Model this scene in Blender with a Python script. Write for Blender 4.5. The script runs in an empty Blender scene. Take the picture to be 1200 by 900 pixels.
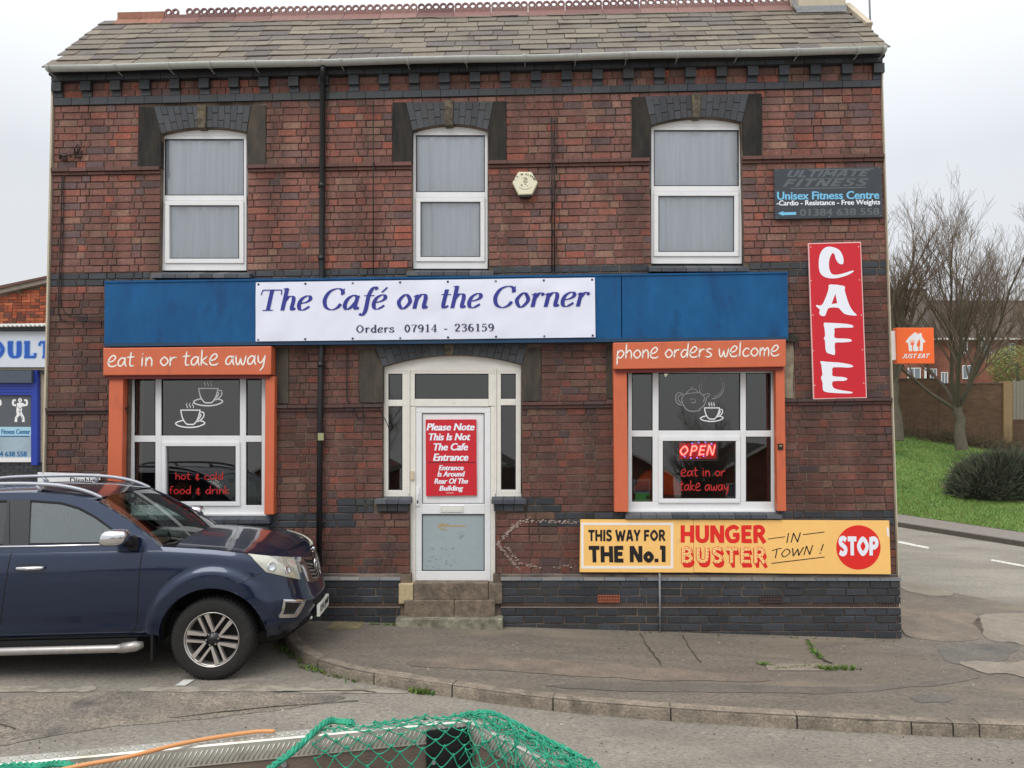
import bpy, bmesh, math, random
from math import sin, cos, pi, radians, sqrt, atan2, hypot
from mathutils import Vector, Matrix, noise

SC = bpy.context.scene
COL = SC.collection
RND = random.Random(7)

# ------------------------------------------------------------------ camera
FPX = 870.0                       # focal length in pixels of the 1200 px wide photograph
EYE = Vector((0.0, -9.0, 2.4))
YAW, PITCH, ROLL = radians(2.03), radians(2.81), radians(0.445)
ROT = Matrix.Rotation(YAW, 3, 'Z') @ Matrix.Rotation(PITCH, 3, 'X') @ Matrix.Rotation(ROLL, 3, 'Y')
AX_R, AX_U, AX_F = ROT @ Vector((1, 0, 0)), ROT @ Vector((0, 0, 1)), ROT @ Vector((0, 1, 0))
cam_data = bpy.data.cameras.new('camera')
cam_data.sensor_width = 36.0
cam_data.lens = FPX / 1200.0 * 36.0
cam_data.clip_start = 0.05
cam_data.clip_end = 600.0
cam = bpy.data.objects.new('camera', cam_data)
COL.objects.link(cam)
cam.matrix_world = Matrix.Translation(EYE) @ Matrix((
    (AX_R.x, AX_U.x, -AX_F.x), (AX_R.y, AX_U.y, -AX_F.y), (AX_R.z, AX_U.z, -AX_F.z))).to_4x4()
SC.camera = cam

# ------------------------------------------------------------------ sky, sun, exposure
SUN_EL, SUN_AZ = radians(52), radians(205)      # azimuth measured clockwise from +Y
world = bpy.data.worlds.new('World'); SC.world = world; world.use_nodes = True
nt = world.node_tree; bg = nt.nodes['Background']
sky = nt.nodes.new('ShaderNodeTexSky'); sky.sky_type = 'NISHITA'; sky.sun_disc = False
sky.sun_elevation = SUN_EL; sky.sun_rotation = SUN_AZ
geo = nt.nodes.new('ShaderNodeNewGeometry')
sep = nt.nodes.new('ShaderNodeSeparateXYZ'); nt.links.new(geo.outputs['Incoming'], sep.inputs[0])
neg = nt.nodes.new('ShaderNodeMath'); neg.operation = 'MULTIPLY'; neg.inputs[1].default_value = -1
nt.links.new(sep.outputs['Z'], neg.inputs[0])
ramp = nt.nodes.new('ShaderNodeValToRGB')        # overcast layer: brighter overhead than at the horizon
e = ramp.color_ramp.elements
e[0].position = 0.0; e[0].color = (7.4, 7.5, 7.6, 1)
e[1].position = 1.0; e[1].color = (17.0, 17.3, 17.6, 1)
m1 = e.new(0.30); m1.color = (7.7, 8.0, 8.4, 1)
m2 = e.new(0.60); m2.color = (13.5, 13.9, 14.4, 1)
nt.links.new(neg.outputs[0], ramp.inputs[0])
cn = nt.nodes.new('ShaderNodeTexNoise'); cn.inputs['Scale'].default_value = 2.2; cn.inputs['Detail'].default_value = 5
nt.links.new(geo.outputs['Incoming'], cn.inputs['Vector'])
cm = nt.nodes.new('ShaderNodeMapRange'); cm.inputs['From Min'].default_value = .3; cm.inputs['From Max'].default_value = .7
cm.inputs['To Min'].default_value = .95; cm.inputs['To Max'].default_value = 1.04
nt.links.new(cn.outputs['Fac'], cm.inputs['Value'])
vm = nt.nodes.new('ShaderNodeVectorMath'); vm.operation = 'SCALE'
nt.links.new(ramp.outputs[0], vm.inputs[0]); nt.links.new(cm.outputs[0], vm.inputs['Scale'])
mix = nt.nodes.new('ShaderNodeMixRGB'); mix.inputs[0].default_value = 0.93
nt.links.new(sky.outputs[0], mix.inputs[1]); nt.links.new(vm.outputs[0], mix.inputs[2])
nt.links.new(mix.outputs[0], bg.inputs[0]); bg.inputs[1].default_value = 0.1
sun_d = bpy.data.lights.new('sun', 'SUN'); sun_d.energy = 1.3; sun_d.angle = radians(35); sun_d.color = (1, .97, .93)
sun = bpy.data.objects.new('sun', sun_d); COL.objects.link(sun)
sv = Vector((sin(SUN_AZ) * cos(SUN_EL), cos(SUN_AZ) * cos(SUN_EL), sin(SUN_EL)))
sun.rotation_euler = sv.to_track_quat('Z', 'Y').to_euler()
SC.view_settings.view_transform = 'Standard'; SC.view_settings.look = 'None'
SC.view_settings.exposure = 0.1; SC.view_settings.gamma = 1.0
SC.cycles.max_bounces = 8; SC.cycles.transparent_max_bounces = 24

# ------------------------------------------------------------------ survey helpers (photo measurements -> metres)
def ray(px, py):
    return AX_R * (px - 600) - AX_U * (py - 450) + AX_F * FPX
def P(px, py, Y=0.0):             # a surveyed point on the vertical plane at depth Y
    d = ray(px, py); t = (Y - EYE.y) / d.y
    return EYE + d * t
def PZ(px, py, Z):                # ... on a level plane
    d = ray(px, py); t = (Z - EYE.z) / d.z
    return EYE + d * t
BX = -0.0289
def gz(x, y):                     # pavement level; roads lie 0.11 lower
    xx = max(-9, min(16, x))
    z = -0.066 + BX * xx
    z += -0.02 * y if y < 0 else 0.0
    if y < -12: z -= 0.2 * (min(-y, 60) - 12) * min(1, (-y - 12) / 8)
    return z
def G(px, py, off=0.0):           # ... on the ground
    z = 0.0
    for _ in range(25):
        p = PZ(px, py, z); z = .5 * z + .5 * (gz(p.x, p.y) + off)
    return PZ(px, py, z)

# ------------------------------------------------------------------ colour and materials
def lin(c): return c / 12.92 if c <= .04045 else ((c + .055) / 1.055) ** 2.4
def rgb(r, g, b, k=1.0): return (lin(r / 255) * k, lin(g / 255) * k, lin(b / 255) * k)
MATS = {}
def mat(name, col=(.5, .5, .5), rough=.6, metal=0.0, var=0.0, scale=8.0, bump=0.0, bscale=60.0, col2=None,
        attr=False, coat=0.0, spec=.5, emit=None, estr=0.0, dirt=None, dscale=1.2, dlo=.5, dhi=.7, stretch=None, fine=None, streak=None):
    if name in MATS: return MATS[name]
    m = bpy.data.materials.new(name); m.use_nodes = True; MATS[name] = m
    n = m.node_tree; N, L = n.nodes, n.links
    b = N['Principled BSDF']
    b.inputs['Base Color'].default_value = (*col, 1); b.inputs['Roughness'].default_value = rough
    b.inputs['Metallic'].default_value = metal; b.inputs['Coat Weight'].default_value = coat
    b.inputs['Specular IOR Level'].default_value = spec
    m.diffuse_color = (*col, 1)
    tc = N.new('ShaderNodeNewGeometry')
    vec = tc.outputs['Position']
    if stretch:
        mp = N.new('ShaderNodeVectorMath'); mp.operation = 'MULTIPLY'; mp.inputs[1].default_value = stretch
        L.new(vec, mp.inputs[0]); vec = mp.outputs[0]
    cur = None
    if attr:
        a = N.new('ShaderNodeAttribute'); a.attribute_name = 'tint'; cur = a.outputs['Color']
    else:
        c = N.new('ShaderNodeRGB'); c.outputs[0].default_value = (*col, 1); cur = c.outputs[0]
    if col2 is not None:
        t = N.new('ShaderNodeTexNoise'); t.inputs['Scale'].default_value = scale; t.inputs['Detail'].default_value = 6
        t.inputs['Roughness'].default_value = .65; L.new(vec, t.inputs['Vector'])
        r = N.new('ShaderNodeMapRange'); r.inputs['From Min'].default_value = .38; r.inputs['From Max'].default_value = .64
        L.new(t.outputs['Fac'], r.inputs['Value'])
        x = N.new('ShaderNodeMixRGB'); L.new(r.outputs[0], x.inputs[0]); L.new(cur, x.inputs[1]); x.inputs[2].default_value = (*col2, 1)
        cur = x.outputs[0]
    if var:
        t = N.new('ShaderNodeTexNoise'); t.inputs['Scale'].default_value = scale * 2.3; t.inputs['Detail'].default_value = 8
        t.inputs['Roughness'].default_value = .7; L.new(vec, t.inputs['Vector'])
        r = N.new('ShaderNodeMapRange'); r.inputs['From Min'].default_value = .25; r.inputs['From Max'].default_value = .75
        r.inputs['To Min'].default_value = 1 - var; r.inputs['To Max'].default_value = 1 + var
        L.new(t.outputs['Fac'], r.inputs['Value'])
        x = N.new('ShaderNodeVectorMath'); x.operation = 'SCALE'; L.new(cur, x.inputs[0]); L.new(r.outputs[0], x.inputs['Scale'])
        cur = x.outputs[0]
    if fine:                      # (scale, dark amount): speckle
        t = N.new('ShaderNodeTexNoise'); t.inputs['Scale'].default_value = fine[0]; t.inputs['Detail'].default_value = 3
        t.inputs['Roughness'].default_value = .8; L.new(vec, t.inputs['Vector'])
        r = N.new('ShaderNodeMapRange'); r.inputs['From Min'].default_value = .35; r.inputs['From Max'].default_value = .65
        r.inputs['To Min'].default_value = 1 - fine[1]; r.inputs['To Max'].default_value = 1 + fine[1]
        L.new(t.outputs['Fac'], r.inputs['Value'])
        x = N.new('ShaderNodeVectorMath'); x.operation = 'SCALE'; L.new(cur, x.inputs[0]); L.new(r.outputs[0], x.inputs['Scale'])
        cur = x.outputs[0]
    if streak:                    # rain and soot streaks running down the face
        mp2 = N.new('ShaderNodeVectorMath'); mp2.operation = 'MULTIPLY'; mp2.inputs[1].default_value = (2.6, 2.6, .35)
        L.new(tc.outputs['Position'], mp2.inputs[0])
        t = N.new('ShaderNodeTexNoise'); t.inputs['Scale'].default_value = 1.0; t.inputs['Detail'].default_value = 6
        t.inputs['Roughness'].default_value = .65; L.new(mp2.outputs[0], t.inputs['Vector'])
        r = N.new('ShaderNodeMapRange'); r.inputs['From Min'].default_value = .35; r.inputs['From Max'].default_value = .62
        r.inputs['To Min'].default_value = 1 + streak * .35; r.inputs['To Max'].default_value = 1 - streak
        L.new(t.outputs['Fac'], r.inputs['Value'])
        x = N.new('ShaderNodeVectorMath'); x.operation = 'SCALE'; L.new(cur, x.inputs[0]); L.new(r.outputs[0], x.inputs['Scale'])
        cur = x.outputs[0]
    if dirt:
        t = N.new('ShaderNodeTexNoise'); t.inputs['Scale'].default_value = dscale; t.inputs['Detail'].default_value = 7
        t.inputs['Roughness'].default_value = .6; L.new(vec, t.inputs['Vector'])
        r = N.new('ShaderNodeMapRange'); r.inputs['From Min'].default_value = dlo; r.inputs['From Max'].default_value = dhi
        r.inputs['To Max'].default_value = .85
        L.new(t.outputs['Fac'], r.inputs['Value'])
        x = N.new('ShaderNodeMixRGB'); L.new(r.outputs[0], x.inputs[0]); L.new(cur, x.inputs[1]); x.inputs[2].default_value = (*dirt, 1)
        cur = x.outputs[0]
    L.new(cur, b.inputs['Base Color'])
    if bump:
        t = N.new('ShaderNodeTexNoise'); t.inputs['Scale'].default_value = bscale; t.inputs['Detail'].default_value = 5
        L.new(vec, t.inputs['Vector'])
        bm_ = N.new('ShaderNodeBump'); bm_.inputs['Strength'].default_value = bump; bm_.inputs['Distance'].default_value = .01
        L.new(t.outputs['Fac'], bm_.inputs['Height']); L.new(bm_.outputs[0], b.inputs['Normal'])
    if emit:
        b.inputs['Emission Color'].default_value = (*emit, 1); b.inputs['Emission Strength'].default_value = estr
    return m
def glass(name, tint=(.9, .93, .92), refl=.10, wav=0.0, top=1.0):
    if name in MATS: return MATS[name]
    m = bpy.data.materials.new(name); m.use_nodes = True; MATS[name] = m
    N, L = m.node_tree.nodes, m.node_tree.links
    N.remove(N['Principled BSDF']); out = N['Material Output']
    tr = N.new('ShaderNodeBsdfTransparent'); tr.inputs[0].default_value = (*tint, 1)
    gl = N.new('ShaderNodeBsdfGlossy'); gl.inputs['Roughness'].default_value = .01
    lw = N.new('ShaderNodeFresnel'); lw.inputs['IOR'].default_value = 1.5
    ma = N.new('ShaderNodeMath'); ma.operation = 'MULTIPLY_ADD'; ma.inputs[1].default_value = 1.0; ma.inputs[2].default_value = refl - .04
    ma.use_clamp = True; L.new(lw.outputs[0], ma.inputs[0])
    mn = N.new('ShaderNodeMath'); mn.operation = 'MINIMUM'; mn.inputs[1].default_value = top; L.new(ma.outputs[0], mn.inputs[0]); ma = mn
    mx = N.new('ShaderNodeMixShader'); L.new(ma.outputs[0], mx.inputs[0]); L.new(tr.outputs[0], mx.inputs[1]); L.new(gl.outputs[0], mx.inputs[2])
    L.new(mx.outputs[0], out.inputs[0])
    if wav:
        t = N.new('ShaderNodeTexNoise'); t.inputs['Scale'].default_value = 1.6
        g = N.new('ShaderNodeNewGeometry'); L.new(g.outputs['Position'], t.inputs['Vector'])
        bp = N.new('ShaderNodeBump'); bp.inputs['Strength'].default_value = wav; bp.inputs['Distance'].default_value = .01
        L.new(t.outputs['Fac'], bp.inputs['Height']); L.new(bp.outputs[0], gl.inputs['Normal'])
    m.diffuse_color = (.6, .7, .8, .3)
    return m

# ------------------------------------------------------------------ mesh helpers
class MB:
    def __init__(s): s.v = []; s.f = []; s.t = []; s.sm = []
    def add(s, vs, fs, tint=None, smooth=False):
        o = len(s.v); s.v += [tuple(v) for v in vs]
        for f in fs: s.f.append(tuple(i + o for i in f)); s.t.append(tint); s.sm.append(smooth)
        return s
    def box(s, x0, x1, y0, y1, z0, z1, tint=None):
        vs = [(x, y, z) for z in (z0, z1) for y in (y0, y1) for x in (x0, x1)]
        return s.add(vs, [(0, 1, 5, 4), (1, 3, 7, 5), (3, 2, 6, 7), (2, 0, 4, 6), (4, 5, 7, 6), (0, 2, 3, 1)], tint)
    def prism(s, pts, dvec, tint=None):          # planar polygon pts swept by dvec (convex)
        n = len(pts); pts = [Vector(p) for p in pts]; d = Vector(dvec)
        vs = pts + [p + d for p in pts]
        fs = [tuple(range(n)), tuple(range(2 * n - 1, n - 1, -1))]
        for i in range(n): j = (i + 1) % n; fs.append((j, i, i + n, j + n))
        return s.add(vs, fs, tint)
    def px(s, pts, Yf, Yb, tint=None):           # prism from surveyed outline, front face at Yf, back at Yb
        return s.prism([P(a, b, Yf) for a, b in pts], (0, Yb - Yf, 0), tint)
    def pr(s, x0, y0, x1, y1, Yf, Yb, tint=None):
        return s.px([(x0, y0), (x1, y0), (x1, y1), (x0, y1)], Yf, Yb, tint)
    def tube(s, pts, r, n=8, tint=None, closed=False, caps=True, smooth=True):
        pts = [Vector(p) for p in pts]; m = len(pts)
        rs = r if isinstance(r, (list, tuple)) else [r] * m
        o = len(s.v); up = None
        for i, p in enumerate(pts):
            a = pts[i - 1] if (i or closed) else p; b = pts[(i + 1) % m] if (i < m - 1 or closed) else p
            t = (b - a).normalized()
            if up is None:
                up = Vector((0, 0, 1)) if abs(t.z) < .9 else Vector((1, 0, 0))
            u = t.cross(up); u = u.normalized() if u.length > 1e-6 else t.orthogonal().normalized()
            w = u.cross(t).normalized(); up = w
            for k in range(n):
                th = 2 * pi * k / n
                s.v.append(tuple(p + (u * cos(th) + w * sin(th)) * rs[i]))
        rng = m if closed else m - 1
        for i in range(rng):
            j = (i + 1) % m
            for k in range(n):
                l = (k + 1) % n
                s.f.append((o + i * n + k, o + i * n + l, o + j * n + l, o + j * n + k)); s.t.append(tint); s.sm.append(smooth)
        if caps and not closed:
            s.f.append(tuple(o + k for k in range(n - 1, -1, -1))); s.t.append(tint); s.sm.append(False)
            s.f.append(tuple(o + (m - 1) * n + k for k in range(n))); s.t.append(tint); s.sm.append(False)
        return s
    def grid(s, rows, tint=None, smooth=True, flip=False, skip=None):
        o = len(s.v); n = len(rows[0])
        for r in rows: s.v += [tuple(p) for p in r]
        for i in range(len(rows) - 1):
            for j in range(n - 1):
                if skip and skip(i, j): continue
                f = (o + i * n + j, o + i * n + j + 1, o + (i + 1) * n + j + 1, o + (i + 1) * n + j)
                s.f.append(f[::-1] if flip else f); s.t.append(tint); s.sm.append(smooth)
        return s
    def lathe(s, prof, origin, axis='y', n=32, tint=None, smooth=True):   # prof: (radius, along)
        o = len(s.v); O = Vector(origin)
        for r, a in prof:
            for k in range(n):
                th = 2 * pi * k / n
                if axis == 'y': s.v.append((O.x + r * cos(th), O.y + a, O.z + r * sin(th)))
                else: s.v.append((O.x + r * cos(th), O.y + r * sin(th), O.z + a))
        for i in range(len(prof) - 1):
            for k in range(n):
                l = (k + 1) % n
                s.f.append((o + i * n + k, o + i * n + l, o + (i + 1) * n + l, o + (i + 1) * n + k)); s.t.append(tint); s.sm.append(smooth)
        return s
    def build(s, name, m, parent=None, loc=None, kind=None, label=None, fixn=False):
        me = bpy.data.meshes.new(name)
        L0 = Vector(loc) if loc is not None else Vector((0, 0, 0))
        me.from_pydata([(x - L0.x, y - L0.y, z - L0.z) for x, y, z in s.v], [], s.f)
        if any(t is not None for t in s.t):
            at = me.color_attributes.new('tint', 'FLOAT_COLOR', 'CORNER')
            buf = []
            for f, t in zip(s.f, s.t):
                t = t or (.3, .3, .3); buf += [t[0], t[1], t[2], 1.0] * len(f)
            at.data.foreach_set('color', buf)
        me.polygons.foreach_set('use_smooth', s.sm)
        me.materials.append(m if not isinstance(m, str) else MATS[m])
        if fixn:
            b = bmesh.new(); b.from_mesh(me); bmesh.ops.recalc_face_normals(b, faces=b.faces); b.to_mesh(me); b.free()
        o = bpy.data.objects.new(name, me); COL.objects.link(o); o.location = L0
        if parent is not None:
            o.parent = parent
            pl = Vector((0, 0, 0)); q = parent
            while q is not None: pl += q.location; q = q.parent
            o.location = L0 - pl
        if kind: o['kind'] = kind
        if label: o['label'] = label
        return o
def bev(o, w=.004, seg=2):
    b = o.modifiers.new('bevel', 'BEVEL'); b.width = w; b.segments = seg; b.limit_method = 'ANGLE'
    return o
def tag(o, label, cat, group=None):
    o['label'] = label; o['category'] = cat
    if group: o['group'] = group
    return o
def empty(name, loc, label, cat, group=None):
    o = bpy.data.objects.new(name, None); COL.objects.link(o); o.location = loc; o.empty_display_size = .2
    return tag(o, label, cat, group)
def structure(o): o['kind'] = 'structure'; return o

def curve_fill(loops):            # filled 2D outline (even-odd holes) -> verts2d, faces
    cu = bpy.data.curves.new('tmp', 'CURVE'); cu.dimensions = '2D'; cu.fill_mode = 'BOTH'
    for lp in loops:
        sp = cu.splines.new('POLY'); sp.points.add(len(lp) - 1)
        for i, (x, y) in enumerate(lp): sp.points[i].co = (x, y, 0, 1)
        sp.use_cyclic_u = True
    return _mesh_of(cu)
def _mesh_of(cu):
    ob = bpy.data.objects.new('tmp', cu); COL.objects.link(ob)
    bpy.context.view_layer.update()
    ev = ob.evaluated_get(bpy.context.evaluated_depsgraph_get()); me = ev.to_mesh()
    vs = [(v.co.x, v.co.y) for v in me.vertices]; fs = [tuple(p.vertices) for p in me.polygons]
    ev.to_mesh_clear(); bpy.data.objects.remove(ob); bpy.data.curves.remove(cu)
    return vs, fs
def solid(loops, fn, depth):      # plate with holes; fn maps (x,y,d) -> 3D
    vs, fs = curve_fill(loops); n = len(vs); mb = MB()
    V = [fn(x, y, 0) for x, y in vs] + [fn(x, y, depth) for x, y in vs]
    F = [f for f in fs] + [tuple(i + n for i in reversed(f)) for f in fs]
    from collections import Counter
    c = Counter(); od = {}
    for f in fs:
        for i in range(len(f)):
            a, b = f[i], f[(i + 1) % len(f)]; k = (min(a, b), max(a, b)); c[k] += 1; od[k] = (a, b)
    for k, q in c.items():
        if q == 1: a, b = od[k]; F.append((b, a, a + n, b + n))
    mb.add(V, F); return mb

# ------------------------------------------------------------------ lettering
def catmull(pts, closed=False, k=6):
    if len(pts) == 2: return list(pts)
    out = []; n = len(pts)
    for i in range(n if closed else n - 1):
        p0 = pts[i - 1] if (i or closed) else pts[0]; p1 = pts[i]; p2 = pts[(i + 1) % n]
        p3 = pts[(i + 2) % n] if (i + 2 < n or closed) else pts[-1]
        for j in range(k):
            t = j / k; t2, t3 = t * t, t * t * t
            out.append(tuple(.5 * (2 * b + (c - a) * t + (2 * a - 5 * b + 4 * c - d) * t2 + (3 * b - a - 3 * c + d) * t3)
                             for a, b, c, d in zip(p0, p1, p2, p3)))
    if not closed: out.append(tuple(pts[-1]))
    return out
def ribbon(pts, wf, closed=False, round_=False):
    n = len(pts); L = []; R = []
    for i, p in enumerate(pts):
        a = pts[i - 1] if (i or closed) else p; b = pts[(i + 1) % n] if (i < n - 1 or closed) else p
        dx, dy = b[0] - a[0], b[1] - a[1]; d = hypot(dx, dy) or 1; dx /= d; dy /= d
        w = wf(dx, dy, i / (n - 1) if n > 1 else 0) / 2
        q = p
        L.append((q[0] - dy * w, q[1] + dx * w)); R.append((q[0] + dy * w, q[1] - dx * w))
    vs = L + R; fs = []
    for i in range(n if closed else n - 1):
        j = (i + 1) % n; fs.append((i, i + n, j + n, j))
    if round_ and not closed:
        for end, i in ((0, 0), (1, n - 1)):
            a = L[i]; b = R[i]; c = ((a[0] + b[0]) / 2, (a[1] + b[1]) / 2); r = hypot(a[0] - b[0], a[1] - b[1]) / 2
            o = len(vs); vs += [(c[0] + r * cos(2 * pi * k / 8), c[1] + r * sin(2 * pi * k / 8)) for k in range(8)]
            fs.append(tuple(range(o, o + 8)))
    return vs, fs
S = lambda *p: ('s', list(p))      # smooth stroke
C = lambda *p: ('c', list(p))      # closed smooth
T = lambda *p: ('t', list(p))      # thin straight
X = lambda *p: ('x', list(p))      # thick straight
HAND = {' ': (.7, []),
 'a': (1.12, [S((.85,.8),(.5,1),(.1,.6),(.15,.1),(.5,.08),(.82,.7)), S((.86,1),(.85,.35),(1.0,0))]),
 'c': (.98, [S((.8,.85),(.45,1),(.08,.55),(.2,.08),(.55,0),(.85,.2))]),
 'd': (1.1, [S((.8,.8),(.45,.95),(.08,.5),(.25,.02),(.6,.15),(.82,.7)), S((.88,1.75),(.85,1),(.86,0))]),
 'e': (1.12, [S((.1,.5),(.6,.65),(.86,1.05),(.6,1.3),(.22,1.0),(.05,.45),(.25,.03),(.7,0),(1.0,.15))]),
 'f': (.8, [S((.75,1.6),(.45,1.65),(.3,1.2),(.3,0)), S((0,.9),(.6,.95))]),
 'h': (1.0, [S((.1,1.75),(.1,0)), S((.1,.5),(.45,1),(.74,.7),(.78,0))]),
 'i': (.45, [S((.12,1),(.12,0)), S((.13,1.38),(.16,1.46))]),
 'k': (1.0, [S((.1,1.75),(.1,0)), X((.7,1),(.12,.45)), X((.12,.45),(.8,0))]),
 'l': (.45, [S((.12,1.75),(.12,0))]),
 'm': (1.4, [S((.1,1),(.1,0)), S((.1,.5),(.38,1),(.6,.7),(.6,0)), S((.6,.5),(.92,1),(1.12,.7),(1.15,0))]),
 'n': (1.0, [S((.1,1),(.1,0)), S((.1,.5),(.45,1),(.74,.7),(.78,0))]),
 'o': (1.08, [C((.5,1),(.06,.5),(.48,0),(.92,.5))]),
 'p': (1.05, [S((.12,1),(.1,0),(.12,-.75)), S((.1,.6),(.5,1),(.88,.6),(.5,.05),(.12,.25))]),
 'r': (.85, [S((.1,1),(.1,0)), S((.1,.45),(.35,.9),(.75,.95))]),
 's': (.9, [S((.75,.95),(.35,1),(.15,.75),(.5,.5),(.75,.25),(.45,0),(.05,.05))]),
 't': (.88, [S((.38,1.6),(.3,.4),(.42,.02),(.7,.05)), S((0,1.05),(.75,1.1))]),
 'w': (1.35, [S((.05,1),(.15,.2),(.4,.02),(.62,.75)), S((.62,.75),(.75,.1),(1.0,.05),(1.2,1))]),
 'y': (1.05, [S((.1,1),(.18,.35),(.5,.2),(.85,.8)), S((.88,1),(.75,-.2),(.45,-.7))]),
 '&': (1.05, [S((.75,1.0),(.3,1.05),(.35,.6),(.12,.3),(.4,.02),(.85,.2)), S((.5,1.3),(.5,-.25))]),
 'I': (.6, [X((.2,0),(.3,1.6))]), 'N': (1.3, [X((.1,0),(.3,1.6)), X((.3,1.6),(.85,0)), X((.85,0),(1.1,1.6))]),
 'T': (1.2, [X((.5,0),(.6,1.5)), S((0,1.35),(.6,1.55),(1.15,1.6))]), 'O': (1.35, [C((.65,1.4),(.1,.6),(.5,0),(1.15,.75))]),
 'W': (1.6, [X((.1,1.4),(.3,0)), X((.3,0),(.8,1.2)), X((.8,1.2),(1.0,0)), X((1.0,0),(1.5,1.4))]),
 '!': (.6, [X((.3,.5),(.5,1.6)), X((.2,0),(.24,.12))]),
}
_arch = [(1.15,3.0),(2.2,4.5),(3.4,4.5),(3.9,3.4),(3.85,1.0),(4.2,.15),(5.0,.7)]
SERIF = {' ': (3.0, []),
 'T': (6.7, [X((3.2,0),(3.2,6.9)), T((.3,6.8),(6.2,6.8)), T((1.6,.12),(4.8,.12)), T((.35,6.8),(.1,5.2)), T((6.2,6.8),(6.4,5.2))]),
 'h': (5.3, [X((1.1,0),(1.1,7.3)), T((.0,7.1),(1.3,7.3)), S(*_arch)]),
 'e': (4.5, [S((.9,2.2),(2.6,2.6),(3.7,3.5),(3.4,4.5),(2.4,4.65),(1.1,3.7),(.6,2.0),(1.1,.4),(2.3,.1),(4.0,1.2))]),
 'C': (6.8, [S((6.1,5.0),(5.6,6.4),(4,7),(1.8,6),(.8,3.5),(1.6,1),(3.5,0),(5.2,.6),(6.1,1.9)), T((6.2,7.0),(6.0,4.8))]),
 'a': (5.2, [S((4,4.0),(2.8,4.7),(1.2,3.6),(.6,1.6),(1.3,.15),(2.5,.6),(3.9,2.6)), S((4.1,4.6),(3.9,2.5),(3.9,.8),(4.4,.15),(5.1,.7))]),
 'f': (3.7, [S((4.4,6.5),(3.7,7.3),(2.8,6.6),(2.2,4.5),(2.2,1.5),(2.1,-.8),(1.4,-1.9),(.5,-1.4)), T((.8,4.5),(4.0,4.5))]),
 'o': (4.9, [C((2.5,4.7),(.75,2.4),(2.4,0),(4.2,2.3))]),
 'n': (5.3, [X((1.1,0),(1.2,4.5)), T((.1,4.0),(1.3,4.6)), S(*_arch)]),
 't': (3.4, [S((1.6,6.2),(1.5,3),(1.5,1.2),(1.9,.15),(3.1,.8)), T((.3,4.5),(3.2,4.5))]),
 'r': (4.0, [X((1.1,0),(1.2,4.5)), T((.1,4.0),(1.3,4.6)), S((1.2,2.8),(2.2,4.4),(3.2,4.6)), ('d', [(3.4,4.15)])]),
 '\u00e9': (4.5, []),
 'O': (6.9, [C((3.3,7),(.8,3.5),(3.3,0),(5.9,3.5))]),
 'd': (5.2, [S((3.9,3.6),(2.6,4.6),(.8,2.4),(2.3,.1),(3.9,1.2)), X((4,0),(4,7.2)), T((2.9,7.1),(4.3,7.2)), T((3.9,.12),(5.1,.12))]),
 's': (4.2, [S((3.2,3.5),(2.9,4.5),(1.8,4.7),(.8,3.8),(1.5,2.8),(3,2.0),(3.5,1),(2.2,0),(.9,.3),(.6,1.4))]),
 '0': (4.9, [C((2.4,6.8),(.7,3.4),(2.4,0),(4.1,3.4))]),
 '7': (4.8, [T((.6,5.2),(.7,6.6)), T((.7,6.6),(4.3,6.6)), S((4.3,6.6),(2.6,3.2),(2.2,0))]),
 '9': (4.9, [C((2.3,6.8),(.7,4.7),(2.2,2.8),(4.0,4.8)), S((4.1,4.8),(4.0,2.4),(2.8,.2),(1.2,.5))]),
 '1': (4.6, [X((2.5,0),(2.5,6.8)), T((1,5.8),(2.5,6.8)), T((1,.12),(4,.12))]),
 '4': (4.9, [X((3.3,0),(3.3,6.8)), T((3.3,6.8),(.4,2)), T((.4,2),(4.6,2)), T((2.1,.12),(4.5,.12))]),
 '-': (4.4, [('b', [(1,2.6),(3.2,2.6)])]),
 '2': (4.8, [S((.8,5.0),(1.3,6.6),(2.7,6.8),(3.8,5.4),(3,3.4),(.7,.4)), ('b', [(.7,.4),(4.2,.4)])]),
 '3': (4.8, [S((.8,5.6),(1.8,6.8),(3.4,6.3),(3.4,4.6),(1.9,3.7)), S((1.9,3.7),(3.8,2.9),(3.8,1.2),(2.2,0),(.8,.8))]),
 '6': (4.9, [C((2.5,4.0),(.8,2.0),(2.5,0),(4.1,2.0)), S((.75,2.0),(.9,4.4),(2.1,6.6),(3.6,6.4))]),
 '5': (4.8, [('b', [(4,6.5),(1.2,6.5)]), T((1.2,6.7),(1.0,3.6)), S((1,3.6),(2.6,4.3),(3.9,2.8),(3.4,.8),(1.8,0),(.7,.8))]),
 'U': (6.8, [S((1.5,7),(1.5,2.6),(2.2,.6),(3.6,.1),(5.0,.8),(5.4,2.6),(5.4,7)), T((.3,6.8),(2.8,6.8)), T((4.4,6.8),(6.4,6.8))]),
 'L': (5.8, [X((1.7,0),(1.7,7)), T((.4,6.8),(3,6.8)), T((.4,.2),(5.2,.2)), T((5.1,0),(5.3,2.0))]),
}
SERIF['\u00e9'] = (4.5, SERIF['e'][1] + [('m', [(2.3,5.5),(3.7,7.2)])])
_W = 1.0
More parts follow.
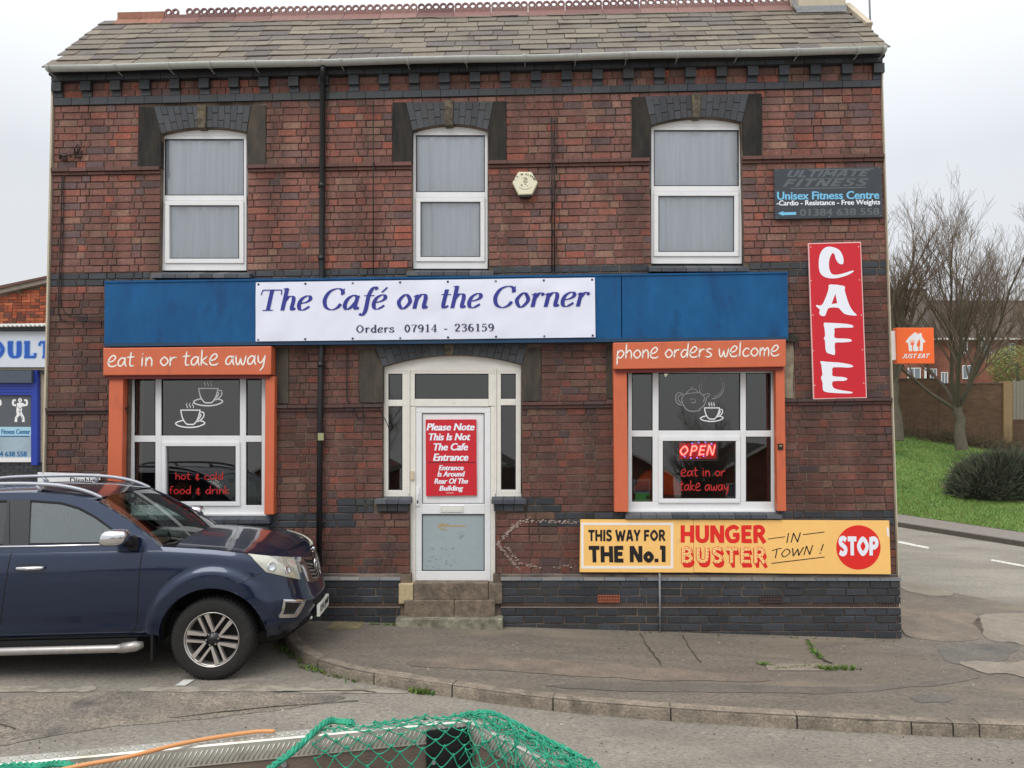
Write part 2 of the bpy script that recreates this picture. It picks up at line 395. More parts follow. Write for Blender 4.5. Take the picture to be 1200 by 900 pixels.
BOLD = {' ': (2.2, []), '.': (2.0, [('x', [(1,0),(1,1.5)])]),
 'A': (6.0, [X((.9,0),(2.7,7)), X((5.1,0),(3.3,7)), X((1.6,2.1),(4.4,2.1))]),
 'B': (5.4, [X((1.1,0),(1.1,7)), S((1.1,6.3),(3,6.3),(4,5.2),(3,3.8),(1.1,3.7)), S((1.1,3.5),(3.2,3.5),(4.4,2.1),(3.2,.7),(1.1,.7))]),
 'E': (4.8, [X((1.1,0),(1.1,7)), X((1.1,6.25),(4.4,6.25)), X((1.1,3.6),(4.0,3.6)), X((1.1,.75),(4.4,.75))]),
 'F': (4.7, [X((1.1,0),(1.1,7)), X((1.1,6.25),(4.4,6.25)), X((1.1,3.5),(4.0,3.5))]),
 'G': (6.4, [S((5.3,5.4),(4.4,6.2),(3,6.3),(1.2,5),(1.0,2.9),(2.1,.9),(4,.7),(5.0,1.3),(5.2,3.2)), X((3.3,3.2),(5.9,3.2))]),
 'H': (6.0, [X((1.1,0),(1.1,7)), X((4.9,0),(4.9,7)), X((1.1,3.5),(4.9,3.5))]),
 'I': (2.4, [X((1.2,0),(1.2,7))]),
 'N': (6.1, [X((1.1,0),(1.1,7)), X((5,0),(5,7)), X((1.3,6.8),(4.8,.2))]),
 'O': (6.7, [C((3.3,6.3),(1.0,3.5),(3.3,.7),(5.7,3.5))]),
 'P': (5.2, [X((1.1,0),(1.1,7)), S((1.1,6.3),(3.2,6.3),(4.3,4.8),(3.2,3.3),(1.1,3.3))]),
 'R': (5.6, [X((1.1,0),(1.1,7)), S((1.1,6.3),(3.2,6.3),(4.2,4.9),(3.2,3.5),(1.1,3.5)), X((2.6,3.4),(4.8,0))]),
 'S': (4.9, [S((4.2,5.7),(2.9,6.4),(1.3,6.0),(1.2,4.5),(2.6,3.6),(3.9,2.5),(3.5,1.0),(2.0,.6),(.6,1.3))]),
 'T': (5.2, [X((2.6,0),(2.6,6.3)), X((.2,6.25),(5,6.25))]),
 'U': (5.9, [S((1.1,7),(1.1,2.6),(1.7,1.1),(3,.7),(4.2,1.1),(4.8,2.6),(4.8,7))]),
 'W': (8.2, [X((.8,7),(2.5,0)), X((2.5,0),(4.1,6.2)), X((4.1,6.2),(5.7,0)), X((5.7,0),(7.4,7))]),
 'Y': (5.5, [X((2.7,0),(2.7,3.2)), X((2.7,3.0),(.7,7)), X((2.7,3.0),(4.8,7))]),
 'J': (3.9, [S((2.7,7),(2.7,2.2),(2.2,.9),(1.2,.7),(.3,.9))]),
 'o': (5.0, [C((2.5,3.9),(1.0,2.2),(2.5,.6),(4.0,2.2))]),
 '1': (3.4, [X((2.2,0),(2.2,7)), X((.6,6.3),(2.2,6.3))]),
 'M': (7.2, [X((1.1,0),(1.1,7)), X((6.1,0),(6.1,7)), X((1.2,6.8),(3.6,1.8)), X((6,6.8),(3.6,1.8))]),
 'L': (4.5, [X((1.1,0),(1.1,7)), X((1.1,.75),(4.3,.75))]),
}
def strokes(text, font, thick, thin=None, shear=0.0, gap=0.0, dot=None):
    """-> list of layers [(verts2d, faces)], each stroke a layer"""
    out = []; x = 0.0
    thin_ = thick if thin is None else thin
    def wf(dx, dy, t): return thin_ + (thick - thin_) * abs(dy) ** 1.3
    for ch in text:
        adv, st = font[ch]
        for kind, pts in st:
            if kind == 's': p = catmull(pts); v, f = ribbon(p, wf, round_=(thin is None and font is HAND))
            elif kind == 'c': v, f = ribbon(catmull(pts, True, 8), wf, closed=True)
            elif kind == 't': v, f = ribbon(pts, lambda a, b, t: thin_ * 1.15)
            elif kind == 'm': v, f = ribbon(pts, lambda a, b, t: thin_ * 2.0)
            elif kind == 'b': v, f = ribbon(pts, lambda a, b, t: .75)
            elif kind == 'd': v = [(pts[0][0] + .55 * cos(k * pi / 5), pts[0][1] + .55 * sin(k * pi / 5)) for k in range(10)]; f = [tuple(range(10))]
            else: v, f = ribbon(pts, lambda a, b, t: thick, round_=(font is HAND))
            out.append(([(a + x + shear * b, b) for a, b in v], f))
        x += adv + gap
    return out
def bfont(text, bold=0.0, shear=0.0, n=1):
    cu = bpy.data.curves.new('tmp', 'FONT'); cu.body = text; cu.size = 1.0; cu.offset = min(bold, .012); cu.shear = shear; cu.resolution_u = 3
    v, f = _mesh_of(cu); L = []
    for i in range(n):
        dx = (i - (n - 1) / 2) * bold
        L.append(([(a + dx, b) for a, b in v], f))
    return L
def put(mb, layers, quad, Y=None, tint=None, box=None, step=.0004, fn=None):
    """fit lettering into a surveyed quad (tl,tr,br,bl) on plane Y; box overrides the lettering's own bounds"""
    xs = [a for v, f in layers for a, b in v]; ys = [b for v, f in layers for a, b in v]
    x0, x1, y0, y1 = box or (min(xs), max(xs), min(ys), max(ys))
    if box is None: pass
    tl, tr, br, bl = quad if fn else [P(a, b, Y) for a, b in quad]
    k = 0
    for v, f in layers:
        V = []
        for a, b in v:
            s = (a - x0) / (x1 - x0); t = (b - y0) / (y1 - y0)
            p = (tl * (1 - s) + tr * s) * t + (bl * (1 - s) + br * s) * (1 - t)
            V.append((p.x, p.y - k * step, p.z) if fn is None else fn(p, k * step))
        mb.add(V, f, tint); k = (k + 1) % 7
    return mb
def rectq(x0, y0, x1, y1, dy=0.0): return [(x0, y0), (x1, y0 + dy), (x1, y1 + dy), (x0, y1)]
# ------------------------------------------------------------------ materials
mat('brick', rgb(130, 85, 72), .88, attr=True, var=.42, scale=13, bump=.7, bscale=90, fine=(100, .3), streak=.34, dirt=rgb(58, 46, 43), dscale=1.1, dlo=.52, dhi=.74)
mat('mortar', rgb(66, 56, 50), .95, col2=rgb(136, 118, 102), scale=1.3, var=.25, bump=.6, bscale=120)
mat('blue_brick', rgb(62, 66, 74), .5, attr=True, var=.28, scale=12, bump=.35, bscale=50, fine=(90, .2), streak=.2)
mat('blue_cap', rgb(92, 93, 95), .6, attr=True, var=.2, scale=10, bump=.3)
mat('render_cream', rgb(190, 178, 156), .9, var=.12, scale=4, bump=.3)
mat('stone_black', rgb(32, 32, 32), .75, spec=.25, col2=rgb(56, 51, 45), scale=5, var=.3, bump=.5, stretch=(1, 1, .35))
mat('stone_brown', rgb(78, 69, 58), .85, col2=rgb(48, 45, 41), scale=5, var=.3, bump=.5, stretch=(1, 1, .35))
mat('stone_key', rgb(112, 100, 80), .85, col2=rgb(60, 56, 48), scale=12, var=.3, bump=.5)
mat('stone_tan', rgb(146, 128, 104), .85, col2=rgb(86, 76, 66), scale=14, var=.3, bump=.5)
mat('terracotta', rgb(112, 62, 52), .7, attr=True, var=.25, scale=10, bump=.3)
mat('slate', rgb(120, 112, 98), .85, attr=True, var=.22, scale=9, bump=.6, bscale=40, fine=(60, .15), dirt=rgb(78, 68, 66), dscale=1.6, dlo=.56, dhi=.72)
mat('upvc', rgb(226, 226, 226), .32, var=.05, scale=3)
mat('upvc_old', rgb(224, 220, 210), .5, var=.07, scale=5, dirt=rgb(150, 134, 110), dscale=9, dlo=.68, dhi=.8)
mat('seal', rgb(38, 38, 40), .6)
mat('curtain', rgb(232, 236, 240), .95, var=.16, scale=1.0, stretch=(9, 2, .25))  # stretched noise paints the light and shade of gathered folds into the cloth
mat('interior', rgb(56, 53, 50), .95, var=.1, scale=2)
mat('gutter', rgb(176, 178, 172), .45, var=.14, scale=5, dirt=rgb(110, 108, 98), dscale=3, dlo=.6, dhi=.8)
mat('black_iron', rgb(24, 24, 26), .45, var=.2, scale=9)
mat('black_wood', rgb(34, 33, 34), .7, var=.2, scale=9)
mat('lead', rgb(124, 126, 128), .6, var=.3, scale=12, bump=.5)
mat('cable', rgb(26, 24, 24), .7)
mat('fascia_blue', rgb(6, 76, 126), .5, spec=.3, col2=rgb(10, 86, 136), scale=3.0, var=.12, bump=.25, bscale=14, dirt=rgb(8, 62, 106), dscale=3.5, dlo=.54, dhi=.7, stretch=(1, 1, .5))
mat('banner', rgb(226, 228, 242), .5, var=.04, scale=2)
mat('ink_blue', rgb(42, 48, 138), .6)
mat('ink_navy', rgb(48, 50, 84), .6)
mat('orange_paint', rgb(204, 102, 66), .48, var=.07, scale=3, dirt=rgb(168, 84, 66), dscale=5, dlo=.6, dhi=.8, stretch=(1, 1, .4))
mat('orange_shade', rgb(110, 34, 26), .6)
mat('paint_white', rgb(240, 232, 222), .6)
mat('sign_red', rgb(204, 24, 40), .3, var=.05, scale=3)
mat('sign_edge', rgb(235, 190, 186), .5)
mat('sign_white', rgb(236, 238, 246), .4)
mat('vinyl_white', rgb(236, 236, 236), .5)
mat('vinyl_grey', rgb(150, 152, 154), .6)
mat('vinyl_red', rgb(186, 36, 34), .5)
mat('sign_yellow', rgb(250, 198, 116), .45, var=.05, scale=2.5, dirt=rgb(214, 170, 112), dscale=6, dlo=.66, dhi=.8)
mat('sign_yellow_flat', rgb(250, 204, 130), .45)
mat('ink_black', rgb(22, 16, 18), .5)
mat('ink_red', rgb(226, 36, 28), .45)
mat('sign_grey', rgb(54, 60, 66), .4, var=.08, scale=4)
mat('ink_grey', rgb(92, 97, 101), .5)
mat('ink_sky', rgb(118, 192, 228), .5)
mat('takeaway_orange', rgb(250, 108, 40), .4)
mat('notice_red', rgb(200, 30, 44), .4)
mat('obscure_glass', rgb(156, 168, 172), .25, var=.06, scale=5, bump=.15, bscale=70)
mat('chrome', rgb(225, 225, 228), .12, metal=1.0)
mat('brass', rgb(180, 150, 90), .4, metal=.6)
glass('glass_up', (.95, .97, .99), .20, .02)
glass('glass_shop', (.80, .82, .82), .13, .03)

# ------------------------------------------------------------------ the cafe building: levels of the coursing
XL, XR = -6.09, 4.20
def zz(yl, yr): return (P(62, yl).z, P(1040, yr).z)
def lev(pair, x): return pair[0] + (pair[1] - pair[0]) * (x - XL) / (XR - XL)
def courses(n, yl0, yl1, yr0, yr1, kind):
    a, b = zz(yl0, yr0), zz(yl1, yr1); out = []
    for i in range(n):
        t0, t1 = i / n, (i + 1) / n
        out.append(((a[0] + (b[0] - a[0]) * t0, a[1] + (b[1] - a[1]) * t0),
                    (a[0] + (b[0] - a[0]) * t1, a[1] + (b[1] - a[1]) * t1), kind))
    return out
CRS = []
CRS += courses(2, 98, 115.5, 75.8, 94, 'frieze')
CRS += courses(9, 124.5, 198, 102.2, 181, 'red')
CRS += courses(14, 206, 320.5, 189, 305, 'red')
CRS += courses(2, 320.5, 336, 305, 322.5, 'blue')
CRS += courses(17, 336, 478, 322.5, 466, 'red')
CRS += courses(14, 486, 603, 473.5, 598.5, 'lower')
CRS += courses(2, 603, 620, 598.5, 615.5, 'band')
CRS += courses(6, 620, 672, 615.5, 673, 'red')
PLN = courses(3, 679, 705.5, 680, 706.5, 'plinth') + courses(6, 712, 766, 711.5, 765, 'plinth')
def X_(px, py=450): return P(px, py).x
def Z_(px, py): return P(px, py).z
def rect(x0, y0, x1, y1):
    ym, xm = (y0 + y1) / 2, (x0 + x1) / 2
    return (X_(x0, ym), X_(x1, ym), Z_(xm, y1), Z_(xm, y0))
OPEN = [rect(188, 140, 290, 326), rect(483, 140, 572, 323), rect(762, 130, 870, 318),
        rect(150, 407, 316, 613), rect(733, 400, 912, 609), rect(448.5, 403, 611, 592), rect(480, 560, 581.5, 760)]
NOBRICK = OPEN + [rect(162.5, 124.5, 311.5, 196.5), rect(460, 119.5, 593, 191.5), rect(740, 112, 893, 185),
        rect(421, 403, 634, 471), rect(322, 407, 338, 473), rect(711, 405, 720, 467), rect(910, 400, 931, 467),
        rect(176, 316, 293, 327), rect(476, 312, 578, 324), rect(760, 307, 878, 319),
        rect(438, 580, 482, 600), rect(575, 579.5, 617, 599.5)]
NOPL = [rect(470, 660, 587, 760)]
def spans(z0, z1, rects, xa=XL, xb=XR):
    zc = (z0 + z1) / 2; cur = [(xa, xb)]
    for r in rects:
        if r[2] < zc < r[3]:
            nxt = []
            for a, b in cur:
                if r[1] <= a or r[0] >= b: nxt.append((a, b)); continue
                if r[0] > a: nxt.append((a, r[0]))
                if r[1] < b: nxt.append((r[1], b))
            cur = nxt
    return [c for c in cur if c[1] - c[0] > .02]

cafe = empty('cafe_building', (-1, 0.0, 0), 'two storey dark red brick corner building with slate roof and dark brick bands', 'building')
REDS = [((132, 88, 76), 7), ((142, 85, 71), 3), ((124, 88, 79), 6), ((108, 82, 77), 2.2), ((138, 106, 89), 2.4), ((96, 80, 81), 1.4), ((156, 86, 68), 1.0), ((118, 76, 68), 5)]
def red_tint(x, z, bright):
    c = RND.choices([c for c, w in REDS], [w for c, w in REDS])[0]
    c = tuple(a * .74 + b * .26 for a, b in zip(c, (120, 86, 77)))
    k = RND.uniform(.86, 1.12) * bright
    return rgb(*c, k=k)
def blue_tint(k=1.0):
    c = RND.choice([(54, 57, 63), (60, 63, 68), (50, 52, 56), (58, 59, 61)])
    return rgb(*c, k=RND.uniform(.8, 1.15) * k)
def brick_mb(x0, x1, top, bot, yf, yb, tint, j=.0058, c=.004):
    zs = [lev(bot, x0) + j, lev(bot, x1) + j, lev(top, x1) - j, lev(top, x0) - j]; x0 += j; x1 -= j
    o = [(x0, zs[0]), (x1, zs[1]), (x1, zs[2]), (x0, zs[3])]
    i = [(x0 + c, zs[0] + c), (x1 - c, zs[1] + c), (x1 - c, zs[2] - c), (x0 + c, zs[3] - c)]
    w = [RND.uniform(-.0015, .0015) for _ in range(4)]
    o = [(a + RND.uniform(-.0022, .0022), b + RND.uniform(-.0022, .0022)) for a, b in o]; i = [(a + RND.uniform(-.002, .002), b + RND.uniform(-.002, .002)) for a, b in i]
    vs = [(a, yf + w[k], b) for k, (a, b) in enumerate(i)] + [(a, yf + c, b) for a, b in o] + [(a, yb, b) for a, b in o]
    fs = [(0, 1, 2, 3)] + [(k + 4, (k + 1) % 4 + 4, (k + 1) % 4, k) for k in range(4)] + [(k + 8, (k + 1) % 4 + 8, (k + 1) % 4 + 4, k + 4) for k in range(4)]
    return MB().add(vs, fs, tint)
def lay(course, row, rects, yf, yb, out, kindf, xa=XL, xb=XR, stretch_only=False):
    top, bot, kind = course
    for a, b in spans(lev(bot, 0), lev(top, 0), rects, xa, xb):
        off = (row % 2) * .176 + RND.uniform(-.012, .012) + (row % 3) * .01
        x = xa - .4 + off; header = row % 2 == 0; cuts = []
        while x < b:
            w = (.117 if (header and not stretch_only) else .234) + RND.uniform(-.006, .006); header = not header
            if stretch_only: w = .242 + RND.uniform(-.006, .006)
            x += w
            if a + .05 < x < b - .05: cuts.append(x)
        xs = [a] + cuts + [b]
        for x0, x1 in zip(xs, xs[1:]):
            k = kindf(x0, x1, kind)
            yy = yf + RND.uniform(-.003, .003)
            out[k].append((x0, x1, top, bot, yy, yb))
bricks = {'red': [], 'blue': []}
XS = [X_(402, 590), X_(441, 590), X_(612, 590), X_(654, 590), X_(417, 610), X_(640, 610)]
nlow = 0
for r, c in enumerate(CRS):
    def kf(x0, x1, kind, c=c):
        xm = (x0 + x1) / 2
        if kind in ('blue',): return 'blue'
        if kind == 'band': return 'blue' if (xm < XS[4] or xm > XS[5]) else 'red'
        if kind == 'lower2': return 'blue' if (XS[0] < xm < XS[1] or XS[2] < xm < XS[3]) else 'red'
        return 'red'
    if c[2] == 'lower': nlow += 1
    cc = (c[0], c[1], 'lower2') if c[2] == 'lower' and nlow > 12 else c
    lay(cc, r, NOBRICK, 0.0, .02, bricks, kf)
def bright(z):                    # paler bricks in the upper storey, darker ones below
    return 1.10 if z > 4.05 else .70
def emit_bricks(lst, name, matname, parent, tintf, top_n, stuffname):
    def score(t):
        x0, x1, top, bot, yy, yb = t; z = lev(top, x0)
        d = (Vector(((x0 + x1) / 2, yy, z)) - EYE).length
        return (x1 - x0) * (lev(top, x0) - lev(bot, x0)) / d ** 2
    lst = sorted(lst, key=lambda t: -score(t)); rest = MB()
    for i, t in enumerate(lst):
        x0, x1, top, bot, yy, yb = t
        ti = tintf((x0 + x1) / 2, lev(top, x0))
        m = brick_mb(x0, x1, top, bot, yy, yb, ti)
        if i < top_n:
            m.build(name, matname, parent, loc=((x0 + x1) / 2, yy, (lev(top, x0) + lev(bot, x0)) / 2))
        else: rest.add(m.v, m.f, ti)
    if rest.v: rest.build(stuffname, matname, parent, kind='stuff')
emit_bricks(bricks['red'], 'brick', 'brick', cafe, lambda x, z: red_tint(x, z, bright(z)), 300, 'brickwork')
pl = {'p': []}
for r, c in enumerate(PLN): lay(c, r, NOPL, -.04, -.005, pl, lambda a, b, k: 'p', XL - .02, XR + .02, True)
allblue = bricks['blue'] + pl['p']
emit_bricks(allblue, 'dark_brick', 'blue_brick', cafe, lambda x, z: blue_tint(), 300, 'dark_brickwork')

# mortar bed / wall core with the real openings
core = MB()
for top, bot, kind in CRS:
    for a, b in spans(lev(bot, 0), lev(top, 0), OPEN):
        vs = [(x, y, z) for y in (.012, .30) for x, z in ((a, lev(bot, a)), (b, lev(bot, b)), (b, lev(top, b)), (a, lev(top, a)))]
        core.add(vs, [(0, 1, 2, 3), (7, 6, 5, 4), (1, 5, 6, 2), (4, 0, 3, 7), (3, 2, 6, 7), (4, 5, 1, 0)])
for y0l, y1l, y0r, y1r in ((84, 98, 62, 75.8), (115.5, 124.5, 94, 102.2), (198, 206, 181, 189), (478, 486, 466, 473.5)):
    top, bot = zz(y0l, y0r), zz(y1l, y1r)
    for a, b in spans(lev(bot, 0), lev(top, 0), OPEN):
        vs = [(x, y, z) for y in (.012, .30) for x, z in ((a, lev(bot, a)), (b, lev(bot, b)), (b, lev(top, b)), (a, lev(top, a)))]
        core.add(vs, [(0, 1, 2, 3), (7, 6, 5, 4), (1, 5, 6, 2), (4, 0, 3, 7), (3, 2, 6, 7), (4, 5, 1, 0)])
core.build('mortar', 'mortar', cafe)
core = MB()
for a, b in ((XL - .02, X_(482, 690)), (X_(578, 690), XR + .02)):
    t = (zz(672, 673.5)); bt = (-.6, -.9)
    vs = [(x, y, z) for y in (-.028, .30) for x, z in ((a, lev(bt, a)), (b, lev(bt, b)), (b, lev(t, b)), (a, lev(t, a)))]
    core.add(vs, [(0, 1, 2, 3), (7, 6, 5, 4), (1, 5, 6, 2), (4, 0, 3, 7), (3, 2, 6, 7), (4, 5, 1, 0)])
core.build('plinth_core', 'mortar', cafe)

def course_blocks(name, matname, top, bot, ya, yb, w, rects, tintf, slope=0.0, xa=XL, xb=XR, j=.003, label=None):
    """a projecting course of blocks, each its own part; slope sets the upper front edge back"""
    for a, b in spans(lev(bot, 0), lev(top, 0), rects, xa, xb):
        n = max(1, round((b - a) / w))
        for i in range(n):
            x0, x1 = a + (b - a) * i / n + j, a + (b - a) * (i + 1) / n - j
            dy = RND.uniform(-.002, .002)
            pr = lambda x, s: [(x, ya + dy, lev(bot, x) + .002), (x, ya + dy + (slope if s else 0), lev(top, x) - .002), (x, yb, lev(top, x) - .002), (x, yb, lev(bot, x) + .002)]
            A, B = pr(x0, 1), pr(x1, 1)
            m = MB().add(A + B, [(0, 3, 2, 1), (4, 5, 6, 7), (0, 1, 5, 4), (1, 2, 6, 5), (2, 3, 7, 6), (3, 0, 4, 7)], tintf())
            m.build(name, matname, cafe, loc=((x0 + x1) / 2, ya, lev(bot, x0)))
# eaves bands, dentils
course_blocks('cornice_block', 'blue_brick', zz(88, 67.5), zz(98, 75.8), -.075, .02, .235, [], blue_tint)
course_blocks('cornice_block', 'blue_brick', zz(115.5, 94), zz(124.3, 102), -.02, .02, .235, [], blue_tint)
for i in range(28):
    x = X_(69, 105) + (X_(1028, 85) - X_(69, 105)) * i / 27
    t, m_, b_ = zz(98.3, 76), zz(109, 87), zz(115.3, 93.8)
    mb = MB().box(x - .063, x + .063, -.06, .02, lev(m_, x), lev(t, x), blue_tint())
    mb.box(x - .06, x + .06, -.02, .02, lev(b_, x) + .002, lev(m_, x) - .002, blue_tint())
    mb.build('dentil', 'blue_brick', cafe, loc=(x, -.05, lev(m_, x)))
# moulded string courses
tc = lambda: rgb(*RND.choice([(98, 64, 56), (90, 60, 53), (106, 70, 61)]), k=RND.uniform(.85, 1.1))
tc2 = lambda: rgb(*RND.choice([(96, 62, 56), (84, 56, 52), (78, 60, 56)]), k=RND.uniform(.8, 1.0))
course_blocks('string_course_tile', 'terracotta', zz(198, 181), zz(202.5, 185.3), -.045, .02, .235, NOBRICK, tc)
course_blocks('string_course_tile', 'terracotta', zz(202.7, 185.5), zz(206, 189), -.02, .02, .235, NOBRICK, tc)
course_blocks('string_course_tile', 'terracotta', zz(478, 466), zz(482, 469.8), -.045, .02, .235, NOBRICK, tc2)
course_blocks('string_course_tile', 'terracotta', zz(482.2, 470), zz(486, 473.5), -.02, .02, .235, NOBRICK, tc2)
# plinth capping and vent course
cap = lambda: rgb(*RND.choice([(98, 99, 101), (86, 88, 92), (108, 106, 104)]), k=RND.uniform(.85, 1.15))
course_blocks('plinth_cap', 'blue_cap', zz(671.5, 672.5), zz(678.8, 679.8), -.055, .02, .242, NOPL, cap, slope=.05, xa=XL - .03, xb=XR + .03)
vb = MB(); vt, vbm = zz(705.8, 706.8), zz(709.6, 710.3)
for a, b in spans(lev(vbm, 0), lev(vt, 0), NOPL, XL, XR):
    x = a
    while x < b - .02:
        vb.box(x, x + .012, -.046, -.01, lev(vbm, x), lev(vt, x), rgb(84, 62, 56)); x += .026
    for xx0, xx1 in [(a, b)]:
        vb.add([(xx0, -.047, lev(vbm, xx0) - .012), (xx1, -.047, lev(vbm, xx1) - .012), (xx1, -.047, lev(vbm, xx1)), (xx0, -.047, lev(vbm, xx0)),
                (xx0, -.01, lev(vbm, xx0) - .012), (xx1, -.01, lev(vbm, xx1) - .012), (xx1, -.01, lev(vbm, xx1)), (xx0, -.01, lev(vbm, xx0))],
               [(0, 1, 2, 3), (3, 2, 6, 7), (0, 4, 5, 1)], rgb(124, 116, 108))
vb.build('vent_course', 'terracotta', cafe)
for (x0, y0, x1, y1, c) in ((701, 697.5, 726, 706, (150, 84, 60)), (891, 698.3, 917, 706.3, (70, 58, 54))):
    m = MB(); w = (x1 - x0); m.pr(x0, y0, x1, y1, -.047, -.03, rgb(c[0] * .8, c[1] * .7, c[2] * .7))
    for k in range(9): m.pr(x0 + w * k / 8 - .6 * (k / 8) * 2 * 0 - .4, y0, x0 + w * k / 8 + .5, y1, -.056, -.046, rgb(*c))
    for yy in (y0, (y0 + y1) / 2 - .5, y1 - 1): m.pr(x0, yy, x1, yy + 1, -.055, -.046, rgb(*c))
    m.build('air_brick', 'terracotta', cafe, loc=P((x0 + x1) / 2, y1, -.04))
MB().tube([P(773, 672, -.075), P(773.6, 742, -.075)], .012, 8).build('conduit', 'lead', cafe)

# side walls: cream render, gables, rear wing
ZE_L, ZE_R = P(62, 84).z, P(1036, 62).z
for nm, xa, xb, ze in (('side_wall', XL - .024, XL - .002, ZE_L), ('side_wall', XR + .002, XR + .014, ZE_R)):
    pts = [(xa, -.03, -1), (xa, 2.3, -1), (xa, 2.3, ze + .05), (xa, 1.10, ze + 1.2), (xa, -.03, ze - .02)]
    MB().prism(pts, (xb - xa, 0, 0)).build(nm, 'render_cream', cafe, fixn=True)
MB().box(XL + .4, XR - .5, 2.28, 7.0, -1, 5.4).build('rear_wing', 'render_cream', cafe)
inn = MB()
inn.box(XL + .02, XR - .02, 2.2, 2.26, -.6, 6.7)                 # back wall
inn.box(XL + .02, XR - .02, .31, 2.2, 3.42, 3.55)                # first floor
inn.box(XL + .02, XR - .02, .31, 2.2, -.2, .1)
inn.box(XL + .02, XR - .02, .31, 2.2, 6.6, 6.68)
for x in (X_(360), X_(440), X_(620), X_(690)): inn.box(x, x + .08, .31, 2.2, .1, 6.6)
inn.build('interior_walls', 'interior', cafe)

# ------------------------------------------------------------------ roof
EY, RY = -.17, 1.09
def eave(x): return P(67, 79, EY).z + (P(1033, 56, EY).z - P(67, 79, EY).z) * (x - XL) / (XR - XL)
def ridge(x): return P(140, 25, RY).z + (P(985, 8, RY).z - P(140, 25, RY).z) * (x - XL) / (XR - XL)
XA, XB = XL - .05, XR + .045
def roofp(x, t, up=0.0):
    z0, z1 = eave(x), ridge(x); n = Vector((0, -(z1 - z0), RY - EY)).normalized()
    return Vector((x, EY + (RY - EY) * t, z0 + (z1 - z0) * t)) + n * up
deck = MB()
for s in (0, 1):
    a, b = roofp(XA + .02, 0, -.03), roofp(XB - .02, 0, -.03); c, d = roofp(XB - .02, 1.0, -.03), roofp(XA + .02, 1.0, -.03)
    if s: a, b = Vector((a.x, 2.35, a.z)), Vector((b.x, 2.35, b.z))
    deck.add([a, b, c, d], [(0, 1, 2, 3)])
deck.build('roof_deck', 'black_wood', cafe)
NR = 9; slates = []
for r in range(NR):
    t0, t1 = r / NR, (r + 1.35) / NR
    x = XA - RND.uniform(0, .3)
    while x < XB:
        w = RND.uniform(.27, .46); a, b = max(x, XA), min(x + w, XB); x += w
        if b - a < .09: continue
        slates.append((r, a, b, t0 + RND.uniform(-.008, .012), min(t1, 1.02)))
SL = [(124, 115, 102), (118, 110, 98), (130, 120, 106), (112, 105, 97), (122, 112, 99), (106, 98, 93), (126, 116, 103)]
sl_rest = MB()
for i, (r, a, b, t0, t1) in enumerate(sorted(slates, key=lambda s: (s[0], -s[2] + s[1]))):
    th = RND.uniform(.009, .015); lift = RND.uniform(.016, .026); j = .004; tw = RND.uniform(-.004, .004)
    A = [roofp(a + j, t0, lift + tw), roofp(b - j, t0 + RND.uniform(-.004, .004), lift - tw), roofp(b - j, t1, .004), roofp(a + j, t1, .004)]
    B = [roofp(a + j, t0, lift + tw - th), roofp(b - j, t0, lift - tw - th), roofp(b - j, t1, -.006), roofp(a + j, t1, -.006)]
    ti = rgb(*RND.choice(SL), k=RND.uniform(.84, 1.06))
    m = MB().add(A + B, [(0, 1, 2, 3), (4, 5, 1, 0), (5, 6, 2, 1), (6, 7, 3, 2), (7, 4, 0, 3), (7, 6, 5, 4)], ti)
    if i < 300: m.build('slate', 'slate', cafe, loc=A[0])
    else: sl_rest.add(m.v, m.f, ti)
if sl_rest.v: sl_rest.build('slates', 'slate', cafe, kind='stuff')
# ridge: plain tiles at the left end, then pierced cresting
x0r, x1r = P(138, 25, RY).x, P(926, 8, RY).x
xs = [x0r, P(166, 25, RY).x, P(193, 25, RY).x]; x = xs[-1]
NT = 17; step_ = (x1r - x) / NT
for k in range(NT): xs.append(x + step_ * (k + 1))
for k, (a, b) in enumerate(zip(xs, xs[1:])):
    ti = rgb(*((146, 98, 78) if k < 2 else RND.choice([(126, 90, 84), (116, 82, 78), (136, 102, 95)])), k=RND.uniform(.85, 1.1))
    m = MB(); z = (ridge(a) + ridge(b)) / 2; j = .003
    z_a, z_b = ridge(a), ridge(b)
    for s in (-1, 1):
        m.add([(a + j, RY + s * .13, z_a - .10), (b - j, RY + s * .13, z_b - .10), (b - j, RY + s * .0, z_b + .045), (a + j, RY + s * .0, z_a + .045),
               (a + j, RY + s * .13, z_a - .125), (b - j, RY + s * .13, z_b - .125), (b - j, RY + s * .0, z_b + .02), (a + j, RY, z_a + .02)],
              [(0, 1, 2, 3), (4, 5, 1, 0), (7, 6, 5, 4), (0, 3, 7, 4), (1, 5, 6, 2)], ti)
    if k < 2:
        m.box(a + j, b - j, RY - .018, RY + .018, z + .03, z + .125, ti)
    else:
        m.box(a + j, b - j, RY - .014, RY + .014, z + .03, z + .075, ti)
        n = 5; w = (b - a - 2 * j) / n
        for q in range(n):
            if k == 2 and q == 2: continue                         # the broken ring
            cx, cz = a + j + w * (q + .5), z + .073 + w * .42
            ro, ri = w * .52, w * .27; vs = []; fs = []
            for yy in (RY - .013, RY + .013):
                for rr in (ro, ri):
                    vs += [(cx + rr * cos(t * pi / 7), yy, cz + rr * sin(t * pi / 7)) for t in range(14)]
            for t in range(14):
                u = (t + 1) % 14
                fs += [(t, u, 14 + u, 14 + t), (28 + t, 42 + t, 42 + u, 28 + u), (t, 28 + t, 28 + u, u), (14 + t, 14 + u, 42 + u, 42 + t)]
            m.add(vs, fs, ti)
    m.build('ridge_tile', 'terracotta', cafe, loc=((a + b) / 2, RY, z))
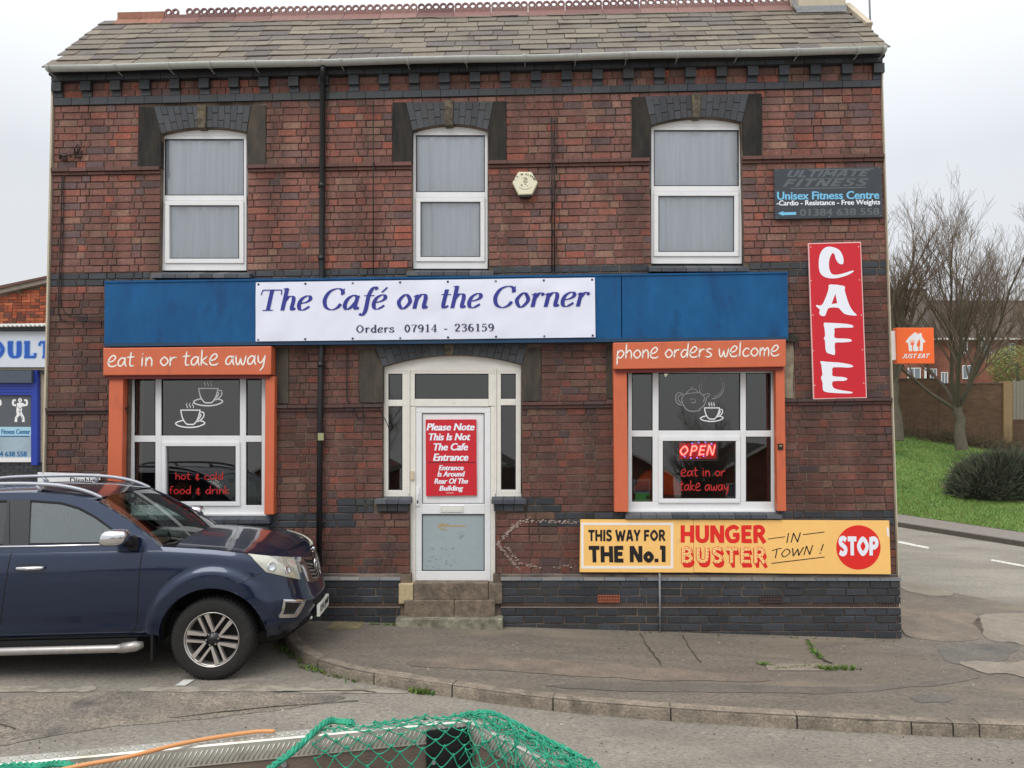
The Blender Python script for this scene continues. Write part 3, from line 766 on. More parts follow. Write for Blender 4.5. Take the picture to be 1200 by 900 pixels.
# chimney stump with lead flashing, verge coping
cx0, cx1 = P(932, 5, RY - .1).x, P(986, 5, RY - .1).x; zc = ridge(cx0)
MB().box(cx0, cx1, RY - .24, RY + .3, zc - .4, zc + .9).build('chimney', 'render_cream', cafe)
fl = MB(); fl.add([roofp(cx0 - .05, .80, .035), roofp(cx1 + .0, .80, .035), Vector((cx1, RY - .25, P(960, 6.5, RY - .25).z)), Vector((cx0 - .05, RY - .25, P(960, 6.5, RY - .25).z))], [(0, 1, 2, 3)])
fl.add([roofp(cx0 - .06, .82, .06), roofp(cx0 + .03, .82, .06), Vector((cx0 + .03, RY, zc + .2)), Vector((cx0 - .06, RY, zc + .2))], [(0, 1, 2, 3)])
fl.build('flashing', 'lead', cafe)
MB().add([roofp(XB - .01, .48, .05), roofp(XB + .07, .48, .05), roofp(XB + .07, 1.0, .05), roofp(XB - .01, 1.0, .05),
          roofp(XB - .01, .48, -.1), roofp(XB + .07, .48, -.1), roofp(XB + .07, 1.0, -.1), roofp(XB - .01, 1.0, -.1)],
         [(0, 1, 2, 3), (4, 5, 1, 0), (5, 6, 2, 1), (7, 4, 0, 3)]).build('verge_coping', 'render_cream', cafe)
# eaves board, gutter
eb = MB(); z_l, z_r = P(66, 80, -.06).z, P(1034, 58, -.06).z
eb.add([(XL - .02, -.09, z_l - .10), (XR + .02, -.09, z_r - .10), (XR + .02, -.09, z_r + .03), (XL - .02, -.09, z_l + .03),
        (XL - .02, .02, z_l - .10), (XR + .02, .02, z_r - .10), (XR + .02, .02, z_r + .03), (XL - .02, .02, z_l + .03)],
       [(0, 1, 2, 3), (3, 2, 6, 7), (0, 4, 5, 1)])
eb.build('eaves_board', 'black_wood', cafe)
gl_, gr_ = P(57, 79.5, -.21), P(1035.5, 57.5, -.21)
gm = MB(); rows = []
for i in range(15):
    p = gl_.lerp(gr_, i / 14); dz = -.012 * sin(i * 1.7)*.5
    rows.append([(p.x, p.y + .058 * cos(a), p.z + dz + .008 + .058 * sin(a)) for a in [pi + pi * k / 10 for k in range(11)]])
gm.grid(rows)
rows2 = [[(x, y + (0), z) for x, y, z in r] for r in rows]
gut = gm.build('gutter', 'gutter', cafe); sm_ = gut.modifiers.new('thick', 'SOLIDIFY'); sm_.thickness = .005
for px_ in [58] + [57 + 978 * t for t in (.085, .15, .20, .255, .335, .36, .44, .51, .58, .64, .70, .76, .83, .90, .97)] + [1034.5]:
    t = (px_ - 57) / 978; p = gl_.lerp(gr_, t)
    g = MB(); w = .02
    g.grid([[(p.x + dx, p.y + .064 * cos(a), p.z + .008 + .064 * sin(a)) for a in [pi + pi * k / 10 for k in range(11)]] for dx in (-w, w)])
    g.box(p.x - .004, p.x + .004, p.y + .03, -.085, p.z - .066, p.z - .055)
    b = g.build('gutter_bracket', 'gutter', cafe); sm_ = b.modifiers.new('thick', 'SOLIDIFY'); sm_.thickness = .006
dp = MB(); dp.tube([P(378.5, 76, -.2), P(378.5, 84, -.2), P(378.3, 92, -.12), P(378, 100, -.06), P(377, 325, -.06), P(376.8, 410, -.045), P(376, 430, -.06), P(375.2, 470, -.06), P(373.5, 700, -.09)], .034, 12)
for y in (215, 300, 425, 508, 610): dp.tube([P(378 - (y - 80) * .006, y, -.062), P(378 - (y - 80) * .006, y + 5, -.062)], .043, 12)
dpo = dp.build('downpipe', 'black_iron', cafe)
MB().pr(372.4, 507.5, 379.2, 516, -.112, -.10).build('pipe_clip', mat('clip', rgb(150, 150, 110), .6), cafe)

# ------------------------------------------------------------------ arches and stones
def arch(pxl, pxr, pl_top, pr_top, ytop_l, ytop_r, ysp_l, ysp_r, yap, n, keyx, keyy):
    TLp, TRp = P(pl_top, ytop_l), P(pr_top, ytop_r); BLp, BRp = P(pxl, ysp_l), P(pxr, ysp_r); xm = (pxl + pxr) / 2; AP = P(xm, yap)
    def bot(t):
        p = BLp.lerp(BRp, t); q = (BLp + BRp) / 2
        return Vector((p.x, 0, p.z + (AP.z - q.z) * (1 - (2 * t - 1) ** 2)))
    def top(t): return TLp.lerp(TRp, t)
    for i in range(n):
        t0, t1 = i / n, (i + 1) / n; sp = .5 + (.16 if i % 2 else -.16)
        for lo, hi in ((0, sp), (sp, 1)):
            g = lambda t, h: bot(t).lerp(top(t), h)
            q = [g(t0, lo), g(t1, lo), g(t1, hi), g(t0, hi)]; c = sum(q, Vector()) / 4
            q = [c + (p - c) * (1 - .006 / max(.02, (p - c).length)) for p in q]
            y = -.004 + RND.uniform(-.002, .002)
            MB().prism([(p.x, y, p.z) for p in q], (0, .12, 0), blue_tint()).build('voussoir', 'blue_brick', cafe, loc=(c.x, y, c.z), fixn=True)
    bk = [bot(k / 12) for k in range(13)] + [top(1), top(0)]
    MB().prism([(p.x, .008, p.z) for p in bk], (0, .1, 0)).build('arch_mortar', 'mortar', cafe)
    k0, k1 = P(keyx[0], keyy[0]), P(keyx[1], keyy[1])
    ks = MB().prism([(k0.x, -.03, k1.z), (k1.x, -.03, k1.z), (k1.x + .01, -.03, k0.z), (k0.x - .01, -.03, k0.z)], (0, .13, 0))
    bev(ks.build('keystone', 'stone_key', cafe, fixn=True), .012)
def stone(pts, m):
    bev(MB().px(pts, -.012, .065).build('stone_block', m, cafe, fixn=True), .006)
arch(189, 289, 180, 294, 124.5, 123.2, 157, 155, 149.5, 15, (232.5, 241.5), (123.5, 151))
arch(483.5, 571.5, 475.5, 578.5, 119.5, 118.5, 153.5, 152.5, 146, 13, (521.5, 531), (118, 148))
arch(763, 869.5, 755.5, 877.5, 112.5, 109.5, 147, 143.5, 137.5, 15, (811, 820.5), (110, 139))
stone([(162.5, 124.8), (180, 124.8), (188.5, 157), (188.5, 197), (162.5, 197)], 'stone_black')
stone([(294, 123.4), (311.5, 123.2), (311.5, 195), (289.5, 195), (289.5, 155)], 'stone_brown')
stone([(460, 119.8), (475.5, 119.6), (483.3, 153), (483, 192), (460, 192.5)], 'stone_black')
stone([(578.5, 118.6), (593, 118.2), (593.5, 191), (572.5, 191.5), (572, 152.5)], 'stone_black')
stone([(740.5, 113.5), (755.5, 113), (762.8, 147), (763, 186), (741.5, 187)], 'stone_black')
stone([(877.5, 109.8), (892.5, 109), (893, 182), (871.5, 183), (870, 143.5)], 'stone_black')
# ground floor door arch (partly behind the fascia)
arch(448, 611, 438, 620, 400, 399, 430, 427, 416.5, 20, (521.5, 531.5), (396, 416))
stone([(421, 410), (438, 409), (449, 431), (449, 472), (421, 472)], 'stone_brown')
stone([(620, 407.5), (634, 407), (634, 470), (611.5, 471), (611.5, 428)], 'stone_brown')
stone([(323, 408), (338, 407.5), (338, 473), (323, 473.5)], 'stone_brown')
stone([(711.5, 405), (719.5, 405), (719.5, 467), (711.5, 467)], 'stone_brown')
bev(MB().px([(916, 398), (929.5, 400), (931, 420), (929, 450), (930, 467), (918, 467)], -.012, .10).build('stone_block', mat('stone_peel', rgb(150, 140, 120), .9, col2=rgb(120, 108, 92), scale=8, var=.2, bump=.6), cafe, fixn=True), .006)
bev(MB().px([(905, 392), (930, 391.5), (937, 397), (932, 401), (905, 401)], -.07, .02).build('cornice_end', 'stone_black', cafe, fixn=True), .006)

# ------------------------------------------------------------------ windows
def sill(x0, x1, y0, y1, n, dx=3.5, Yp=-.10):
    for i in range(n):
        a, b = x0 + (x1 - x0) * i / n, x0 + (x1 - x0) * (i + 1) / n
        A0, A1, B0, B1 = P(a, y1, Yp), P(b, y1, Yp), P(a, y0, 0), P(b, y0, 0)
        c = rgb(*RND.choice([(70, 74, 80), (84, 86, 90), (62, 66, 72)]), k=RND.uniform(.85, 1.2)); j = .003
        h = .045
        MB().add([(A0.x + j, Yp, A0.z), (A1.x - j, Yp, A1.z), (A1.x - j, Yp, A1.z + h), (A0.x + j, Yp, A0.z + h),
                  (A0.x + j, .1, A0.z), (A1.x - j, .1, A1.z), (A1.x - j, .1, B1.z), (A0.x + j, .1, B0.z)],
                 [(0, 1, 2, 3), (3, 2, 6, 7), (1, 5, 6, 2), (4, 0, 3, 7), (4, 5, 1, 0)], c).build('sill_tile', 'blue_cap', cafe, loc=A0)
def frame_part(name, rects_, Yf, Yb, m, parent, loc, bv=.004):
    mb = MB()
    for r in rects_:
        if len(r) == 4 and not isinstance(r[0], tuple): mb.pr(*r, Yf, Yb)
        else: mb.px(r, Yf, Yb)
    o = mb.build(name, m, parent, loc=loc, fixn=True)
    return bev(o, bv) if bv else o
def hollow(x0, y0, x1, y1, w, wb=None):
    wb = wb or w
    return [(x0, y0, x1, y0 + w), (x0, y1 - wb, x1, y1), (x0, y0 + w, x0 + w, y1 - wb), (x1 - w, y0 + w, x1, y1 - wb)]
def pane(x0, y0, x1, y1, Y, parent, m='glass_up', name='pane'):
    a, b, c, d = P(x0, y0, Y), P(x1, y0, Y), P(x1, y1, Y), P(x0, y1, Y)
    return MB().add([a, b, c, d], [(3, 2, 1, 0)]).build(name, m, parent, loc=d)
def curtain(x0, y0, x1, y1, Y, parent, seed, gap=None):
    rn = random.Random(seed); a, b = P(x0, y1, Y), P(x1, y0, Y); n = 90; rows = []
    ph = [rn.uniform(0, 6) for _ in range(5)]
    for j in range(7):
        z = a.z + (b.z - a.z) * j / 6; row = []
        for i in range(n + 1):
            u = i / n; x = a.x + (b.x - a.x) * u
            d = .026 * sin(u * 46 + ph[0] + 1.6 * sin(u * 9 + ph[1])) + .022 * sin(u * 17 + ph[2] + j * .12) + .008 * sin(u * 96 + ph[3])
            d *= .3 + .4 * (0.5 + .5 * sin(u * 5 + ph[4]))
            row.append((x, Y + d, z))
        rows.append(row)
    return MB().grid(rows).build('curtain', 'curtain', parent, loc=a)
YW = .075
def upper_window(L, R, T, ym0, ym1, B, arch_y, sx, seed):
    """L,R outer frame; T top of rectangular frame; ym transom; B bottom"""
    w = MB()
    xm = (L + R) / 2
    n = 12
    hd = [(L, T + 1), (L, arch_y[0])] + [(L + (R - L) * k / n, arch_y[0] + (arch_y[2] - arch_y[0]) * k / n - (((arch_y[0] + arch_y[2]) / 2 - arch_y[1]) * (1 - (2 * k / n - 1) ** 2))) for k in range(1, n)] + [(R, arch_y[2]), (R, T + 1)]
    w.px(hd, YW - .005, YW + .06)
    o = bev(w.build('window', 'upvc', cafe, loc=P(L, B, YW), fixn=True), .003)
    f = []
    fw = 3.2
    f += [(L, T, R, T + fw + 1.6), (L, B - 8.5, R, B), (L, T + fw + 1.6, L + fw, B - 8.5), (R - fw, T + fw + 1.6, R, B - 8.5), (L + fw, ym0, R - fw, ym0 + 6)]
    frame_part('frame', f, YW, YW + .06, 'upvc', o, P(L, B, YW))
    s0, s1 = ym0 + 6.2, B - 8.7
    frame_part('casement', hollow(L + fw + .2, s0, R - fw - .2, s1, 5.2), YW - .018, YW + .04, 'upvc', o, P(L, B, YW))
    up = (L + fw, T + fw + 1.6, R - fw, ym0); lo = (L + fw + 5.4, s0 + 5.2, R - fw - 5.4, s1 - 5.2)
    frame_part('gasket', hollow(*up, .9) + hollow(*lo, .9), YW + .006, YW + .03, 'seal', o, P(L, B, YW), 0)
    pane(*up, YW + .022, o); pane(*lo, YW + .018, o)
    for k, (r_, sd) in enumerate(((up, seed), (lo, seed + 1))): curtain(r_[0] - 20, r_[1] - 3, r_[2] + 20, r_[3] + 4, YW + .062, o, sd)
    # reveal behind the frame
    return o
upper_window(189.5, 288.8, 158, 229, 235, 317, (157.5, 151, 156), 0, 3)
upper_window(484, 571.5, 153.5, 225, 231, 315, (154, 147.5, 153), 0, 13)
upper_window(763, 869.3, 147.5, 218, 225, 309, (147.5, 139.5, 144.5), 0, 23)
sill(176, 292.5, 317, 325.5, 8); sill(476, 578.5, 314.5, 323, 7); sill(760.5, 878, 309, 318, 8)

def draw(strokes_, w, m, parent, Y, conv, name='decal', loc=None):
    mb = MB(); k = 0
    for s in strokes_:
        closed = s[0] == 'c'; pts = catmull(s[1], closed, 5) if s[0] in 'cs' else s[1]
        ww = s[2] if len(s) > 2 else w
        v, f = ribbon(pts, lambda a, b, t: ww, closed=closed)
        mb.add([(lambda p: (p.x, p.y, p.z))(P(*conv(a, b), Y - .0004 * k)) for a, b in v], f); k = (k + 1) % 6
    return mb.build(name, m, parent, loc=loc or P(*conv(*strokes_[0][1][0]), Y))
def shop_window(L, R, T, B, m1, m2, tr, cas, seed, xl_pane):
    o = MB()
    o.pr(L - 1, B - 1, R + 1, B + 1.5, YW - .04, YW + .08)
    o = bev(o.build('window', 'upvc', cafe, loc=P(L, B, YW), fixn=True), .004)
    f = [(L, T, R, T + 3), (L, B - 11, R, B - 1), (L, T + 3, L + 4.5, B - 11), (R - 4.5, T + 3, R, B - 11), (m1[0], T + 3, m1[1], B - 11), (m2[0], T + 3, m2[1], B - 11)]
    for a, b in ((L + 4.5, m1[0]), (m1[1], m2[0]), (m2[1], R - 4.5)): f.append((a, tr[0], b, tr[1]))
    frame_part('frame', f, YW, YW + .07, 'upvc', o, P(L, B, YW), .005)
    frame_part('casement', hollow(*cas, 5.0), YW - .02, YW + .05, 'upvc', o, P(L, B, YW), .005)
    P_ = [(L + 4.5, T + 3, m1[0], tr[0]), (m1[1], T + 3, m2[0], tr[0]), (m2[1], T + 3, R - 4.5, tr[0]),
          (L + 4.5, tr[1], m1[0], B - 11), (m2[1], tr[1], R - 4.5, B - 11), (cas[0] + 5, cas[1] + 5, cas[2] - 5, cas[3] - 5)]
    g = []
    for p in P_: g += hollow(*p, .8)
    frame_part('gasket', g, YW + .004, YW + .03, 'seal', o, P(L, B, YW), 0)
    for p in P_: pane(*p, YW + .02, o, 'glass_shop')
    return o
wA = shop_window(153, 311, 441, 603, (182, 189), (281, 288.3), (510.5, 518), (189, 518, 281, 593), 5, 0)
wB = shop_window(736, 908, 434, 599, (764.8, 771.8), (867.6, 874.2), (504.5, 511.8), (771.8, 511.8, 867.6, 589.5), 6, 0)
sill(150, 316, 603, 613.5, 9, Yp=-.09); sill(733, 917, 599.5, 608, 10, Yp=-.09)

cv = lambda a, b: (140 + a / 5, 420 + b / 5)
def cup(dx, dy, s=1.0):
    q = lambda *pts: [(dx + x * s, dy + y * s) for x, y in pts]
    return [('x', q((0, 0), (118, 0))), ('s', q((2, 0), (12, 45), (32, 78), (45, 83))), ('s', q((116, 0), (104, 45), (86, 76), (72, 84))), ('x', q((40, 84), (78, 84))),
            ('s', q((118, 12), (136, 14), (136, 38), (118, 58), (98, 68))), ('s', q((106, 30), (114, 24), (120, 30), (110, 48), (100, 56))),
            ('s', q((18, 60), (-8, 66), (-28, 78), (-10, 92), (40, 101), (95, 98), (135, 84), (142, 74), (128, 65), (106, 62))),
            ('s', q((38, -12), (42, -22), (34, -30), (40, -42)), 4), ('s', q((56, -12), (60, -22), (52, -30), (58, -42)), 4), ('s', q((74, -12), (78, -22), (70, -30), (76, -42)), 4)]
YG = YW + .018
draw([(s[0], s[1], (s[2] if len(s) > 2 else 7) / 5) for s in []] or [('c' if s[0] == 'c' else s[0], s[1], s[2] if len(s) > 2 else 7) for s in cup(357, 303)], 7, 'vinyl_white', wA, YG, cv)
draw([(s[0], s[1], s[2] if len(s) > 2 else 7) for s in cup(462, 176)], 7, 'vinyl_white', wA, YG, cv)
mb = MB(); put(mb, strokes('hot & cold', HAND, .17), rectq(205.6, 552.5, 261.5, 563.5), YG); mb.build('lettering', 'vinyl_red', wA)
mb = MB(); put(mb, strokes('food & drink', HAND, .17), rectq(197.6, 569, 269, 580.5), YG); mb.build('lettering', 'vinyl_red', wA)
cv2 = lambda a, b: (730 + a / 5, 420 + b / 5)
pot = [('s', [(355, 215), (345, 240), (352, 270), (375, 300), (400, 309), (440, 307), (455, 296)]), ('s', [(470, 255), (478, 230), (462, 210), (435, 200), (370, 208), (355, 216)]),
       ('s', [(370, 206), (385, 188), (402, 180), (425, 182), (442, 200)]), ('c', [(402, 178), (399, 170), (406, 166), (412, 172)], 3),
       ('s', [(352, 212), (330, 200), (312, 212), (310, 245), (325, 268), (345, 274)]), ('s', [(345, 214), (328, 218), (324, 240), (340, 262)]),
       ('s', [(448, 297), (470, 280), (485, 255), (490, 232), (508, 214)]), ('s', [(462, 210), (480, 212), (495, 206), (512, 210)]),
       ('s', [(392, 240), (400, 236), (410, 240)], 3), ('s', [(400, 255), (408, 262), (414, 256), (422, 262), (424, 244), (412, 238)], 3),
       ('s', [(455, 205), (446, 165), (465, 120), (510, 97), (560, 108), (590, 145), (588, 190), (560, 225), (520, 238)]),
       ('s', [(466, 190), (458, 160), (475, 125)], 2.5), ('s', [(575, 140), (582, 180), (558, 212), (530, 226)], 3.5)]
draw([(s[0], s[1], s[2] if len(s) > 2 else 5) for s in pot], 5, 'vinyl_grey', wB, YG, cv2)
draw([(s[0], s[1], s[2] if len(s) > 2 else 6) for s in cup(476, 290, .78)], 6, 'vinyl_white', wB, YG, cv2)
mb = MB(); put(mb, strokes('eat in or', HAND, .17), rectq(797.6, 547.5, 850.4, 558.5), YG); mb.build('lettering', 'vinyl_red', wB)
mb = MB(); put(mb, strokes('take away', HAND, .17), rectq(796, 562.5, 854, 580), YG); mb.build('lettering', 'vinyl_red', wB)

# ------------------------------------------------------------------ door
YD = .07
dr = MB()
n = 14; hd = [(449, 435), (449, 430)] + [(449 + 162 * k / n, 430 - 2 * k / n - 12.5 * (1 - (2 * k / n - 1) ** 2)) for k in range(1, n)] + [(611, 428), (611, 435)]
dr.px(hd, YD - .004, YD + .08)
dr = dr.build('door_surround', 'upvc_old', cafe, loc=P(449, 582, YD), fixn=True)
f = [(449, 434, 611, 438), (449, 438, 455, 579), (604.5, 438, 610.5, 579), (471.5, 438, 486, 476), (471.5, 476, 480.5, 579), (572.5, 438, 587, 476), (580.5, 476, 587, 579),
     (455, 574.5, 471.5, 579), (587, 574, 604.5, 579), (455, 468.5, 471.5, 476), (587, 467.5, 604.5, 475), (486, 467.5, 572.5, 476.5), (480.5, 476.5, 487, 682), (575, 476.5, 580.5, 682), (449, 579, 480.4, 582), (580.8, 579, 611, 582)]
frame_part('frame', f, YD, YD + .09, 'upvc_old', dr, P(449, 682, YD), .005)
frame_part('frame_bead', [(478.3, 433, 480, 579), (579.8, 431, 581.5, 579)], YD - .02, YD, 'upvc_old', dr, P(449, 682, YD), .003)
g = []
PN = [(455, 438, 471.5, 468.5), (455, 476, 471.5, 574.5), (587, 438, 604.5, 467.5), (587, 475, 604.5, 574), (486, 438, 572.5, 467.5)]
for p in PN: g += hollow(*p, .9)
frame_part('gasket', g, YD + .01, YD + .04, 'seal', dr, P(449, 582, YD), 0)
for p in PN: pane(*p, YD + .03, dr, 'glass_shop')
dl = MB(); leaf = hollow(487.3, 477, 574.8, 681.5, 7.0, 12.5) + [(494.3, 590.5, 567.8, 602.5)]
for r in leaf: dl.pr(*r, YD + .012, YD + .07)
dl = bev(dl.build('door', 'upvc', cafe, loc=P(487, 682, YD), fixn=True), .006)
frame_part('panel', [(494.3, 484, 567.8, 590.5)], YD + .03, YD + .05, 'upvc', dl, P(487, 682, YD), 0)
frame_part('panel_bead', hollow(494.3, 484, 567.8, 590.5, 1.1) , YD + .022, YD + .035, mat('bead', rgb(110, 110, 112), .5), dl, P(487, 682, YD), 0)
frame_part('gasket', hollow(494.0, 602.3, 568, 669.2, 1.0), YD + .014, YD + .03, 'seal', dl, P(487, 682, YD), 0)
MB().pr(494.3, 602.5, 567.8, 669, YD + .028, YD + .04).build('pane', 'obscure_glass', dl, loc=P(494, 669, YD))
frame_part('letterbox', hollow(516, 592.5, 543, 600, 1.2) + [(517.4, 594, 541.6, 598.6)], YD + .0, YD + .02, mat('letterbox', rgb(232, 230, 222), .3, metal=.2), dl, P(516, 600, YD), .002)
hb = MB(); hb.pr(487.3, 571, 491.5, 593, YD - .004, YD + .012); hb.tube([P(489.4, 578, YD - .02), P(489.4, 578, YD - .055), P(489.4, 586, YD - .055)], .009, 8)
bev(hb.build('handle', 'upvc', dl, fixn=True), .003)
MB().pr(488.6, 586.5, 490.3, 590, YD - .007, YD).build('lock', 'black_iron', dl)
MB().pr(480.9, 552, 484.8, 562, YD - .025, YD).build('door_bell', mat('bell', rgb(206, 186, 160), .5), dr, loc=P(482, 562, YD))
ar = MB(); cva = lambda a, b: (480 + a, 600 + b)
draw([('x', [(34, 16.6), (66, 16.2)], 1.3), ('s', [(33, 16.8), (40, 12.8)], 1.1), ('s', [(33, 16.8), (37, 20), (44, 20.5)], 1.1), ('s', [(36, 16), (46, 14)], 1.0)], 1, mat('arrow_tan', rgb(176, 150, 96), .7), dl, YD + .026, cva, 'arrow_mark')
sp = MB(); rn = random.Random(4)
for k in range(34):
    a, b = (rn.uniform(500, 535), rn.uniform(640, 668)) if k < 26 else (rn.uniform(536, 546), rn.uniform(622, 632))
    sp.px([(a + rn.uniform(.5, 1.6) * cos(t), b + rn.uniform(.3, .8) * sin(t)) for t in (0, 1.2, 2.4, 3.6, 4.8)], YD + .0262, YD + .0275)
sp.build('glue_mark', mat('glue', rgb(120, 132, 138), .4), dl)
# sidelight sills and the bricks under them
for x0, x1 in ((438.5, 481), (575.5, 617)):
    sill(x0, x1, 582, 590.5, 3, Yp=-.08)
    for k in range(3):
        a, b = x0 + 3 + (x1 - x0 - 6) * k / 3, x0 + 3 + (x1 - x0 - 6) * (k + 1) / 3
        MB().px([(a + .4, 590.8), (b - .4, 590.8), (b - .4, 599), (a + .4, 599)], -.03, .02, blue_tint()).build('dark_corbel', 'blue_brick', cafe, loc=P(a, 599), fixn=True)
# steps
st = empty('doorstep', P(525, 728, -.2), 'worn sandstone steps in front of the white door', 'steps')
def blk(px0, y0, px1, y1, Yf, Yb, name='step_stone', m='step_stone'):
    bev(MB().pr(px0, y0, px1, y1, Yf, Yb).build(name, MATS[m], st, loc=P(px0, y1, Yf), fixn=True), .012)
mat('step_stone', rgb(126, 111, 95), .9, col2=rgb(94, 83, 72), scale=9, var=.35, bump=.9, bscale=30, dirt=rgb(150, 132, 104), dscale=5, dlo=.62, dhi=.8)
mat('step_light', rgb(150, 146, 128), .9, col2=rgb(100, 96, 82), scale=7, var=.3, bump=.9, bscale=30)
mat('cream_stone', rgb(182, 164, 128), .9, var=.25, scale=12, bump=.6)
blk(484.5, 683, 572, 703, -.065, .2); blk(572.5, 684, 588.5, 708, -.07, .2); blk(467, 684, 484, 708, -.07, .2, m='cream_stone')
blk(473.5, 703.6, 532, 726, -.10, .1); blk(532.4, 703.6, 580, 726, -.10, .1)
blk(463.5, 725.2, 589, 742, -.19, .0, m='step_light')

# chalky arrow outline on the brick
mat('chalk', rgb(170, 150, 140), .95, var=.3, scale=30)
rn = random.Random(11)
pa_ = empty('painted_arrow', P(583, 636, -.01), 'flaking white painted arrow outline on bricks right of the door', 'painted arrow')
def chalk(pts, w, dens):
    ch = MB()
    for (x0, y0), (x1, y1) in zip(pts, pts[1:]):
        L = hypot(x1 - x0, y1 - y0); k = int(L * dens)
        for _ in range(k):
            t = rn.random(); a, b = x0 + (x1 - x0) * t + rn.gauss(0, w), y0 + (y1 - y0) * t + rn.gauss(0, w)
            r = rn.uniform(.4, 1.7); al = rn.uniform(0, 3)
            ch.px([(a + r * cos(q + al), b + r * .55 * sin(q)) for q in (0, 1.3, 2.6, 3.9, 5.1)], -.008, -.004)
    ch.build('paint_stroke', 'chalk', pa_, loc=P(*pts[0], -.008))['kind'] = 'stuff'
chalk([(583, 636), (610, 610)], 1.1, 3.2); chalk([(611, 610), (678, 612.5)], 1.3, 1.6); chalk([(583, 637), (596, 652), (610, 669)], .8, 2.4)
chalk([(592, 640), (610, 660)], 1.2, 1.6); chalk([(616, 661), (634, 666)], 1.5, 1.6); chalk([(650, 664), (674, 664)], 1.5, .8)
# ------------------------------------------------------------------ signs on the front
def sign(name, pts, Yf, Yb, m, label, cat, bv=.003, parent_empty=True):
    cx = sum(p[0] for p in pts) / len(pts); yb = max(p[1] for p in pts)
    root = empty(name, P(cx, yb, Yf), label, cat)
    bev(MB().px(pts, Yf, Yb).build('panel', m, root, loc=P(cx, yb, Yf), fixn=True), bv)
    return root
def letters(root, layers, quad, Y, m, name='lettering', label=None, **kw):
    mb = MB(); put(mb, layers, quad, Y, **kw)
    return mb.build(name, m, root, loc=P(*quad[3], Y), label=label)

YF = -.12
fb = empty('fascia_board', P(523, 402, YF), 'long blue painted fascia board across the front above the door', 'fascia board')
bev(MB().px([(122.5, 330), (727.8, 322), (728.3, 399.8), (122, 404.5)], YF, -.02).build('board', 'fascia_blue', fb, loc=P(122, 404, YF), fixn=True), .004)
bev(MB().px([(728.8, 322), (923, 319.2), (924, 397), (729.2, 399.7)], YF, -.02).build('board', 'fascia_blue', fb, loc=P(728, 400, YF), fixn=True), .004)
MB().px([(122.5, 329.2), (923.5, 318.4), (923.5, 320.4), (122.5, 331.3)], YF - .012, YF).build('trim', 'fascia_blue', fb, fixn=True)
MB().px([(122, 402.2), (924, 394.6), (924.4, 398.6), (122, 406.2)], YF - .006, -.0).build('trim', mat('fascia_dark', rgb(16, 58, 88), .5), fb, fixn=True)
# banner: a slightly rippled vinyl sheet with eyelets
bn = empty('banner', P(498, 398, YF - .02), 'white vinyl banner reading The Cafe on the Corner pinned to the blue fascia', 'banner')
tl, tr, br, bl = [P(a, b, YF - .02) for a, b in ((300, 331), (697, 325.3), (697.8, 395.3), (299.6, 400.2))]
def bnp(s, t):                    # ripples of the vinyl
    p = (tl * (1 - s) + tr * s) * t + (bl * (1 - s) + br * s) * (1 - t)
    d = .006 * sin(s * 21 + 3 * t) * (1 - .5 * t) + .004 * sin(s * 47 - t * 6) + .004 * sin(9 * s * (1 + t))
    ed = min(1, 6 * min(t, 1 - t) + .3)
    return Vector((p.x, p.y - .002 - abs(d) * ed * .8 - d * .3, p.z))
MB().grid([[bnp(s / 90, t / 12) for s in range(91)] for t in range(13)]).build('sheet', 'banner', bn, loc=bl)
def st_of(p):
    u = tr - tl; s = (p - bl).dot(br - bl) / (br - bl).length_squared; t = (p.z - bl.z - (br.z - bl.z) * s) / ((tl.z - bl.z) * (1 - s) + (tr.z - br.z) * s)
    return s, t
def on_banner(p, off):
    s, t = st_of(p); q = bnp(s, t); return (p.x, q.y - .004 - off, p.z)
def blet(layers, quadpx, m):
    mb = MB(); put(mb, layers, [P(a, b, YF - .02) for a, b in quadpx], fn=on_banner); return mb.build('lettering', m, bn, loc=P(*quadpx[3], YF))
blet(strokes('The Caf\u00e9 on the Corner', SERIF, 1.25, .28, shear=.21), [(305.8, 337.6), (691.5, 332.2), (691.5, 366.6), (305.8, 371.8)], 'ink_blue')
blet(strokes('Orders', SERIF, 1.3, .35, gap=.5), [(417.5, 380.8), (462.3, 380.4), (462.3, 389.8), (417.5, 390.3)], 'ink_navy')
blet(strokes('07914', SERIF, 1.25, .35, gap=.4), [(474, 380.4), (512, 379.9), (512, 389.2), (474, 389.6)], 'ink_navy')
blet(strokes('-', SERIF, 1.25, .35), [(520.6, 385.2), (524.2, 385.2), (524.2, 386.3), (520.6, 386.3)], 'ink_navy')
blet(strokes('236159', SERIF, 1.25, .35, gap=.4), [(533, 379.6), (579, 379), (579, 388.3), (533, 388.8)], 'ink_navy')
for i in range(8):
    for t in (.965, .03):
        s = .008 + .984 * i / 7; p = bnp(s, t); m = MB(); m.lathe([(.0, -.006), (.013, -.006), (.013, 0)], p, n=10)
        m.build('eyelet', 'black_iron' if (i + int(t * 2)) % 3 else 'lead', bn, loc=p)

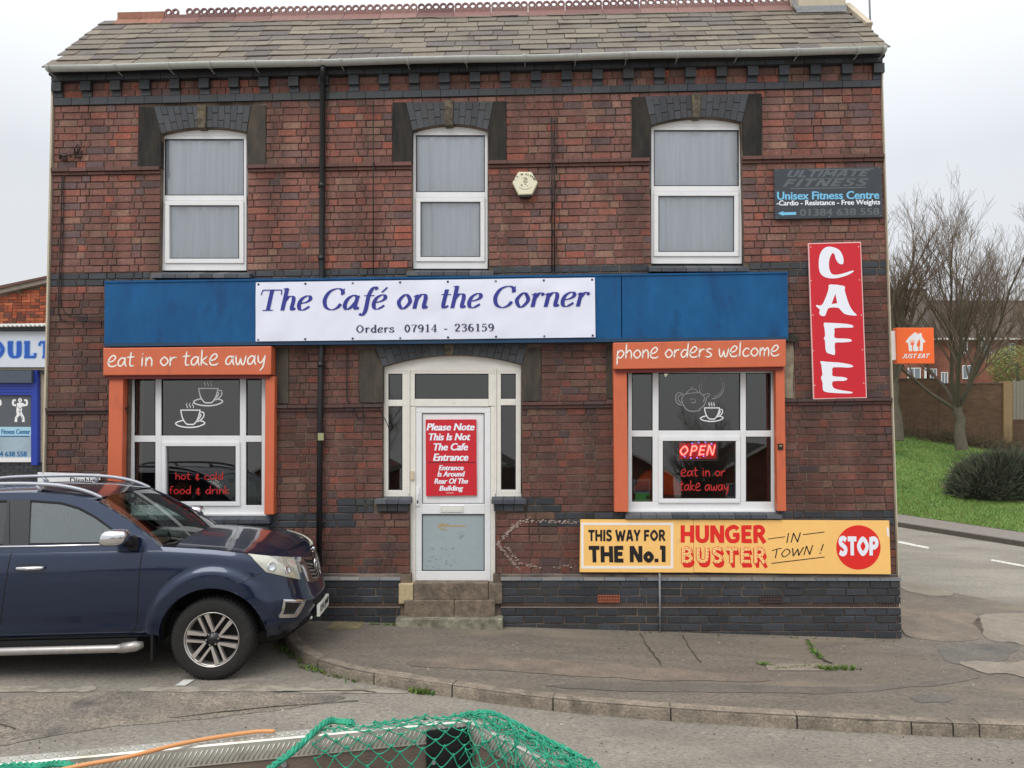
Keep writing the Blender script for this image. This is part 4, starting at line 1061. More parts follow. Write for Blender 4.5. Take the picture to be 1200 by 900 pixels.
# cafe sign
cs = sign('cafe_sign', [(947, 285), (1009, 283.3), (1016, 466.3), (953.2, 468)], -.045, -.02, 'sign_edge', 'tall red sign with white letters CAFE stacked downwards', 'sign')
MB().px([(948.2, 286), (1008, 284.5), (1014.8, 465.2), (954.3, 466.8)], -.047, -.044).build('face', 'sign_red', cs, loc=P(954, 467, -.047), fixn=True)
zc = lambda x, y: (930 + x / 4.615, 280 + y / 4.615)
CL = [[[(185,42),(160,55),(142,85),(136,130),(140,175),(158,200),(190,212),(225,213),(265,205),(300,192),(322,178),(325,172),(310,173),(280,183),(245,192),(215,193),(200,180),(192,155),(192,120),(200,92),(212,76),(222,85),(228,108),(240,128),(255,137),(268,134),(270,110),(262,82),(245,58),(215,45)]],
      [[(196,246),(273,254),(276,275),(288,320),(305,365),(325,395),(343,413),(310,413),(275,405),(255,385),(240,372),(195,372),(182,385),(175,405),(168,417),(148,415),(138,400),(142,382),(122,365),(125,357),(150,360),(168,330),(185,285),(190,262)], [(226,296),(236,348),(205,352)]],
      [[(163,456),(180,453),(240,456),(290,460),(318,467),(323,477),(300,480),(225,482),(222,500),(222,535),(270,538),(305,542),(315,549),(305,556),(260,560),(224,562),(224,600),(222,628),(200,622),(180,615),(172,590),(170,550),(163,538),(170,525),(168,490)]],
      [[(145,661),(175,664),(240,668),(290,675),(318,684),(320,692),(290,696),(215,694),(210,720),(212,742),(260,746),(285,752),(290,760),(270,768),(212,770),(212,800),(230,812),(270,820),(310,826),(320,832),(300,836),(220,833),(175,828),(158,815),(157,780),(148,750),(156,735),(152,700),(150,680)]]]
for loops in CL:
    def fn(x, y, d): p = P(*zc(x, -y), -.048); return (p.x, p.y + d, p.z)
    ll = [[(x, -y) for x, y in catmull(l, True, 2)] if len(l) > 4 else [(x, -y) for x, y in l] for l in loops]
    m = solid(ll, lambda x, y, d: (P(*zc(x, -y), -.0485).x, -.0485 + d, P(*zc(x, -y), -.0485).z), .001)
    m.build('letter', 'sign_white', cs, loc=P(*zc(*loops[0][0]), -.0485), fixn=True)
for x, y in ((92, 45), (352, 42), (95, 226), (356, 222), (105, 412), (366, 413), (107, 605), (372, 600), (115, 792), (379, 780)):
    p = P(*zc(x, y), -.047); MB().lathe([(0, -.004), (.007, -.003), (.008, 0)], p, n=8).build('screw', 'sign_edge', cs, loc=p)

# gym sign
gs = sign('fitness_sign', [(907, 198), (1033, 195.8), (1034.6, 254.6), (908.2, 256.8)], -.035, -.012, 'sign_grey', 'dark grey fitness centre sign with blue and white lettering at upper right', 'sign')
letters(gs, strokes('ULTIMATE', BOLD, 1.5, 1.0, shear=.35, gap=.2), [(922.5, 199.3), (1020, 198.2), (1020, 206.6), (922.5, 208)], -.0355, 'ink_grey')
letters(gs, strokes('FITNESS', BOLD, 1.5, 1.0, shear=.35, gap=.6), [(917, 210), (1018.5, 209), (1018.5, 218), (917, 219.3)], -.0355, 'ink_grey')
draw([('x', [(946, 198.9), (1024, 198)], 1.1), ('x', [(926, 221), (1014, 219.6)], 1.3), ('x', [(940, 209.2), (1018, 208.6)], .8)], 1, 'ink_grey', gs, -.0358, lambda a, b: (a, b), 'swoosh')
letters(gs, bfont('Unisex Fitness Centre', .018, n=3), [(910.6, 224.6), (1030.4, 223.6), (1030.4, 233), (910.6, 234.2)], -.0355, 'ink_sky')
letters(gs, bfont('-Cardio - Resistance - Free Weights', .018, n=3), [(910, 234.9), (1031.4, 233.7), (1031.4, 241.4), (910, 242.8)], -.0355, 'sign_white')
letters(gs, bfont('01384 638 558', .015, n=3), [(937.2, 244.8), (1030.6, 243.6), (1030.6, 252), (937.2, 253.3)], -.0355, 'ink_grey')
MB().px([(911.5, 250), (918, 247.4), (918, 248.8), (933, 248.5), (933, 251.7), (918, 252), (918, 252.9)], -.0362, -.0354).build('arrow', 'ink_sky', gs, fixn=True)
for x, y in ((910, 199.8), (969.5, 197.6), (1030.5, 197), (910.5, 255), (972, 254), (1032, 252.8)):
    p = P(x, y, -.035); MB().lathe([(0, -.004), (.006, -.003), (.007, 0)], p, n=8).build('screw', 'lead', gs, loc=p)

# hunger buster sign (two sheets)
hs = empty('hunger_sign', P(860, 672, -.06), 'long yellow sign with red STOP disc below the right shop window', 'sign')
YS = -.062
MB().px([(680, 608.6), (812.6, 609), (812.6, 670.9), (679.2, 670.4)], YS, YS + .012).build('panel', 'sign_yellow', hs, loc=P(680, 670, YS), fixn=True)
MB().px([(813, 609), (1042, 610), (1044, 672.9), (930, 672.2), (813, 670.6)], YS - .001, YS + .011).build('panel', 'sign_yellow', hs, loc=P(813, 671, YS), fixn=True)
m = MB(); k = 0
for r in hollow(681, 612.5, 789, 666.3, 3.0): m.pr(*r, YS - .0016, YS + .001)
m.build('border', 'sign_yellow_flat' if 0 else 'paint_white', hs, fixn=True)
letters(hs, strokes('THIS WAY FOR', BOLD, 1.55), [(689.5, 620.2), (780, 620.2), (780, 634.7), (689.5, 634.9)], YS - .002, 'ink_black')
letters(hs, strokes('THE No.1', BOLD, 1.75), [(689.8, 639.4), (780, 639.2), (780, 659.4), (690.5, 659.8)], YS - .002, 'ink_black')
letters(hs, strokes('HUNGER', BOLD, 1.7), [(797.6, 614.8), (898, 615), (898.4, 637.6), (797.6, 637.2)], YS - .002, 'ink_red')
BU = strokes('BUSTER', BOLD, 1.35, gap=.9)
for i, (dx, dy) in enumerate(((2.2, 5.4), (1.7, 4.2), (1.2, 3.0), (.7, 1.8), (.3, .8))):
    letters(hs, BU, [(799 + dx, 640.8 + dy), (897.6 + dx, 641.2 + dy), (897.6 + dx, 661 + dy), (799 + dx, 660.6 + dy)], YS - .0015 - .0006 * i, 'ink_red', step=.00005)
letters(hs, strokes('BUSTER', BOLD, 2.0, gap=.9), [(798.4, 640.2), (898.2, 640.6), (898.2, 661.6), (798.4, 661.2)], YS - .0044, 'ink_red', step=.00005, name='letter_outline')
letters(hs, BU, [(799, 640.8), (897.6, 641.2), (897.6, 661), (799, 660.6)], YS - .0050, 'sign_yellow_flat', step=.0001)
dots = MB(); xx = 0; tot = sum(BOLD[c][0] + .9 for c in 'BUSTER') - 1.9
for ch_ in 'BUSTER':
    for kind, pts in BOLD[ch_][1]:
        pp = catmull(pts, kind == 'c', 6) if kind in 'sc' else pts
        d = 0; acc = .6
        for (a0, b0), (a1, b1) in zip(pp, pp[1:]):
            L = hypot(a1 - a0, b1 - b0); 
            while acc < d + L:
                t = (acc - d) / L; a, b = a0 + (a1 - a0) * t + xx, b0 + (b1 - b0) * t
                qx = 799 + (a - .3) / tot * 98.6; qy = 660.8 - b / 7 * 20
                dots.px([(qx + .62 * cos(q), qy + .7 * sin(q)) for q in (0, 1.05, 2.1, 3.14, 4.2, 5.2)], YS - .0062, YS - .006); acc += 1.35
            d += L
    xx += BOLD[ch_][0] + .9
dots.build('bulb_dots', 'ink_red', hs)
letters(hs, strokes('IN', HAND, .14, shear=.05), [(921.5, 624.8), (938.6, 623.8), (938.6, 635.2), (921.5, 636.4)], YS - .002, 'ink_black')
letters(hs, strokes('TOWN !', HAND, .15, shear=.08), [(904.5, 643.2), (965.4, 637.4), (965.4, 648.6), (904.5, 654.4)], YS - .002, 'ink_black')
draw([('x', [(899.9, 631.7), (920.2, 629)], 1.0), ('x', [(940.7, 626.6), (966.2, 623.4)], 1.0), ('x', [(904, 660.2), (966.4, 652.7)], 1.0)], 1, 'ink_black', hs, YS - .002, lambda a, b: (a, b), 'flourish')
c_ = P(1006, 641.5, YS - .0025)
MB().px([(1006 + 26 * cos(q * pi / 24), 641.5 + 26 * sin(q * pi / 24)) for q in range(48)], YS - .0025, YS).build('stop_disc', 'ink_red', hs, loc=c_, fixn=True)
letters(hs, strokes('STOP', BOLD, 1.9), [(982.6, 627.8), (1029.6, 628.6), (1029.6, 652), (983.2, 652)], YS - .003, 'sign_white')
MB().px([(1038.8, 618), (1041.5, 618.4), (1042.2, 629.5), (1040, 628)], YS - .0025, YS).build('torn_patch', 'vinyl_white', hs, fixn=True)

# door notice
ns = empty('door_notice', P(529, 581, .06), 'red notice on the door saying this is not the cafe entrance', 'notice')
YN = .075
for q in ([(498.8, 491.7), (558.0, 491.5), (558.3, 541.6), (499.0, 542)], [(499.0, 542.3), (558.3, 541.9), (558.8, 580.5), (499.3, 581.3)]):
    MB().px(q, YN - .004, YN + .02).build('panel', 'notice_red', ns, loc=P(*q[3], YN), fixn=True)
for tx, q, bo in (('Please Note', (499.8, 496.2, 556.3, 504.6), 1), ('This Is Not', (502.4, 507.8, 551.5, 516.2), 1), ('The Cafe', (507.9, 519.4, 548.6, 528), 1), ('Entrance', (507.4, 531.6, 548.9, 540.2), 1),
              ('Entrance', (514, 545.2, 543.5, 551.2), 1), ('Is Around', (512.5, 552.4, 545, 558.6), 1), ('Rear Of The', (508.9, 560.7, 548.6, 567), 1), ('Building', (514.7, 569.2, 543, 577), 1)):
    letters(ns, bfont(tx, .022, shear=.22, n=4), rectq(*q, -.2), YN - .0045, 'sign_white')
MB().pr(523, 577.3, 531.5, 578, YN - .005, YN - .004).build('small_print', 'sign_edge', ns)
MB().pr(501, 541.2, 556.5, 542.4, YN - .0052, YN - .004).build('divider', mat('divider', rgb(110, 20, 26), .5), ns)

# takeaway sign on the side wall
je = empty('takeaway_sign', P(1070, 426, .75), 'square orange projecting takeaway sign on the right side wall', 'sign')
YJ = .75
x0 = XR + .02
a, b = P(1051, 388, YJ), P(1051, 422, YJ)
bev(MB().box(x0, a.x, YJ - .02, YJ + .02, b.z, a.z).build('bracket', 'vinyl_white', je, loc=(x0, YJ, b.z)), .003)
bev(MB().px([(1050.1, 384), (1094.3, 384), (1095.3, 426), (1051.6, 426)], YJ - .05, YJ + .05).build('light_box', 'takeaway_orange', je, loc=P(1049, 426, YJ), fixn=True), .006)
zj = lambda x, y: (1032 + x / 12.86, 370 + y / 12.86)
hp = [(375,395),(425,325),(500,262),(525,250),(572,284),(580,262),(614,262),(628,325),(675,390),(665,403),(640,402),(632,530),(428,535),(412,405),(385,405)]
def jf(x, y, d): p = P(*zj(x, -y), YJ - .051); return (p.x, p.y + d, p.z)
solid([[(x, -y) for x, y in hp]], jf, .001).build('house_logo', 'vinyl_white', je, loc=P(1070, 411, YJ - .051), fixn=True)
cut = MB()
for poly in ([(452,360),(460,360),(462,405),(452,405)], [(474,360),(482,360),(482,405),(474,405)], [(498,360),(506,360),(508,405),(498,405)], [(450,405),(510,405),(505,435),(490,448),(492,537),(478,537),(475,448),(455,435)],
             [(583,350),(597,390),(595,450),(585,468),(590,532),(572,532),(568,470),(545,455),(548,420),(565,380)]):
    cut.px([zj(x, y) for x, y in poly], YJ - .0525, YJ - .051)
cut.build('fork_and_knife_cutout', 'takeaway_orange', je, fixn=True)
letters(je, strokes('JUST EAT', BOLD, 1.5, 1.1, shear=.22), [zj(330, 572), zj(742, 568), zj(728, 640), zj(322, 645)], YJ - .0515, 'vinyl_white')

# alarm box
al = empty('alarm_box', P(615.5, 229, -.05), 'cream hexagonal burglar alarm box between the middle and right upper windows', 'alarm box')
za = lambda x, y: (590 + x / 18, 190 + y / 18)
hx = [za(*p) for p in ((315,200),(590,200),(725,430),(600,680),(320,690),(185,430))]
mat('alarm_cream', rgb(224, 218, 190), .45)
bev(MB().px(hx, -.085, -.0).build('cover', 'alarm_cream', al, loc=P(615.5, 228, -.08), fixn=True), .012)
bev(MB().px([za(*p) for p in ((320,680),(600,680),(560,740),(360,740))], -.07, 0).build('strobe', 'black_iron', al, fixn=True), .006)
tt = 'T.E.W ALARMS'
lt = MB()
for i, ch_ in enumerate(tt):
    if ch_ == ' ': continue
    an = radians(160 - 140 * i / (len(tt) - 1)); cx, cy = 450 + 205 * cos(an), 440 - 165 * sin(an); rot = pi / 2 - an
    for v, f in bfont(ch_, .04, n=3):
        V = []
        for a_, b_ in v:
            u, w = (a_ - .25) * 52, -b_ * 60
            V.append(P(*za(cx + u * cos(rot) - w * sin(rot), cy + u * sin(rot) + w * cos(rot)), -.0862))
        lt.add(V, f)
lt.build('lettering', mat('ink_olive', rgb(82, 82, 70), .6), al)
draw([('s', [(415,345),(440,330),(480,335),(495,365),(470,395),(430,400)], 14), ('s', [(430,385),(460,360),(480,350)], 12), ('s', [(425,410),(450,435),(490,425),(500,395)], 12), ('x', [(370,480),(400,478)], 22), ('x', [(385,490),(384,512)], 14), ('x', [(450,470),(480,474)], 12), ('x', [(505,490),(515,512)], 12), ('s', [(330,530),(380,560),(450,572),(530,558),(590,528)], 7)],
     8, 'ink_olive', al, -.0862, za, 'emblem')
for s in al.children:
    pass

# ------------------------------------------------------------------ shutter boxes and posts round the shop windows
def canopy(name, face, dep, posts, text, quad, label):
    r = empty(name, P(face[3][0], face[3][1], -dep), label, 'shop front', 'orange surrounds of the two shop windows')
    bev(MB().px(face, -dep, -.0).build('shutter_box', 'orange_paint', r, loc=P(*face[3], -dep), fixn=True), .01)
    (xl, yl), (xr, yr) = face[3], face[2]
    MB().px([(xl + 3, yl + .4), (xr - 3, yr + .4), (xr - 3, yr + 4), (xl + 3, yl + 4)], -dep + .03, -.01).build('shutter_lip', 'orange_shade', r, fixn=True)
    for p in posts: bev(MB().px(p, -.10, .0).build('post', 'orange_paint', r, loc=P(*p[3], -.1), fixn=True), .006)
    letters(r, text, quad, -dep - .001, 'paint_white')
    return r
canopy('shop_surround', [(120.7, 407.8), (318, 405.6), (317.6, 439.2), (120.7, 440)], .16,
       [[(128, 441), (144.5, 441), (141.5, 640), (124.5, 640)], [(311, 441), (322, 441), (320.5, 603), (309.5, 603)]],
       strokes('eat in or take away', HAND, .17, shear=.06), [(126, 411.5), (311.5, 408.5), (311.5, 434.5), (126, 437)], 'orange shutter box and posts reading eat in or take away')
canopy('shop_surround', [(718.5, 401.5), (921.3, 397.8), (921, 429.8), (718.8, 432.8)], .16,
       [[(718.7, 433), (734.5, 433), (736.5, 600), (720, 600)], [(909, 430), (919.5, 430), (921.5, 599), (911, 599)]],
       strokes('phone orders welcome', HAND, .17, shear=.06), [(722.3, 402.8), (913.5, 399.5), (913.5, 424.6), (722.3, 428)], 'orange shutter box and posts reading phone orders welcome')
bs = empty('small_switch', P(915, 527, -.11), 'small black switch plate on the right orange post', 'switch')
bev(MB().pr(911.6, 519.8, 918, 527, -.115, -.10).build('plate', 'black_iron', bs, fixn=True), .003)
MB().pr(913.4, 521.5, 916.4, 523.2, -.118, -.114).build('button', 'brass', bs)

# OPEN sign and things behind the right shop window
op = empty('open_sign', P(817.5, 540, YW + .05), 'lit red OPEN sign with blue lights hanging in the right shop window', 'open sign')
YO = YW + .06
bev(MB().px([(793.6, 516), (841.6, 515), (841.6, 539.3), (793.6, 540.2)], YO, YO + .04).build('case', 'black_iron', op, loc=P(793.6, 540, YO), fixn=True), .004)
fr_ = MB()
for r in hollow(793.6, 515.6, 841.6, 539.7, .8): fr_.pr(*r, YO - .006, YO)
fr_.build('case_edge', 'lead', op)
mat('open_red', (.9, .02, .03), .4, emit=(1, .05, .05), estr=2.6)
mat('open_glow', (.3, .01, .01), .5, emit=(1, .02, .03), estr=.22)
mat('open_blue', (.1, .1, .9), .4, emit=(.25, .2, 1), estr=2.5)
mat('open_pink', (.9, .5, .4), .4, emit=(1, .45, .35), estr=1.6)
MB().px([(796, 519), (839.5, 518.5), (839.5, 537.5), (796, 538)], YO - .002, YO).build('glow_panel', 'open_glow', op, fixn=True)
letters(op, strokes('OPEN', HAND if 0 else BOLD, 1.35, shear=.14, gap=.5), [(797, 521.6), (839, 520.8), (838, 533.8), (796, 534.8)], YO - .004, 'open_red')
letters(op, strokes('OPEN', BOLD, .5, shear=.14, gap=.5), [(797.6, 522.2), (838.4, 521.4), (837.4, 533.2), (796.6, 534.2)], YO - .008, 'open_pink')
for x, y in ((811.2, 519.6), (818.8, 518.6), (826.5, 518), (834, 520), (802.4, 535), (809.6, 536.8), (817, 536.4), (824.6, 534.6)):
    p = P(x, y, YO - .006); MB().lathe([(0, -.004), (.008, -.003), (.008, .004)], p, n=8).build('led', 'open_blue', op, loc=p)
MB().tube([P(826, 540, YO + .02), P(818, 543, YO + .02), P(843, 543.6, YO + .02)], .004, 5).build('wire', 'black_iron', op)

oc = empty('orange_chair', P(768, 600, .55), 'large rounded orange chair back behind the right shop window', 'chair')
mat('orange_plastic', rgb(236, 92, 34), .5)
cp = P(770, 578, .36); rows = []
for i in range(13):
    th = pi * i / 12; rows.append([(cp.x - .30 * cos(th) * cos(ph * .9), cp.y + .16 * sin(ph) * sin(th), cp.z - .02 + .33 * sin(th) * (cos(ph) ** .5 if cos(ph) > 0 else 0)) for ph in [-(pi / 2) + pi * k / 12 for k in range(13)]])
MB().grid(rows).build('shell', 'orange_plastic', oc, loc=cp)
MB().box(cp.x - .28, cp.x + .28, cp.y - .1, cp.y + .35, cp.z - .12, cp.z - .06).build('seat', 'orange_plastic', oc)
for dx in (-.2, .2):
    for dy in (0, .3): MB().tube([(cp.x + dx, cp.y + dy, cp.z - .1), (cp.x + dx * 1.2, cp.y + dy, .1)], .015, 6).build('leg', 'black_iron', oc)
gp = empty('green_box', P(753, 588, .2), 'small green box with black lid beside a plant inside the right shop window', 'box')
MB().pr(744.5, 578, 761.5, 587, .18, .26).build('carton', mat('green_card', rgb(48, 190, 84), .5), gp, fixn=True)
MB().pr(744, 575, 762, 578, .175, .265).build('lid', 'black_iron', gp, fixn=True)
MB().pr(757.5, 580.5, 760.5, 584.5, .178, .18).build('badge', 'black_iron', gp)
hpnt = empty('house_plant', P(752, 588, .4), 'leafy green pot plant behind the green box in the shop window', 'plant')
mat('leaf_green', rgb(48, 96, 48), .6, var=.3, scale=20)
lf = MB(); rn = random.Random(9); c0 = P(751, 584, .42)
for k in range(60):
    a = rn.uniform(0, 2 * pi); l = rn.uniform(.06, .16); h = rn.uniform(.02, .18); b0 = Vector((c0.x + rn.uniform(-.09, .09), .42 + rn.uniform(-.06, .06), c0.z + h))
    d = Vector((cos(a) * l, sin(a) * l * .6, rn.uniform(-.02, .06))); s_ = Vector((-sin(a), cos(a), .3)) * .016
    lf.add([b0, b0 + d * .5 + s_, b0 + d, b0 + d * .5 - s_], [(0, 1, 2, 3)])
lf.build('foliage', 'leaf_green', hpnt); MB().lathe([(0, -.12), (.06, -.12), (.08, .02), (.07, .02)], c0, axis='z', n=14).build('pot', 'terracotta', hpnt)
sg = MB(); pp0 = P(781, 433, .35); sg.box(pp0.x - .05, pp0.x + .07, .3, .4, pp0.z - .06, pp0.z + .01)
lm = empty('ceiling_lamp', pp0, 'small lit cream lamp behind the top of the right shop window', 'lamp')
MB().prism([P(778.5, 435.5, .3), P(785.5, 435.5, .3), P(782, 439, .3), P(780.5, 441.5, .3)], (0, .06, 0)).build('shade', mat('lamp_cream', rgb(230, 220, 170), .5, emit=(1, .9, .6), estr=.5), lm, fixn=True)

# ------------------------------------------------------------------ cables, bracket, aerial, low wall sign
def cable(pts, Y, r, label, m='cable', name='wall_cable'):
    o = MB().tube([P(a, b, Y) for a, b in (catmull(pts, k=4) if len(pts) > 2 else pts)], r, 5).build(name, m, None, loc=P(*pts[-1], Y))
    return tag(o, label, 'cable', 'cables on the brick front')
cable([(72.5, 207), (71, 280), (69, 340), (68.5, 365), (72, 374), (85, 377.5), (100, 376), (121, 377.5)], -.02, .006, 'black cable looping down the left corner to the blue fascia')
cable([(74.5, 205), (74.5, 260), (72, 330), (70.5, 352), (78, 368), (95, 371.5), (121, 371)], -.018, .005, 'thinner inner cable beside the left corner loop')
cable([(437.5, 118), (437.5, 322)], -.055, .007, 'thin dark cable running down left of the middle upper window')
cable([(646.5, 138), (646.8, 318)], -.05, .009, 'dark cable right of the alarm box, left of a pair')
cable([(649.6, 140), (649.8, 318)], -.05, .008, 'dark cable right of the alarm box, right of a pair')
cable([(407, 408), (406.5, 440), (407, 468), (412, 474), (419, 488), (424, 490), (426.5, 485), (425, 483)], -.03, .008, 'black cable with hooked end left of the door')
cable([(440, 472), (447, 484), (453, 495), (456, 503)], -.02, .005, 'short cable crossing the left door post')
cable([(65, 98), (61.5, 104), (61, 110), (64, 113)], -.08, .004, 'small wire loop at the left eaves corner')
br_ = empty('wall_bracket', P(80, 186, -.02), 'rusty iron bracket on the upper left brickwork', 'bracket')
mat('rust', rgb(78, 62, 56), .9, var=.3, scale=40)
mb = MB(); mb.tube([P(70, 185, 0), P(71, 180, -.06), P(75, 183, -.10), P(80, 181, -.06), P(84, 184, -.04)], .014, 6)
mb.tube([P(88, 184, 0), P(87, 174, -.08), P(91, 169, -.10), P(94, 173, -.07), P(90, 180, -.02)], .010, 6); mb.build('arm', 'rust', br_)
MB().pr(72, 179, 77, 187, -.03, 0).build('plate', 'rust', br_, fixn=True); MB().pr(86, 176, 95, 184, -.02, 0).build('plate', 'rust', br_, fixn=True)
ae = empty('aerial_pole', P(1020, 41, 1.3), 'thin grey aerial pole rising above the right end of the roof', 'aerial')
a, b = P(1020.6, 44, 1.3), P(1017.5, -40, 1.3); MB().tube([Vector((a.x, 1.3, a.z - .8)), b], .014, 8).build('pole', 'lead', ae)
MB().tube([P(1020.5, 27, 1.26), P(1020.5, 29, 1.26)], .026, 8).build('clamp', 'lead', ae)
ds = sign('disabled_sign', [(44, 553.5), (117, 555.5), (117.5, 574), (44, 573)], -.03, -.015, 'vinyl_white', 'low white wall sign at left behind the truck roof rails', 'sign')
letters(ds, bfont('Disabled', .02, n=2), [(82, 559.5), (115.5, 560), (115.5, 566.6), (82, 566)], -.031, 'ink_black')
# ------------------------------------------------------------------ ground
mat('road', rgb(148, 141, 130), .92, col2=rgb(130, 123, 113), scale=.55, var=.16, bump=.8, bscale=130, fine=(42, .36), dirt=rgb(118, 110, 100), dscale=.45, dlo=.52, dhi=.66, stretch=(.6, 1.5, 1))
mat('road_rough', rgb(142, 131, 117), .95, col2=rgb(114, 107, 99), scale=1.4, var=.34, bump=1.0, bscale=75, fine=(42, .5), dirt=rgb(74, 70, 68), dscale=2.2, dlo=.56, dhi=.72)
mat('pavement', rgb(122, 113, 102), .93, col2=rgb(104, 97, 88), scale=.9, var=.22, bump=1.0, bscale=110, fine=(44, .42), dirt=rgb(142, 130, 113), dscale=.9, dlo=.5, dhi=.66, stretch=(.5, 1.6, 1))
mat('kerb_stone', rgb(146, 135, 119), .92, col2=rgb(118, 108, 96), scale=4, var=.3, bump=.9, bscale=60, fine=(50, .3), dirt=rgb(80, 72, 62), dscale=2.4, dlo=.55, dhi=.7)
mat('pale_concrete', rgb(142, 132, 119), .92, col2=rgb(130, 121, 108), scale=3, var=.2, bump=.7, bscale=80, fine=(60, .2))
mat('mossy_concrete', rgb(138, 126, 92), .95, col2=rgb(110, 102, 78), scale=6, var=.3, bump=.8)
mat('red_asphalt', rgb(130, 117, 103), .93, col2=rgb(112, 102, 92), scale=2, var=.25, bump=.9, fine=(60, .3))
mat('green_asphalt', rgb(112, 107, 98), .93, col2=rgb(96, 93, 87), scale=2, var=.2, bump=.9, fine=(60, .3))
mat('dark_asphalt', rgb(112, 105, 96), .93, col2=rgb(98, 93, 86), scale=2, var=.2, bump=.9, fine=(60, .3))
mat('crack', rgb(56, 51, 44), .95, col2=rgb(68, 66, 46), scale=6)
mat('road_paint', rgb(210, 208, 200), .8, var=.2, scale=20, dirt=rgb(140, 134, 124), dscale=14, dlo=.52, dhi=.62)
mat('worn_paint', rgb(158, 150, 136), .9, var=.2, scale=20, dirt=rgb(120, 112, 100), dscale=6, dlo=.45, dhi=.6)
mat('grass', rgb(84, 116, 50), .9, col2=rgb(100, 130, 60), scale=1.1, var=.3, bump=.8, dirt=rgb(70, 84, 40), dscale=.9, dlo=.6, dhi=.75)
mat('grass_blade', rgb(80, 140, 40), .8, attr=True)
def axis(pts, n):
    out = []
    for a, b, k in pts: out += [a + (b - a) * i / k for i in range(k)]
    return out + [pts[-1][1]]
xs = axis([(-90, -20, 7), (-20, 22, 42), (22, 120, 8)], 0); ys = axis([(-95, -60, 4), (-60, -12, 16), (-12, 14, 26), (14, 140, 8)], 0)
structure(MB().grid([[(x, y, gz(x, y) - .11) for x in xs] for y in ys], smooth=False).build('road', 'road'))
K_PX = [(336.5, 747), (342, 754.5), (353, 763), (370, 771.5), (392, 779), (430, 787.5), (517, 801), (632, 816.5), (768, 828.5), (915, 837.5), (1068, 845.5), (1200, 850.5)]
kw = [G(a, b) for a, b in K_PX]
pre = [Vector((-3.05, .0, 0)), Vector((-3.0, -.3, 0)), Vector((kw[0].x - .12, kw[0].y + .28, 0))]
post = [Vector((5.2, kw[-1].y - .02, 0)), Vector((6.3, -2.5, 0)), Vector((7.3, -1.4, 0))]
RE = [G(1200, 712), G(1120, 695), G(1055, 681)]
post2 = [Vector((RE[0].x + .15, RE[0].y - 1.4, 0))]
path = [(p.x, p.y) for p in pre + kw + post]
pc = catmull(path, k=8)
def split_at(xj):                 # parameter of the first path point whose x passes xj
    for i, p in enumerate(pc):
        if p[0] > xj and p[1] < -.5: return i
    return len(pc) - 1
side = catmull([(post[-1].x, post[-1].y), (post2[0].x, post2[0].y), (RE[0].x, RE[0].y), (RE[1].x, RE[1].y), (RE[2].x, RE[2].y), (RE[2].x - .35, RE[2].y + 4), (RE[2].x - .9, 16)], k=3)
outline = pc + side + [(3.0, 16), (3.0, .25), (-3.05, .25)]
def sheet(outl, name, m, dz, parent=None, cuts=True, kind='structure', label=None):
    vs, fs = curve_fill([outl]); b = bmesh.new()
    bv = [b.verts.new((x, y, 0)) for x, y in vs]
    for f in fs:
        try: b.faces.new([bv[i] for i in f])
        except ValueError: pass
    if cuts:
        for y in (0.0, -12.0):
            bmesh.ops.bisect_plane(b, geom=b.verts[:] + b.edges[:] + b.faces[:], plane_co=(0, y, 0), plane_no=(0, 1, 0))
        for x in (-9.0, 16.0):
            bmesh.ops.bisect_plane(b, geom=b.verts[:] + b.edges[:] + b.faces[:], plane_co=(x, 0, 0), plane_no=(1, 0, 0))
    for v in b.verts: v.co.z = gz(v.co.x, v.co.y) + dz
    bmesh.ops.recalc_face_normals(b, faces=b.faces)
    if b.faces and sum(f.normal.z for f in b.faces) < 0: bmesh.ops.reverse_faces(b, faces=b.faces)
    me = bpy.data.meshes.new(name); b.to_mesh(me); b.free(); me.materials.append(MATS[m])
    o = bpy.data.objects.new(name, me); COL.objects.link(o)
    if parent: o.parent = parent
    elif kind: o['kind'] = kind
    if label: o['label'] = label
    return o
pav = sheet(outline, 'pavement', 'pavement', 0.0)
